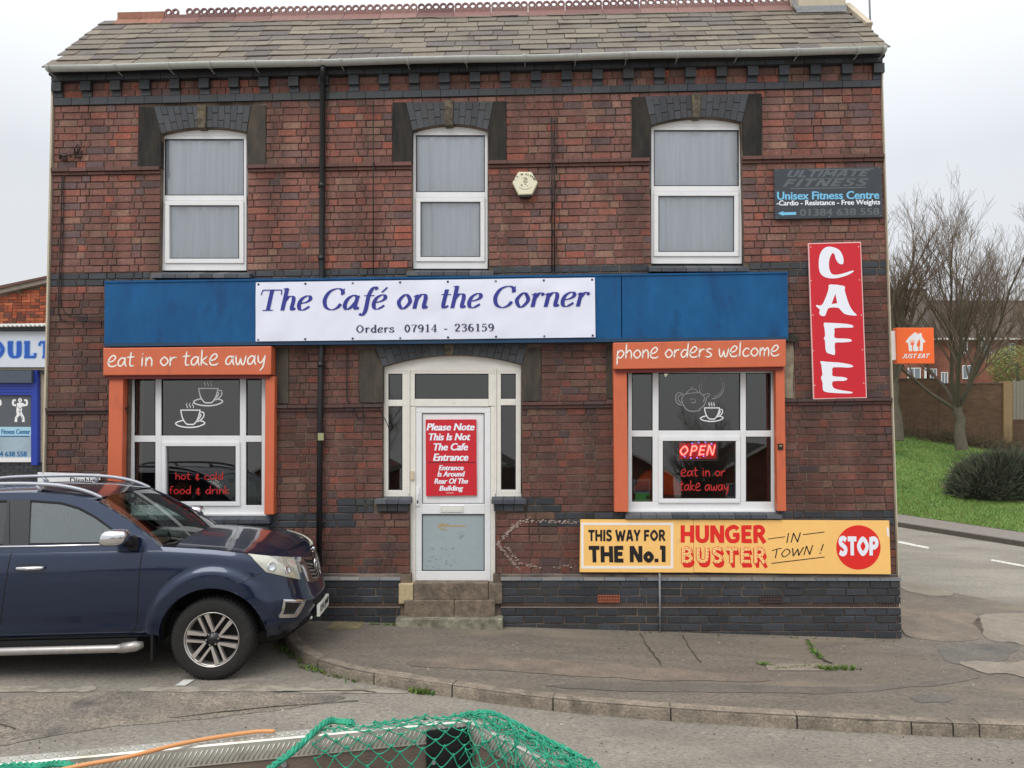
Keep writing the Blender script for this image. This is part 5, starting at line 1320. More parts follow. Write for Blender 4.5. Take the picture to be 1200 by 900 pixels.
# kerb stones
kerb = structure(bpy.data.objects.new('kerb', None)); COL.objects.link(kerb)
jx = [G(a, b).x for a, b in ((372, 772), (430, 787.5), (517, 801), (632, 816.5), (768, 828.5), (916.7, 837.5), (1067.7, 845.5), (1113, 847), (1138, 848))]
idx = [0, 12] + [split_at(x) for x in jx] + [split_at(4.7), split_at(5.6), split_at(6.5), len(pc) - 1]
def offset(i, d):
    a = pc[max(0, i - 1)]; b = pc[min(len(pc) - 1, i + 1)]; dx, dy = b[0] - a[0], b[1] - a[1]; L = hypot(dx, dy)
    return (pc[i][0] - dy / L * d, pc[i][1] + dx / L * d)
for i0, i1 in zip(idx, idx[1:]):
    if i1 <= i0: continue
    rows = []; hj = RND.uniform(-.004, .004)
    seq = list(range(i0, i1 + 1))
    for q, i in enumerate(seq):
        sh = 0
        prof = [(-.002, -.16), (.0, -.02), (.006, -.004), (.02, .004), (.10, .006), (.125, .003), (.125, -.05)]
        row = []
        for d, z in prof:
            x, y = offset(i, d + RND.uniform(-.002, .002))
            if q == 0 or q == len(seq) - 1:                         # keep an open joint
                j = pc[min(i + 1, len(pc) - 1)] if q == 0 else pc[i - 1]; L = hypot(j[0] - pc[i][0], j[1] - pc[i][1]) or 1
                x += (j[0] - pc[i][0]) / L * .007; y += (j[1] - pc[i][1]) / L * .007
            row.append((x, y, gz(x, y) + z + hj + RND.uniform(-.0015, .0015)))
        rows.append(row)
    m = MB().grid(rows, smooth=False); n = len(rows[0])
    o0 = len(m.v); m.v += rows[0] + rows[-1]; m.f += [tuple(range(o0, o0 + n)), tuple(range(o0 + 2 * n - 1, o0 + n - 1, -1))]; m.t += [None, None]; m.sm += [False, False]
    m.build('kerb_stone', 'kerb_stone', kerb, loc=rows[0][0], fixn=True)
kj = [(x, y) for x, y in (offset(i, .004) for i in range(len(pc)))]; kj2 = [offset(i, .12) for i in range(len(pc))]
MB().grid([[(a[0], a[1], gz(*a) - .16) for a in kj], [(a[0], a[1], gz(*a) - .012) for a in kj], [(a[0], a[1], gz(*a) - .012) for a in kj2]], smooth=False).build('kerb_joint', mat('joint', rgb(52, 48, 43), .95), kerb)
# patches, covers, cracks
def patch(pxs, name, m, dz, parent, smooth=True, off=0.0):
    pts = [(G(a, b, off).x, G(a, b, off).y) for a, b in pxs]
    if smooth:
        pts = catmull(pts, True, 10)
        pts = [(x + .05 * noise.noise(Vector((x * 3, y * 3, 1))) + .025 * noise.noise(Vector((x * 14, y * 14, 5))), y + .05 * noise.noise(Vector((x * 3, y * 3, 7))) + .025 * noise.noise(Vector((x * 14, y * 14, 9)))) for x, y in pts]
    return sheet(pts, name, m, dz, parent)
roadobj = bpy.data.objects['road']
patch([(380, 737.5), (395, 726), (428, 729), (420, 737.5)], 'concrete_patch', 'mossy_concrete', .004, pav, False)
patch([(1100, 758), (1140, 754), (1192, 754), (1184, 770), (1150, 777), (1116, 777)], 'asphalt_patch', 'green_asphalt', .004, pav)
patch([(1146, 723), (1180, 719), (1230, 722), (1230, 756), (1170, 752), (1150, 744)], 'concrete_patch', 'pale_concrete', .004, pav)
patch([(1127, 777), (1180, 776), (1230, 776), (1230, 800), (1180, 790), (1150, 789)], 'concrete_patch', 'pale_concrete', .008, pav)
patch([(1056, 682), (1090, 687), (1118, 697), (1095, 699), (1066, 694), (1057, 690)], 'concrete_patch', 'pale_concrete', .006, pav)
patch([(1056, 704), (1090, 705), (1146, 722), (1150, 744), (1120, 752), (1058, 742)], 'asphalt_patch', 'red_asphalt', .004, pav)
patch([(640, 803), (760, 801), (900, 803), (1010, 806), (1130, 794), (1140, 798), (1010, 812), (860, 812), (700, 809)], 'asphalt_patch', 'dark_asphalt', .004, pav)
patch([(520, 771), (620, 772), (740, 780), (860, 790), (900, 798), (760, 797), (600, 787), (480, 780)], 'asphalt_patch', 'red_asphalt', .0045, pav)
patch([(895, 778), (960, 778.4), (972, 786.5), (901, 786.5)], 'utility_cover', 'pale_concrete', .006, pav, False)
patch([(1068, 816), (1110, 815), (1114, 822), (1075, 823)], 'asphalt_patch', 'green_asphalt', .004, pav)
patch([(0, 819), (100, 812), (270, 812), (405, 817), (300, 836), (170, 848), (60, 862), (0, 873), (-60, 880), (-60, 822)], 'rough_patch', 'road_rough', .004, roadobj, off=-.11).location.z = -.11
patch([(-30, 804), (60, 804.5), (106, 806), (98, 811.5), (0, 811), (-30, 811)], 'faded_line', 'worn_paint', .006, roadobj, off=-.11).location.z = -.11
patch([(175, 806), (300, 804), (400, 807), (480, 812), (400, 813), (300, 811), (180, 811)], 'faded_line', 'worn_paint', .0055, roadobj, off=-.11).location.z = -.11
patch([(205, 804.5), (215, 797.5), (228, 797.5), (217, 804.5)], 'road_marking', 'road_paint', .009, roadobj, False, off=-.11).location.z = -.11
patch([(1046, 634), (1048, 633), (1089, 641.5), (1088, 643.5), (1046, 635.2)], 'road_marking', 'road_paint', .006, roadobj, False, off=-.11).location.z = -.11
patch([(1162, 655.6), (1230, 668), (1230, 670.4), (1161, 657.4)], 'road_marking', 'road_paint', .006, roadobj, False, off=-.11).location.z = -.11
def crack(pts, w, name='crack', m='crack', dz=.009, off=0.0, par=None):
    rn = random.Random(int(pts[0][0])); p = catmull(pts, k=5) if len(pts) > 2 else [tuple(a + (b - a) * t / 10 for a, b in zip(*pts)) for t in range(11)]
    wv = [(G(a, b, off).x + rn.uniform(-.01, .01), G(a, b, off).y + rn.uniform(-.01, .01)) for a, b in p]
    v, f = ribbon(wv, lambda a, b, t: w * rn.uniform(.5, 1.3))
    o = MB().add([(x, y, gz(x, y) + dz + off) for x, y in v], [q[::-1] for q in f]).build(name, m, par or pav); return o
crack([(750, 742), (758, 757), (768, 770), (775, 779)], .013); crack([(946, 750), (953, 762), (962, 772), (975, 778)], .035)
crack([(800, 745), (812, 765), (822, 777)], .012); crack([(1057, 738), (1062, 745), (1070, 748)], .012)
crack([(320, 812), (345, 811), (415, 810), (440, 812)], .02, off=-.11, par=roadobj)
crack([(-30, 846), (-10, 849), (8, 852), (18, 856)], .012, off=-.11, par=roadobj); crack([(200, 842), (300, 831), (420, 822)], .015, off=-.11, par=roadobj)

# weeds
mat('weed', rgb(78, 112, 44), .8, attr=True)
wd = MB(); rn = random.Random(5)
def tufts(pts, n, spread, h, off=0.0):
    for _ in range(n):
        i = rn.randrange(len(pts) - 1) if len(pts) > 1 else 0; t = rn.random()
        a = pts[i]; b = pts[i + 1] if len(pts) > 1 else a
        g = G(a[0] + (b[0] - a[0]) * t, a[1] + (b[1] - a[1]) * t, off)
        x, y = g.x + rn.gauss(0, spread), g.y + rn.gauss(0, spread * .5); z = gz(x, y) + off
        for q in range(5):
            an = rn.uniform(0, 6.28); l = h * rn.uniform(.3, 1); w = .006
            wd.add([(x - w * sin(an), y + w * cos(an), z), (x + w * sin(an), y - w * cos(an), z), (x + cos(an) * l * .7, y + sin(an) * l * .7, z + l)], [(0, 1, 2)], rgb(rn.randint(70, 120), rn.randint(100, 140), rn.randint(40, 60)))
tufts([(482, 812), (512, 814)], 60, .03, .07, -.11); tufts([(895, 779), (900, 780)], 26, .03, .04); tufts([(945, 752), (952, 764), (962, 773)], 50, .025, .045)
tufts([(955, 783), (975, 785), (1000, 784)], 90, .05, .05); tufts([(905, 785), (960, 779)], 30, .02, .025); tufts([(350, 782), (372, 787), (420, 800)], 70, .04, .05, -.11); tufts([(338, 760), (352, 778)], 50, .05, .07, -.11)
tufts([(432, 732), (462, 733)], 24, .02, .04); tufts([(700, 740), (1050, 752)], 26, .02, .03)
wd.build('weeds', 'weed')['kind'] = 'stuff'
gv = MB(); rn = random.Random(8)
for _ in range(900):
    px_, py_ = rn.uniform(0, 1200), rn.uniform(752, 895)
    on = rn.random() < .5
    g = G(px_, py_, 0); inside = g.y > -2.3 and g.x > -1.2
    if abs(g.y + 2.3) < .5: continue
    off = 0 if inside else -.11
    g = G(px_, py_, off); z = gz(g.x, g.y) + off; r = rn.uniform(.003, .009) * (1.6 if rn.random() < .05 else 1); c = rn.choice([(150, 145, 135), (90, 84, 76), (70, 64, 58), (84, 76, 66)]) if rn.random() < .93 else (205, 200, 190)
    a = rn.uniform(0, 6)
    gv.add([(g.x + r * cos(a + k * 1.57), g.y + r * sin(a + k * 1.57), z) for k in range(4)] + [(g.x, g.y, z + r)], [(0, 1, 4), (1, 2, 4), (2, 3, 4), (3, 0, 4)], rgb(*c))
gv.build('grit', mat('grit', (.3, .3, .3), .9, attr=True))['kind'] = 'stuff'

# ------------------------------------------------------------------ far side of the side road
fk = [G(1050, 617, -.11), G(1200, 641, -.11)]; fp = [G(1050, 602), G(1200, 624)]
def ext(a, b, t): return Vector((a.x + (b.x - a.x) * t, a.y + (b.y - a.y) * t, 0))
tt_ = [-1.2, 0, 1, 2.5]
far_k = [ext(*fk, t) for t in tt_]; far_p = [ext(*fp, t) for t in tt_]
def V3(p, dz): return (p.x, p.y, gz(p.x, p.y) + dz)
structure(MB().grid([[V3(p, -.12) for p in far_k], [V3(p, .0) for p in far_k], [V3(p + Vector((.12, .05, 0)), .002) for p in far_k]], smooth=False).build('far_kerb', mat('far_kerb_stone', rgb(84, 78, 70), .9, var=.2, scale=4)))
structure(MB().grid([[V3(p + Vector((.12, .05, 0)), .0) for p in far_k], [V3(p, .0) for p in far_p]], smooth=False).build('footpath', mat('footpath', rgb(126, 118, 110), .92, var=.2, scale=3, fine=(40, .2))))
YT = 20.0
top_px = [(900, 492), (1048, 507), (1127, 519), (1200, 530), (1330, 545)]
tops = [P(a, b, YT) for a, b in top_px]; bots = [ext(*fp, t) for t in (-1.0, 0, .5, 1, 2.5)]
NB, NT_ = 40, 18; bank = []; from mathutils.bvhtree import BVHTree
def lerp_list(L, t):
    t *= len(L) - 1; i = min(int(t), len(L) - 2); return L[i].lerp(L[i + 1], t - i)
bz = [Vector((p.x, p.y, gz(p.x, p.y) + .01)) for p in bots]
for j in range(NT_ + 1):
    v = j / NT_; row = []
    for i in range(NB + 1):
        p = lerp_list(bz, i / NB).lerp(lerp_list(tops, i / NB), v)
        p.z += .10 * sin(pi * v) + .05 * noise.noise(Vector((p.x * .6, p.y * .6, 0))) * min(1, 4 * v)
        row.append(p)
    bank.append(row)
for e_ in (3.0, 40.0): bank.append([Vector((p.x + e_ * .2, p.y + e_, p.z + .04)) for p in bank[NT_]])
bm_ = MB().grid(bank); structure(bm_.build('grass_bank', 'grass'))
bvh = BVHTree.FromPolygons([Vector(v) for v in bm_.v], bm_.f)
def on_bank(px, py):
    h = bvh.ray_cast(EYE, ray(px, py).normalized()); return h[0] if h[0] is not None else P(px, py, 17)
gb = MB(); rn = random.Random(2); tris = []
for _ in range(42000):
    i, j = rn.uniform(.05, .85) * NB, rn.random() ** 1.1 * NT_; a, b = int(i), int(j)
    if b >= NT_: continue
    p = bank[b][a].lerp(bank[b][a + 1], i - a).lerp(bank[b + 1][a].lerp(bank[b + 1][a + 1], i - a), j - b)
    an = rn.uniform(0, 6.28); h = rn.uniform(.025, .085); w = rn.uniform(.006, .014); k = .5 + .5 * noise.noise(Vector((p.x * 1.2, p.y * 1.2, 3)))
    c = rgb(88 + 42 * k, 120 + 28 * k, 54 + 18 * k, k=rn.uniform(.7, 1.2)) if rn.random() < .93 else rgb(140, 128, 84)
    gb.add([(p.x - w, p.y, p.z - .01), (p.x + w, p.y, p.z - .01), (p.x + cos(an) * h * .6, p.y + sin(an) * h * .6, p.z + h)], [(0, 1, 2)], c)
gb.build('grass', 'grass_blade')['kind'] = 'stuff'

# distant masonry shows courses only as pattern
def brick_far(name, c1, c2, mort, rot=False):
    m = bpy.data.materials.new(name); m.use_nodes = True; MATS[name] = m; N, L = m.node_tree.nodes, m.node_tree.links
    g = N.new('ShaderNodeNewGeometry'); s = N.new('ShaderNodeSeparateXYZ'); L.new(g.outputs['Position'], s.inputs[0])
    c = N.new('ShaderNodeCombineXYZ'); L.new(s.outputs['X'], c.inputs[0]); L.new(s.outputs['Z'], c.inputs[1])
    b = N.new('ShaderNodeTexBrick'); b.inputs['Scale'].default_value = 1.0; b.inputs['Brick Width'].default_value = .235; b.inputs['Row Height'].default_value = .078
    b.inputs['Mortar Size'].default_value = .008; b.inputs['Color1'].default_value = (*c1, 1); b.inputs['Color2'].default_value = (*c2, 1); b.inputs['Mortar'].default_value = (*mort, 1)
    L.new(c.outputs[0], b.inputs['Vector'])
    t = N.new('ShaderNodeTexNoise'); t.inputs['Scale'].default_value = .8; t.inputs['Detail'].default_value = 8; L.new(g.outputs['Position'], t.inputs['Vector'])
    r = N.new('ShaderNodeMapRange'); r.inputs['From Min'].default_value = .3; r.inputs['From Max'].default_value = .7; r.inputs['To Min'].default_value = .65; r.inputs['To Max'].default_value = 1.3; L.new(t.outputs['Fac'], r.inputs['Value'])
    x = N.new('ShaderNodeVectorMath'); x.operation = 'SCALE'; L.new(b.outputs['Color'], x.inputs[0]); L.new(r.outputs[0], x.inputs['Scale'])
    L.new(x.outputs[0], N['Principled BSDF'].inputs['Base Color']); N['Principled BSDF'].inputs['Roughness'].default_value = .9
    return m
brick_far('wall_brown', rgb(112, 84, 62), rgb(96, 70, 54), rgb(92, 80, 66)); brick_far('house_red', rgb(136, 78, 58), rgb(118, 66, 52), rgb(120, 100, 86))
brick_far('roof_tiles', rgb(98, 84, 74), rgb(82, 70, 62), rgb(54, 46, 42)); brick_far('roof_tiles_dark', rgb(88, 80, 70), rgb(74, 66, 58), rgb(48, 44, 40))
gw = empty('garden_wall', P(1110, 515, 20.05), 'long brown brick garden wall at the top of the grass bank', 'wall')
for x0, x1, yt, Yf in ((960, 1100, 444.5, 20.05), (1100.2, 1176, 450, 20.08)):
    MB().pr(x0, yt, x1, 545, Yf, Yf + .24).build('wall_panel', 'wall_brown', gw, loc=P(x0, 545, Yf), fixn=True)
    MB().pr(x0 - .3, yt - 1.2, x1 + .3, yt, Yf - .02, Yf + .26).build('coping', mat('coping_stone', rgb(96, 84, 70), .9), gw, fixn=True)
MB().pr(1176.2, 447, 1186.5, 548, 20.0, 20.36).build('pier', mat('pier_brick', rgb(150, 124, 92), .9, var=.2, scale=6), gw, fixn=True)
MB().pr(1186.7, 492, 1330, 560, 20.07, 20.3).build('wall_panel', 'wall_brown', gw, fixn=True)
fn_ = empty('timber_fence', P(1195, 491, 20.2), 'weathered grey timber fence on the low wall at the right edge', 'fence')
mat('timber', rgb(136, 128, 116), .9, var=.3, scale=5, stretch=(6, 6, .5))
for k in range(28): MB().pr(1187 + k * 4.3, 446 + RND.uniform(-1, 1), 1187 + k * 4.3 + 4.0, 491.5, 20.14, 20.17).build('board', 'timber', fn_, loc=P(1187 + k * 4.3, 491, 20.14), fixn=True)
MB().pr(1186, 470, 1310, 473, 20.18, 20.24).build('rail', 'timber', fn_, fixn=True)

def far_window(par, x0, y0, x1, y1, Y, nbar=1):
    mb = MB()
    for r in hollow(x0, y0, x1, y1, .9) + [((x0 + x1) / 2 - .4, y0, (x0 + x1) / 2 + .4, y1)] * nbar: mb.pr(*r, Y - .06, Y + .02)
    o = mb.build('window', 'upvc', par, loc=P(x0, y1, Y), fixn=True)
    MB().pr(x0 + .5, y0 + .5, x1 - .5, y1 - .5, Y - .03, Y).build('pane', mat('far_pane', rgb(120, 128, 136), .15), o, fixn=True)
def far_house(name, x0, x1, yr, ye, yb, Y, dr, roofm, wallm, label, wins, chim=None):
    h = empty(name, P((x0 + x1) / 2, yb, Y), label, 'house', 'far houses beyond the garden wall')
    MB().pr(x0, ye, x1, yb, Y, Y + 2 * dr).build('wall', wallm, h, loc=P(x0, yb, Y), fixn=True)
    a, b = P(x0 - 3, ye + 1, Y - .4), P(x1 + 3, ye + 1, Y - .4); c, d = P(x1, yr, Y + dr), P(x0, yr, Y + dr)
    e_, f_ = Vector((b.x, Y + 2 * dr + .4, b.z)), Vector((a.x, Y + 2 * dr + .4, a.z))
    rf = MB().add([a, b, c, d, e_, f_], [(0, 1, 2, 3), (3, 2, 4, 5), (0, 3, 5), (1, 4, 2)]).build('roof', roofm, h, loc=a, fixn=True)
    MB().pr(x0 - 3, ye, x1 + 3, ye + 2, Y - .42, Y - .36).build('fascia', 'upvc_old', h, fixn=True)
    MB().tube([d, c], .09, 6).build('ridge', 'terracotta_far' if 'terracotta_far' in MATS else mat('terracotta_far', rgb(96, 72, 62), .8), rf)
    for w_ in wins: far_window(h, *w_, Y)
    return h
far_house('far_house', 985, 1086, 340, 392, 520, 34, 5.2, 'roof_tiles_dark', 'house_red', 'far brick house with dark roof behind the left bare tree',
          [(1012, 402, 1024, 418), (1064, 431, 1079, 449), (1083.5, 431, 1085.8, 449)])
far_house('far_house', 1088, 1420, 353.5, 396, 540, 36, 4.6, 'roof_tiles', 'house_red', 'long far brick terrace with brown roof behind the large bare tree',
          [(1090, 432, 1098, 449), (1103, 436, 1111, 452), (1122, 400, 1134, 414), (1150, 398, 1162, 414), (1178, 402, 1190, 416), (1215, 402, 1230, 416), (1128, 428, 1140, 444)])

# ------------------------------------------------------------------ bare trees, bush
mat('bark', rgb(92, 85, 72), .95, var=.35, scale=6, bump=.9, bscale=20); mat('twig', rgb(108, 95, 80), .95, col2=rgb(122, 104, 88), scale=2)
def bare_tree(base, H, seed, label, name='bare_tree', limbs=6, fork=.16, spread=.55, r0=.17, kids=(6, 6, 5), grp=None):
    rn = random.Random(seed); root = empty(name, base, label, 'tree', grp or 'bare winter trees'); trunk, crown = MB(), MB()
    def branch(mb, p, d, L, r, lvl):
        n = 5 if lvl < 3 else 3; pts = [p.copy()]; rs = [r]; dd = d.copy()
        for i in range(n):
            dd = (dd + Vector((rn.gauss(0, .10), rn.gauss(0, .10), rn.gauss(0, .05) + .07))).normalized()
            pts.append(pts[-1] + dd * L / n); rs.append(max(.0035, r * (1 - .75 * (i + 1) / n)))
        mb.tube(pts, rs, 7 if lvl == 0 else 5 if lvl == 1 else 3, caps=False)
        if lvl - 1 < len(kids) and lvl >= 1:
            k = kids[lvl - 1]
            for q in range(k):
                t = rn.uniform(.22, .98) if lvl > 1 else .25 + .72 * (q + rn.random()) / k
                i = min(n - 1, int(t * n)); pp = pts[i].lerp(pts[i + 1], t * n - i)
                dv = (pts[i + 1] - pts[i]).normalized(); ax = Vector((rn.gauss(0, 1), rn.gauss(0, 1), rn.gauss(0, .4)))
                side_ = (ax - dv * ax.dot(dv)).normalized(); a = rn.uniform(.35, .75)
                nd = (dv * cos(a) + side_ * sin(a)); nd.z += .18; nd.normalize()
                branch(crown, pp, nd, L * rn.uniform(.42, .62) * (1.1 - .35 * t), rs[i] * .55, lvl + 1)
    fz = H * fork; pts = [Vector(base) + Vector((0, 0, -.3))]; 
    for i in range(1, 6): pts.append(Vector(base) + Vector((.05 * sin(i * 2 + seed), .03 * i, fz * i / 5)))
    trunk.tube(pts, [r0 * 1.35, r0 * 1.1, r0, r0 * .95, r0 * .93, r0 * 1.0], 12, caps=False)
    top = pts[-1]
    for k in range(limbs):
        a = 2 * pi * k / limbs + rn.uniform(-.3, .3); sp = spread * rn.uniform(.5, 1.15) if k else .1
        d = Vector((cos(a) * sin(sp), sin(a) * sin(sp), cos(sp))).normalized(); st_ = top + Vector((0, 0, -rn.uniform(0, .25)))
        LL = (H - fz) * rn.uniform(.72, .98) * (1 if sp < .5 else .86)
        branch(trunk, st_, d, LL, r0 * rn.uniform(.45, .62), 1)
    trunk.build('trunk', 'bark', root, loc=base); crown.build('crown', 'twig', root, loc=base); return root
bt2 = on_bank(1127, 517); bt1 = on_bank(1051, 506)
tree_big = bare_tree(bt2, 7.3, 21, 'large bare tree with spreading branches in front of the brown garden wall', limbs=9, fork=.17, spread=.8, r0=.15, kids=(10, 8, 7))
tree_l = bare_tree(bt1 + Vector((-.0, .1, 0)), 6.9, 5, 'bare tree half hidden by the right corner of the cafe', limbs=7, fork=.24, spread=.55, r0=.2, kids=(9, 7, 7))
tree_b = bare_tree(P(1215, 505, 24), 6.4, 33, 'bare tree behind the timber fence at the right edge', limbs=6, fork=.2, spread=.6, r0=.15, kids=(8, 6, 5))
# low spiky bush
mat('bush_leaf', rgb(66, 74, 56), .8, attr=True)
b0 = on_bank(1178, 578); bu = MB(); rn = random.Random(6); RX, RYY, RZ = 1.55, 1.0, 1.30
bush = empty('bush', b0, 'low dark spiky mounded bush on the grass bank', 'bush')
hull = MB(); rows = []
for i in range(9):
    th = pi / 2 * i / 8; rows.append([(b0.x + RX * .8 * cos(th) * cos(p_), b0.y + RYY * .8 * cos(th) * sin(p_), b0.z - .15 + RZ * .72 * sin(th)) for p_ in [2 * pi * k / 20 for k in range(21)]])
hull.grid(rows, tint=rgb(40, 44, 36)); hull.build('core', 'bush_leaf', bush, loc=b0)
for _ in range(15000):
    ph = rn.uniform(0, 2 * pi); th = math.asin(rn.random() ** .8)
    lump = 1 + .2 * noise.noise(Vector((cos(ph) * 2, sin(ph) * 2, th * 2)))
    n_ = Vector((cos(th) * cos(ph) / RX, cos(th) * sin(ph) / RYY, sin(th) / RZ)).normalized()
    p = Vector((b0.x + RX * .86 * lump * cos(th) * cos(ph), b0.y + RYY * .86 * lump * cos(th) * sin(ph), b0.z - .15 + RZ * .84 * lump * sin(th)))
    d = (n_ + Vector((rn.gauss(0, .35), rn.gauss(0, .35), .55 + rn.gauss(0, .3)))).normalized(); L = rn.uniform(.14, .34) if rn.random() < .8 else rn.uniform(.3, .6); w = d.cross(Vector((rn.gauss(0, 1), rn.gauss(0, 1), rn.gauss(0, 1)))).normalized() * rn.uniform(.005, .010)
    k = rn.uniform(.6, 1.35); c = rgb(*rn.choice([(78, 86, 66), (64, 74, 58), (92, 98, 78), (54, 60, 48), (104, 96, 78)]), k=k)
    tip = p + d * L + Vector((0, 0, -.05 * rn.random()))
    bu.add([p - w, p + w, p + d * L * .6 + w * .7, tip], [(0, 1, 2), (0, 2, 3)], c)
bu.build('foliage', 'bush_leaf', bush, loc=b0)
# dry stems and brambles along the foot of the wall
dm = MB()
for _ in range(900):
    px_ = rn.choice([rn.uniform(1095, 1200), rn.uniform(1048, 1200)]); q = on_bank(px_, 508 + (px_ - 1048) * .145 + rn.uniform(0, 4)); h = rn.uniform(.15, 1.1 if rn.random() < .3 else .45)
    dm.tube([q, q + Vector((rn.gauss(0, .12), 0, h * .6)), q + Vector((rn.gauss(0, .3), rn.gauss(0, .1), h))], [.008, .006, .003], 3, caps=False, tint=rgb(*rn.choice([(120, 104, 78), (92, 78, 60), (70, 66, 48)])))
dm.build('dry_brambles', 'bush_leaf')['kind'] = 'stuff'
sh = empty('shrub', P(1192, 440, 23), 'yellow green shrub showing above the timber fence', 'shrub'); sl_ = MB(); c0 = P(1192, 425, 23)
for _ in range(5000):
    v = Vector((rn.gauss(0, 1), rn.gauss(0, 1), rn.gauss(0, 1))).normalized() * rn.uniform(.6, 1.0); p = c0 + Vector((v.x * 1.3, v.y * .8, v.z * .95 - .2)); a = Vector((rn.gauss(0, 1), rn.gauss(0, 1), rn.gauss(0, 1))).normalized() * .04; b = a.orthogonal().normalized() * .025
    sl_.add([p - a, p + b, p + a, p - b], [(0, 1, 2, 3)], rgb(*rn.choice([(120, 128, 62), (96, 108, 52), (140, 140, 80)]), k=rn.uniform(.7, 1.2)))
sl_.build('foliage', 'bush_leaf', sh); MB().tube([c0 + Vector((0, 0, -3.0)), c0], .06, 6).build('stem', 'bark', sh)

# ------------------------------------------------------------------ neighbouring shop at the left
YNB = 8.9
nb = empty('neighbour_shop', P(20, 560, YNB), 'neighbouring brick gym building with blue shop front at the left edge', 'building')
MB().px([(-190, 384), (78, 384), (78, 600), (-190, 600)], YNB + .02, YNB + .3).build('front_wall', 'render_cream', nb, loc=P(0, 600, YNB), fixn=True)
MB().px([(-190, 384), (78, 384), (78, 322), (58, 326.5), (0, 339.5), (-190, 382)], YNB + .10, YNB + .3).build('gable_core', 'mortar', nb, loc=P(0, 384, YNB), fixn=True)
MB().px([(-190, 600), (78, 600), (78, 326), (58, 330.5), (0, 343.5), (-190, 384)], YNB + .3, YNB + 9).build('side_body', 'wall_brown', nb, fixn=True)
bc = [(182, 92, 58), (166, 82, 54), (192, 108, 70), (146, 76, 54), (120, 72, 56)]
zb0 = P(20, 383, YNB).z; rh = .078; rn = random.Random(3)
for r in range(16):
    z0 = zb0 + r * rh; x = P(-14, 360, YNB).x - (r % 2) * .12
    while True:
        w = .225 if rn.random() < .7 else .112
        pa = P(60, 360, YNB).x
        if x > pa + .3: break
        zl = P(0, 343.5, YNB).z + (x - P(0, 343, YNB).x) * (P(58, 330.5, YNB).z - P(0, 343.5, YNB).z) / (P(58, 330, YNB).x - P(0, 343, YNB).x)
        if z0 + rh < zl:
            MB().box(x + .005, x + w - .005, YNB + .08 + rn.uniform(0, .006), YNB + .11, z0 + .005, z0 + rh - .005, rgb(*rn.choice(bc), k=rn.uniform(.8, 1.1))).build('brick', 'brick', nb, loc=(x, YNB + .08, z0))
        x += w + .003
mat('weathered_wood', rgb(140, 130, 118), .9, var=.25, scale=4, bump=.6)
MB().px([(-190, 378), (0, 337.5), (62, 323.5), (62, 329.5), (0, 343.5), (-190, 384)], YNB - .02, YNB + .3).build('bargeboard', 'weathered_wood', nb, fixn=True)
MB().px([(-190, 374), (0, 334.5), (62, 321.5), (62, 324), (0, 338), (-190, 378)], YNB - .06, YNB + .4).build('verge_tiles', mat('verge', rgb(96, 70, 60), .8), nb, fixn=True)
cr = []
a, b = P(-60, 381.5, YNB - .35), P(66, 380.5, YNB - .35); n = 200
for dy, dz in ((0, 0), (.42, .05)): cr.append([(a.x + (b.x - a.x) * i / n, a.y + dy, a.z + dz + .028 * sin(i / n * 2 * pi * 24)) for i in range(n + 1)])
o = MB().grid(cr).build('corrugated_sheet', mat('corrugated', rgb(214, 214, 210), .6), nb); sm_ = o.modifiers.new('t', 'SOLIDIFY'); sm_.thickness = .03
MB().pr(-60, 382.6, 66, 387, YNB - .28, YNB - .1).build('gutter', 'black_iron', nb, fixn=True)
nsn = empty('gym_fascia_sign', P(20, 432, YNB - .2), 'white shop fascia with blue capital letters OULT at the left edge', 'sign')
bev(MB().pr(-60, 388, 66, 430.5, YNB - .16, YNB).build('panel', mat('fascia_white', rgb(206, 212, 222), .5, var=.05, scale=2), nsn, fixn=True), .01)
for off_, m_, wd_ in ((0, mat('halo_blue', rgb(150, 188, 232), .5), 1), (1, mat('letter_blue', rgb(26, 84, 178), .45), 0)):
    ext_ = .9 if wd_ else 0
    for ch_, x0, x1 in (('O', -11, 5.4), ('U', 8.9, 25.2), ('L', 28.2, 42.6), ('T', 45, 61)):
        letters(nsn, strokes(ch_, SERIF, 2.2 if not wd_ else 3.2, .9 if not wd_ else 1.9), rectq(x0 - ext_, 399.8 - ext_, x1 + ext_, 419.6 + ext_), YNB - .165 - off_ * .006, m_, 'letter' if off_ else 'letter_halo')
MB().pr(-60, 430.7, 60, 433.5, YNB - .12, YNB).build('ledge', 'weathered_wood', nb, fixn=True)
ch2 = empty('gym_window', P(20, 545, YNB - .1), 'blue framed gym shop window with poster of flexing figures', 'shop window')
MB().pr(-60, 434, 36.8, 448.5, YNB - .22, YNB).build('shutter_case', mat('case_grey', rgb(74, 82, 96), .25), ch2, fixn=True)
mat('frame_blue', rgb(32, 58, 158), .4)
for r in ((-60, 448.8, 36.5, 463), (36.5, 434, 43.5, 545)): MB().pr(*r, YNB - .12, YNB).build('frame', 'frame_blue', ch2, fixn=True)
for k in range(4): MB().pr(-60, 449.5 + k * 3.3, 36.4, 450 + k * 3.3, YNB - .125, YNB - .12).build('slat_line', mat('blue_dark', rgb(20, 36, 110), .4), ch2, fixn=True)
MB().pr(-60, 463.2, 36.3, 500, YNB - .06, YNB).build('poster', mat('poster_grey', rgb(84, 88, 94), .4), ch2, fixn=True)
MB().pr(-60, 500.2, 36.3, 536, YNB - .06, YNB).build('poster', mat('poster_pale', rgb(158, 178, 190), .4, col2=rgb(140, 156, 168), scale=1), ch2, fixn=True)
MB().pr(-60, 500.2, 36.3, 510.5, YNB - .063, YNB - .06).build('poster_band', mat('poster_sky', rgb(164, 204, 222), .4), ch2, fixn=True)
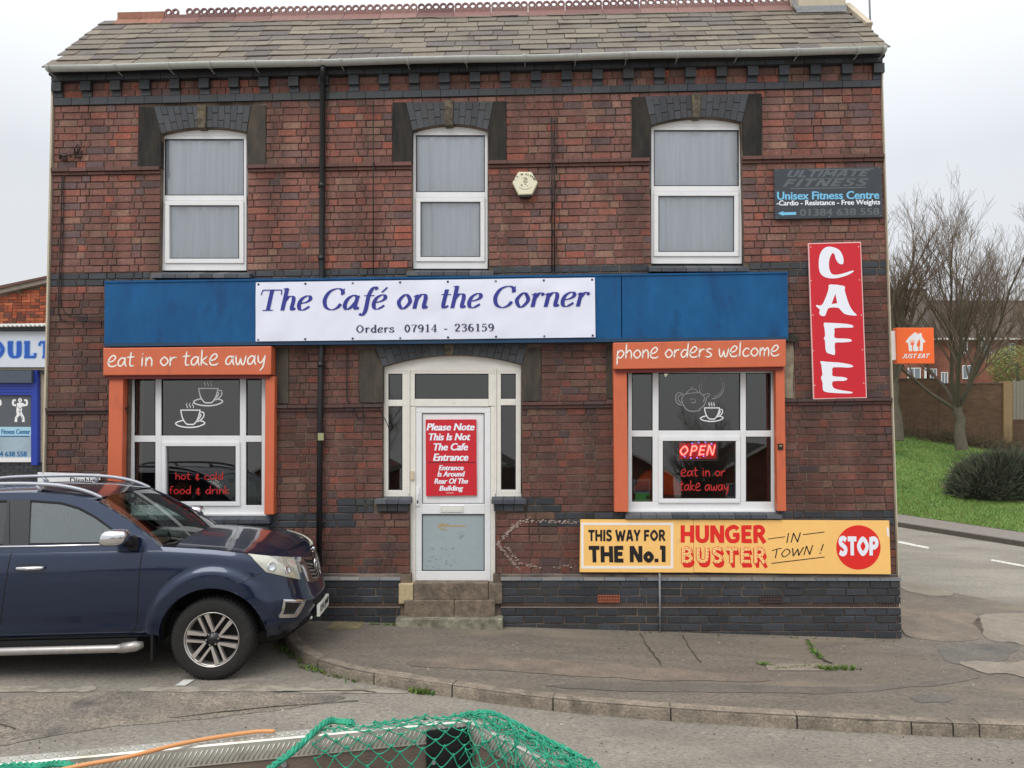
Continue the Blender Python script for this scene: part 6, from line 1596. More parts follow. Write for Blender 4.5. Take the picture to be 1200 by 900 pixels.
MB().pr(-60, 536.2, 36.3, 541.5, YNB - .1, YNB).build('sill', 'upvc', ch2, fixn=True)
fg = [('s', [(23, 476), (22.4, 482), (23.4, 487)], 6.5), ('s', [(20, 474.5), (23.5, 474), (28, 474.5)], 4), ('s', [(19, 475), (15.5, 474), (15.6, 469.5), (18.5, 469)], 2.4), ('s', [(28, 475), (31.4, 474), (31.2, 469.5), (28.4, 469)], 2.4),
      ('c', [(23.5, 467), (22, 469), (23.5, 471.2), (25, 469)], 1.8), ('s', [(21.6, 486), (19.2, 489.5), (18.6, 494.5)], 3.0), ('s', [(25.4, 486), (27, 489.5), (27.4, 494.5)], 3.0)]
draw(fg, 2, 'vinyl_white', ch2, YNB - .062, lambda a, b: (a, b), 'figure_print'); draw([(s[0], [(a - 31, b) for a, b in s[1]], s[2]) for s in fg], 2, 'vinyl_white', ch2, YNB - .062, lambda a, b: (a, b), 'figure_print')
draw([('s', [(21, 477), (23.4, 479), (26, 477)], .7), ('x', [(23.4, 479), (23.2, 486)], .5), ('x', [(21, 482), (25.6, 482)], .4), ('x', [(19.6, 488), (20.6, 492)], .4), ('x', [(26.6, 488), (26.2, 492)], .4)], .5, 'poster_grey', ch2, YNB - .066, lambda a, b: (a, b), 'figure_shading')
ipb = mat('ink_poster', rgb(20, 96, 150), .5)
letters(ch2, bfont('Fitness Center', .03, n=3), rectq(1.5, 503, 35.5, 508.6), YNB - .0645, ipb); letters(ch2, bfont('01384 638 558', .03, n=3), rectq(-16, 529, 31.5, 535), YNB - .0615, ipb)
MB().pr(0, 510.8, 34, 511.8, YNB - .0645, YNB - .063).build('small_print', ipb, ch2)
zbase = P(20, 542, YNB).z
for r in range(9):
    x = P(-20, 550, YNB).x - (r % 2) * .115; z1 = zbase - r * .08
    while x < P(58, 550, YNB).x + .2:
        MB().box(x + .005, x + .23, YNB - .04, YNB + .02, z1 - .075, z1, blue_tint()).build('dark_brick', 'blue_brick', nb, loc=(x, YNB - .04, z1)); x += .236
MB().px([(46.5, 434), (56, 433.5), (56, 437), (50, 439)], YNB - .3, YNB).build('light_bracket', 'black_iron', nb, fixn=True)

# ------------------------------------------------------------------ homes across the street, seen only mirrored in the panes
def plain_house(x, y, w, label, gable=True):
    z = gz(x, y) - .2; h = empty('brick_house', (x, y, z), label, 'house', 'houses across the street')
    MB().box(x - w / 2, x + w / 2, y - 8, y, z, z + 4.4).build('wall', 'house_red', h, loc=(x, y, z))
    MB().prism([(x - w / 2, y, z + 4.4), (x + w / 2, y, z + 4.4), (x, y, z + 6.6)], (0, -8, 0)).build('gable', 'house_red', h, fixn=True)
    for s in (-1, 1):
        rf = MB().add([(x + s * (w / 2 + .4), y + .4, z + 4.15), (x, y + .4, z + 6.8), (x, y - 8.4, z + 6.8), (x + s * (w / 2 + .4), y - 8.4, z + 4.15)], [(0, 1, 2, 3)]).build('roof', 'roof_tiles_dark', h)
        MB().prism([(x + s * (w / 2 + .4), y + .42, z + 4.05), (x, y + .42, z + 6.7), (x, y + .42, z + 6.9), (x + s * (w / 2 + .4), y + .42, z + 4.25)], (0, .05, 0)).build('bargeboard', 'upvc_old', h, fixn=True)
    for dx in (-w / 4, w / 4):
        for dz in (1.0, 3.1):
            o = MB().box(x + dx - .6, x + dx + .6, y, y + .05, z + dz, z + dz + 1.0).build('window', 'upvc', h)
            MB().box(x + dx - .52, x + dx + .52, y + .05, y + .06, z + dz + .08, z + dz + .92).build('pane', 'far_pane', o)
for x, w, l in ((-16, 9, 'leftmost gabled house across the street mirrored in the left shop window'), (-5.5, 8, 'gabled house across the street mirrored in the door glass'), (5, 9, 'gabled house across the street mirrored in the right shop window'), (16, 9, 'rightmost gabled house across the street mirrored in the right shop window')):
    plain_house(x, -44, w, l)
def copy_tree(src, loc, sc, label):
    r = src.copy(); COL.objects.link(r); r.location = loc; r.scale = (sc,) * 3; r['label'] = label
    for c in src.children: d_ = c.copy(); COL.objects.link(d_); d_.parent = r
    return r
copy_tree(tree_l, (10.5, -38, gz(10, -38) - .2), 1.0, 'bare street tree across the road behind the viewer, right'); copy_tree(tree_l, (-10.5, -36, gz(-10, -36) - .2), 1.1, 'bare street tree across the road behind the viewer, left')

# ------------------------------------------------------------------ open trailer in the foreground with netting
ZR = 1.45
A, Bc, Cc = PZ(-60, 895, ZR), PZ(556, 838.5, ZR), PZ(671, 896, ZR)
tr_ = empty('open_trailer', (Bc.x - .8, Bc.y, .6), 'open trailer edge with checker plate rail in the foreground', 'trailer')
mat('alu_plate', rgb(196, 194, 184), .38, metal=.55, var=.1, scale=10, dirt=rgb(150, 142, 124), dscale=8, dlo=.55, dhi=.72)
mat('ply_brown', rgb(118, 102, 90), .8, col2=rgb(98, 86, 78), scale=3, var=.15, stretch=(1, 1, 3), bump=.3)
mat('black_plate', rgb(20, 21, 24), .4)
def rail(A, B, inward, name_len, cut0=0.0, cut1=1.0):
    d = (B - A).normalized(); n = Vector((inward.x, inward.y, 0)).normalized(); L = (B - A).length
    a, b = A + d * L * cut0, A + d * L * cut1
    t, h = .045, .055
    mb = MB(); q = lambda p, i, z: (p.x + n.x * i, p.y + n.y * i, p.z + z)
    prof = [(-.006, -h), (-.006, 0), (-.002, .004), (t - .002, .004), (t + .002, 0), (t + .002, -h)]
    rows = [[q(p, i, z) for i, z in prof] for p in (a, b)]
    mb.grid(rows, smooth=False); o = mb.build('rail', 'alu_plate', tr_, loc=a, fixn=True); sm = o.modifiers.new('t', 'SOLIDIFY'); sm.thickness = .003
    tb = MB(); k = 0; s = .02                                     # raised tread bars
    while s < (b - a).length - .02:
        for (i0, z0, i1, z1) in ((t + .003, -h + .006, t + .003, -.010),) if 1 else ():
            c = a + d * s; e = a + d * (s + (.020 if k % 2 else .020)); w = .0022
            p0 = Vector(q(c, i0, z0)); p1 = Vector(q(e, i1, z1)); tb.tube([p0, p1], [w, w], 4)
        c = a + d * s; e = a + d * (s + .016)
        tb.tube([q(c, .008 if k % 2 else .024, .005), q(e, .022 if k % 2 else .038, .005)], .0022, 4)
        s += .0145; k += 1
    tb.build('tread_pattern', 'alu_plate', o)
    MB().add([q(a, t - .004, -h), q(b, t - .004, -h), q(b, t - .004, -.62), q(a, t - .004, -.62), q(a, .002, -h), q(b, .002, -h), q(b, .002, -.62), q(a, .002, -.62)],
             [(0, 1, 2, 3), (4, 7, 6, 5), (0, 4, 5, 1), (3, 2, 6, 7)]).build('side_board', 'ply_brown', tr_, loc=a)
    return d, n
inA = Vector((Bc.y - A.y, -(Bc.x - A.x), 0)); dA, nA = rail(A, Bc, inA, 0)
inC = -Vector((-(Cc.y - Bc.y), (Cc.x - Bc.x), 0)); dC, nC = rail(Bc, Bc + (Cc - Bc) * 3.5, inC, 0)
for px_ in (147, 330): 
    p = PZ(px_, 880, ZR); t = (p - A).dot(dA); q = A + dA * t + nA * .046; MB().tube([q + Vector((0, 0, -.072)) + nA * 0, q + Vector((0, 0, -.072)) + nA * .006], .009, 10).build('bolt', 'lead', tr_, loc=q)
cb = A + dA * ((Bc - A).length - .16)
pb = [cb + nA * .044, cb + dA * .15 + nA * .044]
MB().prism([pb[0] + Vector((0, 0, -.012)), pb[1] + Vector((0, 0, -.012)), pb[1] + Vector((0, 0, -.5)), pb[0] + Vector((0, 0, -.5))], nA * .012).build('corner_post', 'black_plate', tr_, fixn=True)
MB().tube([pb[0] + nA * .032 + dA * .02 + Vector((0, 0, -.10)), pb[0] + nA * .036 + dA * .02 + Vector((0, 0, -.10))], .006, 8).build('bolt', 'lead', tr_)
far_end = A; corner3 = A + nA * 1.3
MB().prism([A + Vector((0, 0, -.6)), Bc + Vector((0, 0, -.6)), Bc + nA * 1.2 + Vector((.3, 0, -.6)), A + nA * 1.2 + Vector((0, 0, -.6))], (0, 0, -.04)).build('floor', 'ply_brown', tr_, fixn=True)
for k in (0.25, .75):
    c = A.lerp(Bc, k) + nA * .3; MB().lathe([(0, -.08), (.2, -.08), (.29, -.06), (.3, 0), (.29, .06), (.2, .08), (0, .08)], (c.x, c.y, gz(c.x, c.y) - .11 + .3), n=28).build('wheel', 'black_iron', tr_)
MB().prism([A + nA * .1 + Vector((0, 0, -.64)), Bc + nA * .1 + Vector((0, 0, -.64)), Bc + nA * .18 + Vector((0, 0, -.64)), A + nA * .18 + Vector((0, 0, -.64))], (0, 0, -.12)).build('chassis_beam', 'black_iron', tr_, fixn=True)
hose = empty('hose', PZ(320, 857, ZR), 'thin orange hose lying along the trailer rail', 'hose'); hp_ = []
for px_, py_, z in ((60, 905, ZR + .0), (95, 897, ZR + .012), (150, 887, ZR + .016), (210, 872, ZR + .018), (260, 863, ZR + .018), (300, 857.5, ZR + .018), (322, 857, ZR + .017)): hp_.append(tuple(PZ(px_, py_, z)))
MB().tube(catmull(hp_, k=5), .0062, 8).build('tube', mat('hose_orange', rgb(206, 142, 88), .45), hose)
net = empty('cargo_net', Bc, 'green knotted cord netting draped over the trailer corner', 'net')
mat('net_green', rgb(18, 132, 102), .6, col2=rgb(44, 158, 124), scale=30, var=.2)
wires = MB(); rn = random.Random(12)
def net_sheet(P0, P1, n0, s0, s1, ns, nt, sag, drop, over, jit, seedo, r=.0019):
    """diamond mesh: along P0->P1, from outside the rail over it and down the inner face"""
    L = (P1 - P0); U = L.normalized(); 
    def pt(s, t):
        base = P0 + L * s
        prof = [(-.03, -.05), (-.008, .006), (.02, .014), (.052, .004), (.062, -.06), (.072, -.16), (.10, -.28), (.15, -.42)]
        u = over + t * (len(prof) - 1 - over); i = min(int(u), len(prof) - 2); f = u - i
        a = prof[i][0] * (1 - f) + prof[i + 1][0] * f; z = prof[i][1] * (1 - f) + prof[i + 1][1] * f
        b = .02 * noise.noise(Vector((s * 6, t * 4, seedo))) + .006 * sin(s * 14 + seedo)
        sx = .03 * noise.noise(Vector((s * 5, t * 3, seedo + 9)))
        return base + n0 * (a + b + sag * t) + U * sx + Vector((0, 0, z + .5 * b))
    kn = {}
    for j in range(nt + 1):
        for i in range(ns + 1):
            s = s0 + (s1 - s0) * (i + (.5 if j % 2 else 0)) / ns; t = j / nt
            kn[(i, j)] = pt(s, t) + Vector((rn.gauss(0, jit), rn.gauss(0, jit), rn.gauss(0, jit)))
    for (i, j), p in kn.items():
        for di in ((0, 1) if j % 2 else (-1, 0)):
            q = kn.get((i + di, j + 1))
            if q is not None:
                m_ = (p + q) / 2 + Vector((0, 0, -.004)) + n0 * rn.uniform(-.002, .003)
                wires.tube([p, (p + m_) / 2 + Vector((0, 0, -.0015)), m_, (q + m_) / 2 + Vector((0, 0, -.0015)), q], [r * 1.5, r, r * .9, r, r * 1.5], 5, caps=False)
        wires.tube([p + Vector((0, 0, -.0045)), p + Vector((.001, 0, -.001)), p + Vector((0, 0, .0045))], [r * 1.0, r * 2.3, r * 1.0], 6)
LA = (Bc - A).length; sN = (PZ(372, 853, ZR) - A).dot(dA) / LA
net_sheet(A, Bc, nA, sN, 1.0, 8, 19, .02, 0, .6, .003, 1.0)
net_sheet(Bc, Bc + (Cc - Bc) * 1.25, nC, 0.0, 1.0, 9, 17, .0, 0, .2, .004, 5.0)
net_sheet(Bc + Vector((.01, .0, .008)), Bc + (Cc - Bc) * 1.2 + Vector((.02, 0, .01)), nC, 0.02, 1.0, 8, 15, -.02, 0, .0, .005, 8.0)
net_sheet(Bc + Vector((-.01, .0, .012)), Bc + (Cc - Bc) * 1.2 + Vector((.0, 0, .014)), nC, 0.25, 1.0, 7, 14, -.01, 0, .0, .007, 11.0)
wires.build('mesh', 'net_green', net)
rope = MB()
def twisted(pts, r, n=3):
    rope = MB()
    pp = catmull([tuple(p) for p in pts], k=8)
    for q in range(n):
        out = []
        for i, p in enumerate(pp):
            a = i * .9 + q * 2 * pi / n; out.append((p[0] + r * .6 * cos(a), p[1] + r * .4 * sin(a), p[2] + r * .6 * sin(a)))
        rope.tube(out, r * .62, 5)
    rope.build('edge_rope', 'net_green', net, loc=tuple(pts[0]))
twisted([PZ(300, 915, ZR - .05), PZ(318, 899, ZR - .03), PZ(338, 884, ZR), PZ(357, 868, ZR + .01), PZ(375, 851, ZR + .02), PZ(388, 844, ZR + .02), PZ(400, 845, ZR + .016), PZ(414, 846, ZR + .014)], .009)
twisted([PZ(-10, 900, ZR + .004), PZ(20, 897, ZR + .004), PZ(45, 897, ZR + .006), PZ(65, 894.5, ZR + .006), PZ(84, 897, ZR + .002), PZ(80, 905, ZR - .02)], .008)
twisted([PZ(540, 838, ZR + .014), PZ(565, 834, ZR + .02), PZ(580, 836, ZR + .02), PZ(610, 850, ZR + .018), PZ(640, 866, ZR + .018), PZ(672, 882, ZR + .018), PZ(690, 893, ZR + .012), PZ(698, 905, ZR - .01)], .006)
# ------------------------------------------------------------------ pickup truck
mat('car_paint', rgb(10, 32, 62), .28, metal=.5, coat=1.0, var=.03, scale=2)
MATS['car_paint'].node_tree.nodes['Principled BSDF'].inputs['Coat Roughness'].default_value = .04
mat('car_black', rgb(16, 17, 20), .35, coat=.4); mat('rubber', rgb(30, 29, 28), .85, var=.25, scale=14, bump=.5, bscale=40, dirt=rgb(74, 68, 60), dscale=5, dlo=.6, dhi=.8); mat('matt_black', rgb(12, 12, 13), .8)
mat('alloy', rgb(206, 200, 194), .3, metal=.75, var=.08, scale=12); mat('silver_rail', rgb(168, 170, 176), .4, metal=.35)
mat('lamp_inner', rgb(215, 212, 196), .25, metal=.3, var=.2, scale=14); mat('step_silver', rgb(170, 165, 160), .35, metal=.6, var=.15, scale=7)
mat('plate_white', rgb(226, 226, 218), .4); mat('seat_grey', rgb(92, 96, 96), .8); mat('cabin_grey', rgb(120, 132, 128), .7); mat('dash_tan', rgb(120, 104, 92), .7)
glass('glass_car', (.70, .80, .77), .16); glass('glass_tint', (.10, .11, .12), .12); glass('lamp_lens', (.94, .95, .95), .06, top=.22)
CX, CY = -3.13, -1.03; CZ = gz(CX, -1.9) - .11 + .0
TR = empty('pickup_truck', (CX, CY, CZ), 'dark blue double cab pickup truck parked at the kerb on the left', 'pickup truck')
YAWT = radians(5.5); SY = .93
def turned(w):                    # the truck stands turned about its near front wheel
    x, y = w.x - CX, (w.y - CY) * SY
    return Vector((TLX + x * cos(YAWT) - y * sin(YAWT), TLY + x * sin(YAWT) + y * cos(YAWT), w.z))
TLX, TLY = CX - .9 * SY * sin(YAWT), CY - .90 + .9 * SY * cos(YAWT)
def W(x, y, z): return Vector((CX + x, CY + y, CZ + z))
def interp(tab, x):
    if x <= tab[0][0]: return tab[0][1]
    for (a, b), (c, d) in zip(tab, tab[1:]):
        if x <= c: t = (x - a) / (c - a); return b + (d - b) * t
    return tab[-1][1]
TW = [(0, .845), (.06, .885), (.2, .915), (.45, .93), (.62, .93), (.78, .922), (.9, .905), (.96, .89), (1, .865)]
TN = [(0, .66), (.08, .76), (.2, .83), (.34, .875), (.46, .875), (.55, .845), (.7, .81), (.85, .785), (.95, .76), (1, .735)]
TZS = [(-5, 1.27), (-.5, 1.265), (-.3, 1.25), (.0, 1.225), (.3, 1.185), (.5, 1.14), (.65, 1.085), (.76, 1.03), (.9, 1.0)]
TZB = [(-5, .42), (-.5, .42), (.3, .40), (.6, .36), (.9, .27)]
X0, PW = .10, 2.5
def body(U, z, off=0.0, raw=False):
    if U <= X0: xg = U
    else: xg = X0 + (.80 - X0) * sin(min(1, (U - X0)) * pi / 2) ** (2 / PW)
    zb, zs = interp(TZB, xg), interp(TZS, xg); v = max(0, min(1, (z - zb) / (zs - zb)))
    w, N = interp(TW, v), interp(TN, v)
    if U <= X0: x, y = U, w
    else:
        th = min(1, (U - X0)) * pi / 2; x = X0 + (N - X0) * sin(th) ** (2 / PW); y = w * max(0, cos(th)) ** (2 / PW)
    for cx in (0.0, -3.22):
        q = sqrt(((x - cx) / .63) ** 2 + ((z - .37) / .70) ** 2) if z > .30 else 9
        f = max(0, min(1, (1.02 - q) / .09)); y += .030 * f * f * (3 - 2 * f) * (1 if U <= X0 else max(0, cos(th)) ** .5)
    if .62 < z < .66 and -2.9 < x < -.6: pass
    if -2.7 < x < -.62: y -= .012 * math.exp(-((z - .58) / .05) ** 2)
    if off and not raw:
        e = .004; a = body(U + e, z, raw=True); b = body(U - e, z, raw=True); c = body(U, z + e, raw=True); d = body(U, z - e, raw=True)
        n = (a - b).cross(c - d)
        n = n.normalized() if n.length > 1e-9 else Vector((1, 0, 0))
        if n.x * (x - .1) + n.y * y < 0: n = -n
        return Vector((x, y, z)) + n * off
    return Vector((x, y, z))
def near(p, s=-1): return W(p.x, s * p.y, p.z)
_cols = [-4.45 + i * .12 for i in range(6)] + [-3.80 + i * .04 for i in range(30)] + [-2.55 + i * .15 for i in range(12)] + [-.72 + i * .028 for i in range(29)]
_cols = [c for c in _cols if c < X0 - .01] + [X0] + [X0 + (i / 30) ** 1.6 for i in range(1, 31)]
NV = 32
def snap(p):
    for cx in (0.0, -3.22):
        dx, dz = p.x - cx, p.z - .385; r = hypot(dx, dz)
        if r < .495 and r > 1e-6: return Vector((cx + dx / r * .495, p.y, .385 + dz / r * .495)), True
    return p, False
for s in (-1, 1):
    rows = []; ins = []
    for j in range(NV + 1):
        row = []; ir = []
        for U in _cols:
            xg = U if U <= X0 else X0 + (.80 - X0) * sin(min(1, U - X0) * pi / 2) ** (2 / PW)
            zb, zs = interp(TZB, xg), interp(TZS, xg); z = zb + (zs - zb) * j / NV
            p = body(U, z); q, i_ = snap(p); row.append(near(q, s)); ir.append(i_)
        rows.append(row); ins.append(ir)
    mb = MB().grid(rows, skip=lambda i, j: ins[i][j] and ins[i + 1][j] and ins[i][j + 1] and ins[i + 1][j + 1], flip=(s > 0))
    mb.build('body_side', 'car_paint', TR, loc=W(-1, s * .9, .8))
# bonnet
rows = []
for U in [c for c in _cols if c >= -.40]:
    xg = U if U <= X0 else X0 + (.80 - X0) * sin(min(1, U - X0) * pi / 2) ** (2 / PW)
    zs = interp(TZS, xg); p = body(U, zs); row = []
    for k in range(25):
        h = -1 + 2 * k / 24; a = abs(h); yy = p.y * h
        r = 1 - (a ** 5); z = zs + .028 * r + .012 * (1 - a * a) + (.012 * max(0, min(1, (.52 - abs(yy)) / .08)) if p.x < .6 else .012 * max(0, min(1, (.52 - abs(yy)) / .08)) * max(0, (.74 - p.x) / .14))
        row.append(W(p.x, yy, z if p.x < .70 else z - (.0)))
    rows.append(row)
MB().grid(rows).build('bonnet', 'car_paint', TR, loc=W(0, 0, 1.2), fixn=True)
MB().prism([W(-.56, -.80, 1.235), W(-.385, -.80, 1.25), W(-.385, .80, 1.25), W(-.56, .80, 1.235)], (0, 0, .035)).build('cowl', 'matt_black', TR, fixn=True)
# under body, lower front
MB().box(CX - 4.3, CX + .45, CY - .62, CY + .62, CZ + .30, CZ + .60).build('chassis', 'matt_black', TR)
rows = []
for z, n_, w_ in ((.40, .62, .80), (.30, .66, .70), (.24, .60, .6), (.24, .2, .6)):
    rows.append([W(X0 + (n_ - X0) * sin(t) ** .8, w_ * (cos(t) ** .8 if t < pi / 2 else -abs(cos(t)) ** .8), z) for t in [pi * k / 24 for k in range(25)]])
MB().grid(rows).build('bumper_underside', 'matt_black', TR, fixn=True)
# survey solve: photo point -> (U, z) on the near body side
_tab = []
for iu in range(111):
    U = X0 - .9 + iu * .9 / 50 if iu <= 50 else X0 + (iu - 50) / 60.0
    for iz in range(50):
        z = .28 + iz * .02; w_ = turned(near(body(U, z))); d = w_ - EYE; f = d.dot(AX_F)
        _tab.append((600 + FPX * d.dot(AX_R) / f, 450 - FPX * d.dot(AX_U) / f, U, z))
def ob(px, py):
    c = sorted(_tab, key=lambda t: (t[0] - px) ** 2 + (t[1] - py) ** 2)[:4]
    ws = [1 / ((t[0] - px) ** 2 + (t[1] - py) ** 2 + .05) for t in c]; s = sum(ws)
    return (sum(w * t[2] for w, t in zip(ws, c)) / s, sum(w * t[3] for w, t in zip(ws, c)) / s)
def bpatch(name, m, q, off=.006, nu=8, nv=8, th=.02, both=True, par=None, round_=0.0):
    q = [ob(*p) for p in q] if not isinstance(q[0][0], str) else q; res = []
    for s in ((-1, 1) if both else (-1,)):
        F_, B_ = [], []
        for j in range(nv + 1):
            t = j / nv; r1, r2 = [], []
            for i in range(nu + 1):
                u = i / nu
                U = (q[0][0] * (1 - u) + q[1][0] * u) * (1 - t) + (q[3][0] * (1 - u) + q[2][0] * u) * t
                z = (q[0][1] * (1 - u) + q[1][1] * u) * (1 - t) + (q[3][1] * (1 - u) + q[2][1] * u) * t
                U = min(U, X0 + .995)
                o_ = off + round_ * (sin(pi * u) * sin(pi * t)) ** .5
                r1.append(near(body(U, z, o_), s)); r2.append(near(body(U, z, off - th), s))
            F_.append(r1); B_.append(r2)
        mb = MB().grid(F_, flip=(s > 0)); o = len(mb.v)
        per = [(j, 0) for j in range(nv + 1)] + [(nv, i) for i in range(1, nu + 1)] + [(j, nu) for j in range(nv - 1, -1, -1)] + [(0, i) for i in range(nu - 1, 0, -1)]
        n = len(per); mb.add([F_[j][i] for j, i in per] + [B_[j][i] for j, i in per], [(k, (k + 1) % n, (k + 1) % n + n, k + n) for k in range(n)])
        c = F_[nv // 2][nu // 2]; res.append(mb.build(name, m, par if (par and s == -1) else TR, loc=c))
    return res
def bline(name, m, pts, r=.004, off=0.0, both=True, conv=True):
    q = [ob(*p) for p in pts] if conv else pts
    q = catmull(q, k=4) if len(q) > 2 else [tuple(a + (b - a) * t / 8 for a, b in zip(*q)) for t in range(9)]
    for s in ((-1, 1) if both else (-1,)):
        MB().tube([near(body(U, z, off if off else .0001), s) for U, z in q], r, 5).build(name, m, TR)
# shut lines
DZ = -.0
bline('door_seam', 'matt_black', [(-.655, 1.26), (-.665, 1.1), (-.68, .75), (-.70, .55), (-.77, .452), (-.95, .445), (-1.5, .445), (-1.93, .445), (-1.915, .70), (-1.88, 1.0), (-1.86, 1.26)], .0045, conv=False)
bline('door_seam', 'matt_black', [(-1.94, .445), (-2.5, .445), (-2.72, .52), (-2.80, .75), (-2.84, 1.26)], .0045, conv=False)
bline('wing_seam', 'matt_black', [(306, 671), (296, 676), (284, 683)], .003)
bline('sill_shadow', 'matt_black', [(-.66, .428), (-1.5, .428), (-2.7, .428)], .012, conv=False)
bline('bonnet_seam', 'matt_black', [(204, 633), (215, 639), (250, 643), (290, 648)], .004)
# lamps and grille
hl = bpatch('headlight', 'lamp_inner', [(291, 648.5), (344, 652.5), (350.5, 679.5), (311, 670.5)], .012, 12, 6, .03, round_=.008)
for h_ in hl:
    pass
bpatch('lamp_glass', 'lamp_lens', [(290.5, 648), (344.5, 652), (351, 680), (310.5, 671)], .024, 12, 6, .02, round_=.008)
for c_, r_ in (((317, 664), .045), ((335, 668), .04)):
    U, z = ob(*c_)
    for s in (-1, 1):
        ct = body(U, z, .022); n_ = (body(U, z, .04) - ct).normalized(); ct = near(ct, s); n2 = Vector((n_.x, s * n_.y, n_.z)); t1 = n2.orthogonal().normalized(); t2 = n2.cross(t1)
        m = MB()
        for k, (ra, da) in enumerate(((r_, 0), (r_, .006), (r_ * .8, .004), (r_ * .5, -.002))):
            m.v += [tuple(ct + (t1 * cos(a) + t2 * sin(a)) * ra + n2 * da) for a in [2 * pi * i / 18 for i in range(18)]]
        for k in range(3):
            for i in range(18): m.f.append((k * 18 + i, k * 18 + (i + 1) % 18, (k + 1) * 18 + (i + 1) % 18, (k + 1) * 18 + i)); m.t.append(None); m.sm.append(True)
        m.f.append(tuple(range(54, 72))); m.t.append(None); m.sm.append(True); m.build('projector', 'chrome', TR, loc=ct)
bpatch('grille', 'matt_black', [(346, 654.5), (384, 647), (386, 676), (361, 682)], .004, 12, 8)
for k in range(5):
    y = 659 + k * 4.2; bpatch('grille_slat', 'step_silver', [(357 + k * 1.2, y + .4), (384, y - 3.5), (384, y - 2.6), (357.3 + k * 1.2, y + 1.4)], .008, 6, 1, .01)
bpatch('grille_surround', 'chrome', [(346.5, 653.5), (353, 652.5), (366, 680.5), (359, 682)], .016, 4, 8, .02)
bpatch('grille_surround', 'chrome', [(348, 652.5), (384, 646), (384, 648.6), (349.5, 655)], .014, 10, 2, .02)
bpatch('grille_surround', 'chrome', [(360, 679), (386, 672.5), (386, 675), (362, 682.5)], .014, 10, 2, .02)
bpatch('grille_vent', 'step_silver', [(345, 656), (348.5, 656), (353, 671), (350, 672)], .010, 2, 4, .01)
# bumper: fog surround, dark lower mouth, plate
bpatch('fog_recess', 'car_black', [(332, 704.5), (353, 705), (344, 721), (327.5, 721.5)], .004, 4, 4)
for q in ([(331, 702.5), (357, 703), (354, 706.2), (332.5, 705.4)], [(353.5, 704), (357.5, 703.4), (346, 723), (342.6, 720.4)], [(326, 719.5), (344, 719), (345, 723), (326, 723.8)], [(331, 703), (333.6, 704), (329.3, 722), (326, 722.5)]):
    bpatch('fog_trim', 'chrome', q, .014, 4, 3, .02)
bpatch('bumper_lip', 'car_paint', [(312, 727.5), (349, 723.5), (353, 727), (312, 732)], .018, 6, 3, .02, round_=.006)
bpatch('lower_mouth', 'matt_black', [(366, 703), (388, 693), (388, 712), (370, 722)], .006, 8, 6)
bpatch('lower_trim', 'matt_black', [(352, 728), (388, 714), (388, 730), (345, 742)], .008, 8, 4)
U, z = ob(363, 723); c_ = near(body(U, z, .008)); MB().lathe([(0, -.006), (.018, -.004), (.02, .01)], c_, n=12).build('marker_lamp', 'plate_white', TR, loc=c_)
px0 = .90
MB().box(CX + px0 - .03, CX + px0, CY - .27, CY + .27, CZ + .43, CZ + .55).build('number_plate', 'plate_white', TR, loc=W(px0, 0, .43))
def plf(p, off): return (p.x + off + .0012, p.y, p.z)
lm_ = MB(); put(lm_, bfont('CF51 JWP', .05, n=3), [W(px0, -.245, .53), W(px0, .245, .53), W(px0, .245, .45), W(px0, -.245, .45)], fn=plf)
lm_.build('plate_lettering', 'ink_black', TR)
MB().box(CX + px0 - .14, CX + px0 - .03, CY - .25, CY + .25, CZ + .44, CZ + .54).build('plate_mount', 'matt_black', TR)
# emblem
e0 = near(body(X0 + .97, .93, .012)); em = MB()
th = [2 * pi * i / 20 for i in range(20)]
em.tube([(e0.x + .012, CY + .055 * cos(a), e0.z + .055 * sin(a)) for a in th], .009, 6, closed=True); em.box(e0.x, e0.x + .015, CY - .07, CY + .07, e0.z - .012, e0.z + .012)
em.build('round_emblem', 'chrome', TR)
# wheel arches
for cx in (0.0, -3.22):
    for s in (-1, 1):
        lip = []; w0 = []
        for k in range(33):
            a = -.05 + (pi + .1) * k / 32; x, z = cx + .495 * cos(a), .385 + .495 * sin(a)
            yo = body(min(x, X0) if x <= X0 else x, max(z, .42)).y if x <= X0 else None
            if yo is None:                                       # find side y at this x on the rounded corner
                lo, hi = X0, X0 + 1
                for _ in range(18):
                    mU = (lo + hi) / 2
                    if body(mU, max(z, .42)).x < x: lo = mU
                    else: hi = mU
                yo = body(lo, max(z, .42)).y
            lip.append((x, z, yo)); w0.append((x, z))
        mb = MB().grid([[W(x, s * y, z) for x, z, y in lip], [W(x, s * (y - .05), z) for x, z, y in lip]]); mb.build('arch_lip', 'car_paint', TR)
        mb = MB().grid([[W(x, s * (y - .05), z) for x, z, y in lip], [W(cx + (x - cx) * 1.05, s * .42, .385 + (z - .385) * 1.05) for x, z, y in lip]]); mb.build('wheel_well', 'matt_black', TR)
        MB().box(CX + cx - .55, CX + cx + .55, CY + s * .42 - .01, CY + s * .42 + .01, CZ + .28, CZ + .95).build('wheel_well', 'matt_black', TR)
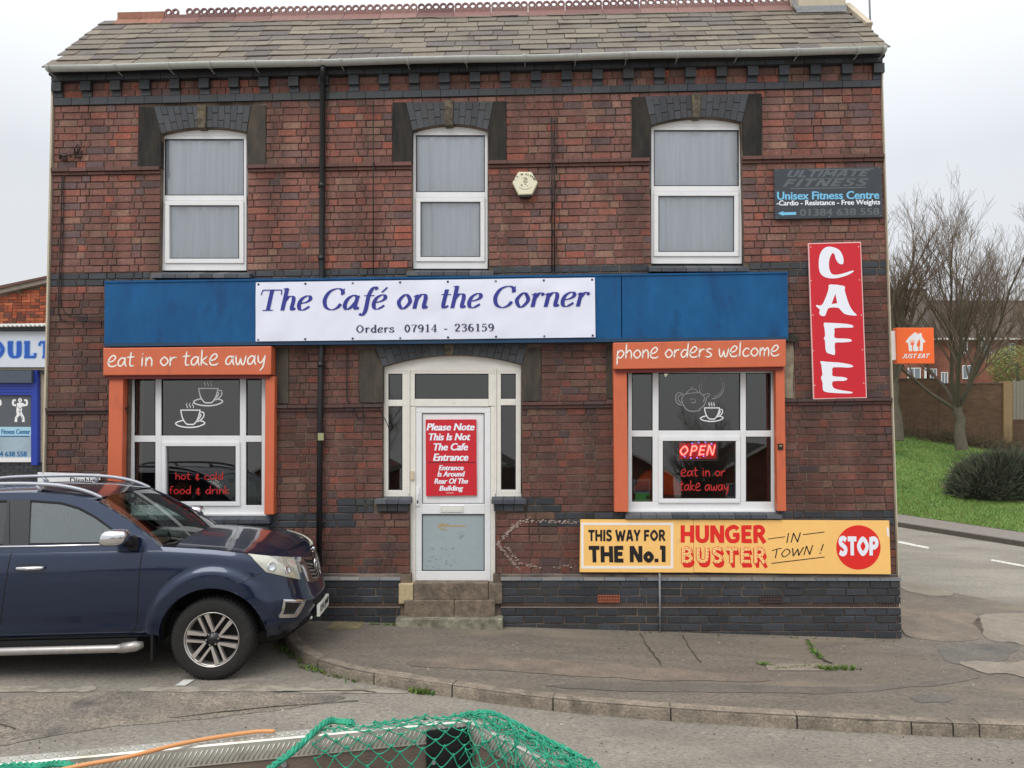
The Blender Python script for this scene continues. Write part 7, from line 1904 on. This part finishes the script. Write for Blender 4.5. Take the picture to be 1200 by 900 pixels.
# wheels
def wheel(cx, s, turn=0):
    yo = s * .905; O = W(cx, yo, .385); sg = s
    ty = MB()
    prof = [(.245, -.012), (.262, .0), (.30, .006), (.345, .004), (.368, -.008), (.380, -.03), (.385, -.07), (.385, -.19), (.37, -.24), (.30, -.25), (.245, -.24)]
    ty.lathe([(r, a * sg) for r, a in prof], O, n=64)
    for k in range(56):                                          # tread blocks
        a = 2 * pi * k / 56
        for y0, y1, da in ((-.035, -.075, 0), (-.085, -.125, .03), (-.135, -.175, 0), (-.185, -.225, .03)):
            b = a + da; q = []
            for rr in (.384, .391):
                for bb in (b - .035, b + .035):
                    for yy in (y0, y1): q.append((O.x + rr * cos(bb), O.y + yy * sg, O.z + rr * sin(bb)))
            ty.add(q, [(4, 5, 7, 6), (0, 1, 5, 4), (2, 6, 7, 3), (0, 4, 6, 2), (1, 3, 7, 5)])
    w = ty.build('wheel', 'rubber', TR, loc=O, fixn=True)
    rm = MB(); rm.lathe([(r, a * sg) for r, a in [(.246, -.20), (.246, -.02), (.252, .0), (.258, .002), (.258, -.012), (.244, -.016), (.236, -.05), (.232, -.18)]], O, n=56)
    rm.build('rim', 'alloy', w, loc=O, fixn=True)
    MB().lathe([(0, -.11 * sg), (.235, -.11 * sg)], O, n=40).build('brake_disc', 'matt_black', w, loc=O)
    sp = MB()
    def arm(a0, r0, a1, r1, w0, w1):
        p0 = Vector((cos(a0) * r0, sin(a0) * r0)); p1 = Vector((cos(a1) * r1, sin(a1) * r1)); d = (p1 - p0).normalized(); n = Vector((-d.y, d.x))
        P4 = [(p0 + n * w0, -.022), (p0 - n * w0, -.022), (p1 - n * w1, -.008), (p1 + n * w1, -.008)]
        fr = [Vector((O.x + p.x, O.y + a * sg, O.z + p.y)) for p, a in P4]; bk = [Vector((v.x, v.y - .05 * sg, v.z)) for v in fr]
        sp.add(fr + bk, [(0, 1, 2, 3), (0, 4, 5, 1), (1, 5, 6, 2), (2, 6, 7, 3), (3, 7, 4, 0)])
    for k in range(6):
        a = k * pi / 3 + .42
        arm(a, .068, a + .33, .243, .011, .021); arm(a - .03, .068, a - .40, .243, .009, .0125)
    sp.build('spoke_set', 'alloy', w, loc=O, fixn=True)
    hb = MB(); hb.lathe([(0, -.012 * sg), (.034, -.014 * sg), (.037, -.02 * sg), (.07, -.035 * sg), (.075, -.07 * sg)], O, n=24)
    hb.build('hub', 'car_black', w, loc=O)
    for k in range(6):
        a = k * pi / 3 + .1; c = Vector((O.x + .056 * cos(a), O.y - .03 * sg, O.z + .056 * sin(a))); MB().tube([c, c + Vector((0, .014 * sg, 0))], .008, 6).build('wheel_nut', 'chrome', w, loc=c)
for cx in (0.0, -3.22):
    for s in (-1, 1): wheel(cx, s)
# mud flaps, side step
for s in (-1, 1):
    MB().box(CX - .565, CX - .545, CY + s * .90 - .13 * (1 if s > 0 else 0) , CY + s * .90 + .13 * (1 if s < 0 else 0), CZ + .20, CZ + .52).build('mud_flap', 'matt_black', TR)
    MB().tube([W(-2.75, s * .90, .335), W(-2.65, s * .94, .335), W(-.86, s * .94, .335), W(-.80, s * .93, .335)], [.034, .038, .038, .046], 12).build('side_step', 'step_silver', TR)
    MB().tube([W(-.82, s * .93, .335), W(-.70, s * .91, .345), W(-.64, s * .88, .35)], [.048, .050, .03], 12).build('step_end', 'step_silver', TR)
    MB().box(CX - 2.7, CX - .7, CY + s * .86 - .03, CY + s * .86 + .03, CZ + .345, CZ + .41).build('step_plate', 'matt_black', TR)
# cab
CABZ = lambda z: .885 - (z - 1.25) * .38
loop = [(-.47, 1.235), (-.56, 1.315), (-.80, 1.48), (-1.02, 1.615), (-1.20, 1.705), (-1.42, 1.755), (-1.8, 1.785), (-2.4, 1.785), (-2.8, 1.745), (-2.93, 1.60), (-3.0, 1.235)]
hole = [(-.80, 1.305), (-.86, 1.36), (-.95, 1.425), (-1.15, 1.555), (-1.32, 1.64), (-1.50, 1.69), (-1.8, 1.715), (-2.4, 1.715), (-2.70, 1.68), (-2.82, 1.50), (-2.86, 1.305)]
for s in (-1, 1):
    solid([loop, hole], lambda x, y, d: W(x, s * (CABZ(y) - d), y), .05).build('cab_side', 'car_paint', TR, loc=W(-1.8, s * .85, 1.25), fixn=True)
    fr = lambda pts, nm, m, off, th: solid([pts], lambda x, y, d: W(x, s * (CABZ(y) + off - d), y), th).build(nm, m, TR, fixn=True)
    fr([(-.82, 1.312), (-.87, 1.36), (-.96, 1.425), (-1.16, 1.55), (-1.33, 1.633), (-1.51, 1.683), (-1.795, 1.705), (-1.72, 1.312)], 'side_glass', 'glass_car', -.012, .004)
    fr([(-1.72, 1.306), (-1.795, 1.714), (-2.01, 1.714), (-1.955, 1.306)], 'door_pillar', 'car_black', .002, .02)
    fr([(-1.957, 1.312), (-2.012, 1.706), (-2.4, 1.706), (-2.69, 1.67), (-2.80, 1.50), (-2.84, 1.312)], 'side_glass', 'glass_tint', -.012, .004)
    ring = [(x, z) for x, z in hole]; inner = [(-.835, 1.318), (-.88, 1.355), (-.965, 1.415), (-1.165, 1.54), (-1.335, 1.622), (-1.51, 1.672), (-1.8, 1.697), (-2.4, 1.697), (-2.68, 1.66), (-2.79, 1.50), (-2.83, 1.318)]
    solid([ring, inner], lambda x, y, d: W(x, s * (CABZ(y) + .001 - d), y), .03).build('window_seal', 'matt_black', TR, fixn=True)
    MB().tube([W(-.74, s * (CABZ(1.30) + .004), 1.296), W(-1.5, s * (CABZ(1.29) + .006), 1.292), W(-2.86, s * (CABZ(1.29) + .006), 1.296)], .0095, 8).build('belt_trim', 'chrome', TR)
    MB().tube([W(-1.895, s * (CABZ(1.32) + .003), 1.32), W(-1.94, s * (CABZ(1.5) + .003), 1.5), W(-1.985, s * (CABZ(1.70) + .003), 1.70)], .003, 5).build('door_seam', 'matt_black', TR)
# windscreen, pillars, roof
def wsb(h): return W(-.50 + .17 * (1 - h * h), .80 * h, 1.27)
def wst(h): return W(-1.205 + .09 * (1 - h * h), .655 * h, 1.705 + .03 * (1 - h * h))
rows = [[wsb(-1 + k / 8).lerp(wst(-1 + k / 8), j / 8) + Vector((.018 * sin(pi * j / 8), 0, .012 * sin(pi * j / 8))) for k in range(17)] for j in range(9)]
MB().grid(rows).build('windscreen', 'glass_car', TR, loc=W(-.8, 0, 1.5), fixn=True)
for s in (-1, 1):
    o_ = [W(x, s * CABZ(z), z) for x, z in loop[:5]]; n = len(o_)
    i_ = [rows[int(round(8 * k / (n - 1)))][0 if s < 0 else 16] + Vector((0, 0, .002)) for k in range(n)]
    MB().grid([o_, i_]).build('screen_pillar', 'car_paint', TR, fixn=True)
tp = [(-1.20, 1.705), (-1.42, 1.755), (-1.8, 1.785), (-2.4, 1.785), (-2.8, 1.745), (-2.9, 1.66)]
rr = []
for x, z in tp:
    y = CABZ(z); rr.append([W(x + (.09 * (1 - h * h) if x == -1.20 else .05 * (1 - h * h) if x == -1.42 else 0), y * h, z + .035 * (1 - abs(h) ** 3)) for h in [-1 + k / 8 for k in range(17)]])
MB().grid(rr).build('roof', 'car_paint', TR, loc=W(-2, 0, 1.78), fixn=True)
MB().add([W(-2.9, -.72, 1.66), W(-2.9, .72, 1.66), W(-3.0, .88, 1.235), W(-3.0, -.88, 1.235)], [(0, 1, 2, 3)]).build('rear_window', 'glass_tint', TR)
for s in (-1, 1):
    y = s * .60; pts = [W(-2.95, y, 1.78), W(-2.8, y, 1.845), W(-2.3, y, 1.862), W(-1.9, y, 1.862), W(-1.62, y, 1.845), W(-1.42, y * 1.0, 1.81), W(-1.27, y, 1.762), W(-1.17, y * 1.0, 1.715)]
    pp = catmull([tuple(p) for p in pts], k=5); prof_r = [.016 + .004 * sin(i / len(pp) * pi) for i in range(len(pp))]
    MB().tube(pp, prof_r, 10).build('roof_rail', 'silver_rail', TR)
    for xx in (-2.3, -1.75): MB().tube([W(xx, y, 1.79), W(xx - .05, y, 1.855)], [.026, .014], 8).build('rail_foot', 'silver_rail', TR)
    pts = [W(-1.22, y, 1.722), W(-1.42, y, 1.768), W(-1.75, y, 1.80)]
    MB().tube(pts, .012, 6).build('rail_base', 'car_black', TR)
# load bed cover, tail
MB().box(CX - 4.45, CX - 2.98, CY - .84, CY + .84, CZ + 1.20, CZ + 1.262).build('bed_cover', 'matt_black', TR)
MB().box(CX - 4.47, CX - 4.42, CY - .86, CY + .86, CZ + .5, CZ + 1.25).build('tailgate', 'car_paint', TR)
# interior
MB().box(CX - 2.9, CX - .62, CY - .78, CY + .78, CZ + .55, CZ + 1.0).build('cabin_floor', 'seat_grey', TR)
MB().prism([W(-.45, -.76, 1.245), W(-.82, -.76, 1.255), W(-.98, -.76, 1.16), W(-.95, -.76, .9), (CX - .45, CY - .76, CZ + .9)], (0, 1.52, 0)).build('dashboard', 'dash_tan', TR, fixn=True)
for y in (-.38, .38):
    for x in (-1.75, -2.55):
        st_ = MB(); st_.box(CX + x - .05, CX + x + .45, CY + y - .25, CY + y + .25, CZ + .9, CZ + 1.08); st_.prism([W(x - .02, y - .25, 1.05), W(x + .12, y - .25, 1.05), W(x - .02, y - .22, 1.55), W(x - .12, y - .22, 1.55)], (0, .48, 0))
        st_.prism([W(x - .06, y - .12, 1.55), W(x + .02, y - .12, 1.55), W(x - .01, y - .12, 1.68), W(x - .09, y - .12, 1.68)], (0, .24, 0))
        bev(st_.build('seat', 'seat_grey', TR, fixn=True), .03)
sw = [W(-1.06 - .10 * sin(a), -.38 + .185 * cos(a), 1.22 + .165 * sin(a)) for a in [2 * pi * k / 24 for k in range(24)]]
MB().tube(sw, .014, 6, closed=True).build('steering_wheel', 'car_black', TR)
MB().box(CX - .95, CX - .62, CY - .1, CY + .45, CZ + 1.262, CZ + 1.285).build('paper_on_dashboard', 'cabin_grey', TR)
bev(MB().box(CX - 1.16, CX - 1.12, CY - .11, CY + .11, CZ + 1.60, CZ + 1.66).build('rear_view_mirror', 'car_black', TR), .01)
MB().tube([W(-.52, -.55, 1.29), W(-.72, -.15, 1.42)], .008, 6).build('wiper', 'matt_black', TR); MB().tube([W(-.44, .2, 1.30), W(-.62, .6, 1.40)], .008, 6).build('wiper', 'matt_black', TR)
# mirrors, door handles
for s in (-1, 1):
    c = W(-.845, s * 1.06, 1.385); rows = []
    for i in range(13):
        t = -pi / 2 + pi * i / 12
        rows.append([(c.x + .125 * abs(cos(t)) ** .6 * (1 if cos(p_) >= 0 else -1) * abs(cos(p_)) ** .6 + .02 * sin(t), c.y + .10 * abs(cos(t)) ** .6 * (1 if sin(p_) >= 0 else -1) * abs(sin(p_)) ** .6, c.z + .075 * (1 if t > 0 else -1) * abs(sin(t)) ** .75) for p_ in [2 * pi * k / 24 for k in range(25)]])
    mr = MB().grid(rows).build('door_mirror', 'chrome', TR, loc=c, fixn=True)
    MB().prism([W(-.78, s * .86, 1.24), W(-.70, s * .86, 1.24), W(-.70, s * .86, 1.36), W(-.76, s * .86, 1.38)], (0, s * .06, 0)).build('mirror_base', 'matt_black', mr, fixn=True)
    MB().tube([W(-.74, s * .90, 1.30), W(-.80, s * .99, 1.33)], [.035, .03], 8).build('mirror_arm', 'matt_black', mr)
    for x in (-1.67, -2.70):
        z = 1.098; y_ = body(x, z).y
        hl_ = MB(); hl_.tube([W(x - .13, s * (y_ + .006), z), W(x - .10, s * (y_ + .03), z), W(x, s * (y_ + .036), z), W(x + .10, s * (y_ + .03), z), W(x + .13, s * (y_ + .006), z)], [.014, .017, .018, .017, .014], 8)
        dh = hl_.build('door_handle', 'chrome', TR)
        rc = MB(); rc.v = [tuple(W(x, s * (y_ + .0015), z))] + [tuple(W(x + .14 * cos(a), s * (body(x + .14 * cos(a), z + .036 * sin(a)).y + .002), z + .036 * sin(a))) for a in [2 * pi * k / 20 for k in range(20)]]
        rc.f = [(0, 1 + k, 1 + (k + 1) % 20) for k in range(20)]; rc.t = [None] * 20; rc.sm = [False] * 20; rc.build('handle_recess_shade', 'car_black', dh)  # flat black ellipse on the door, painted shade of the handle hollow
for o in list(COL.objects):
    if o.parent is None and o.type == 'EMPTY' and 'category' not in o and 'kind' not in o: o['kind'] = 'structure'
TR.location = (TLX, TLY, CZ); TR.rotation_euler = (0, 0, YAWT); TR.scale = (1, SY, 1)
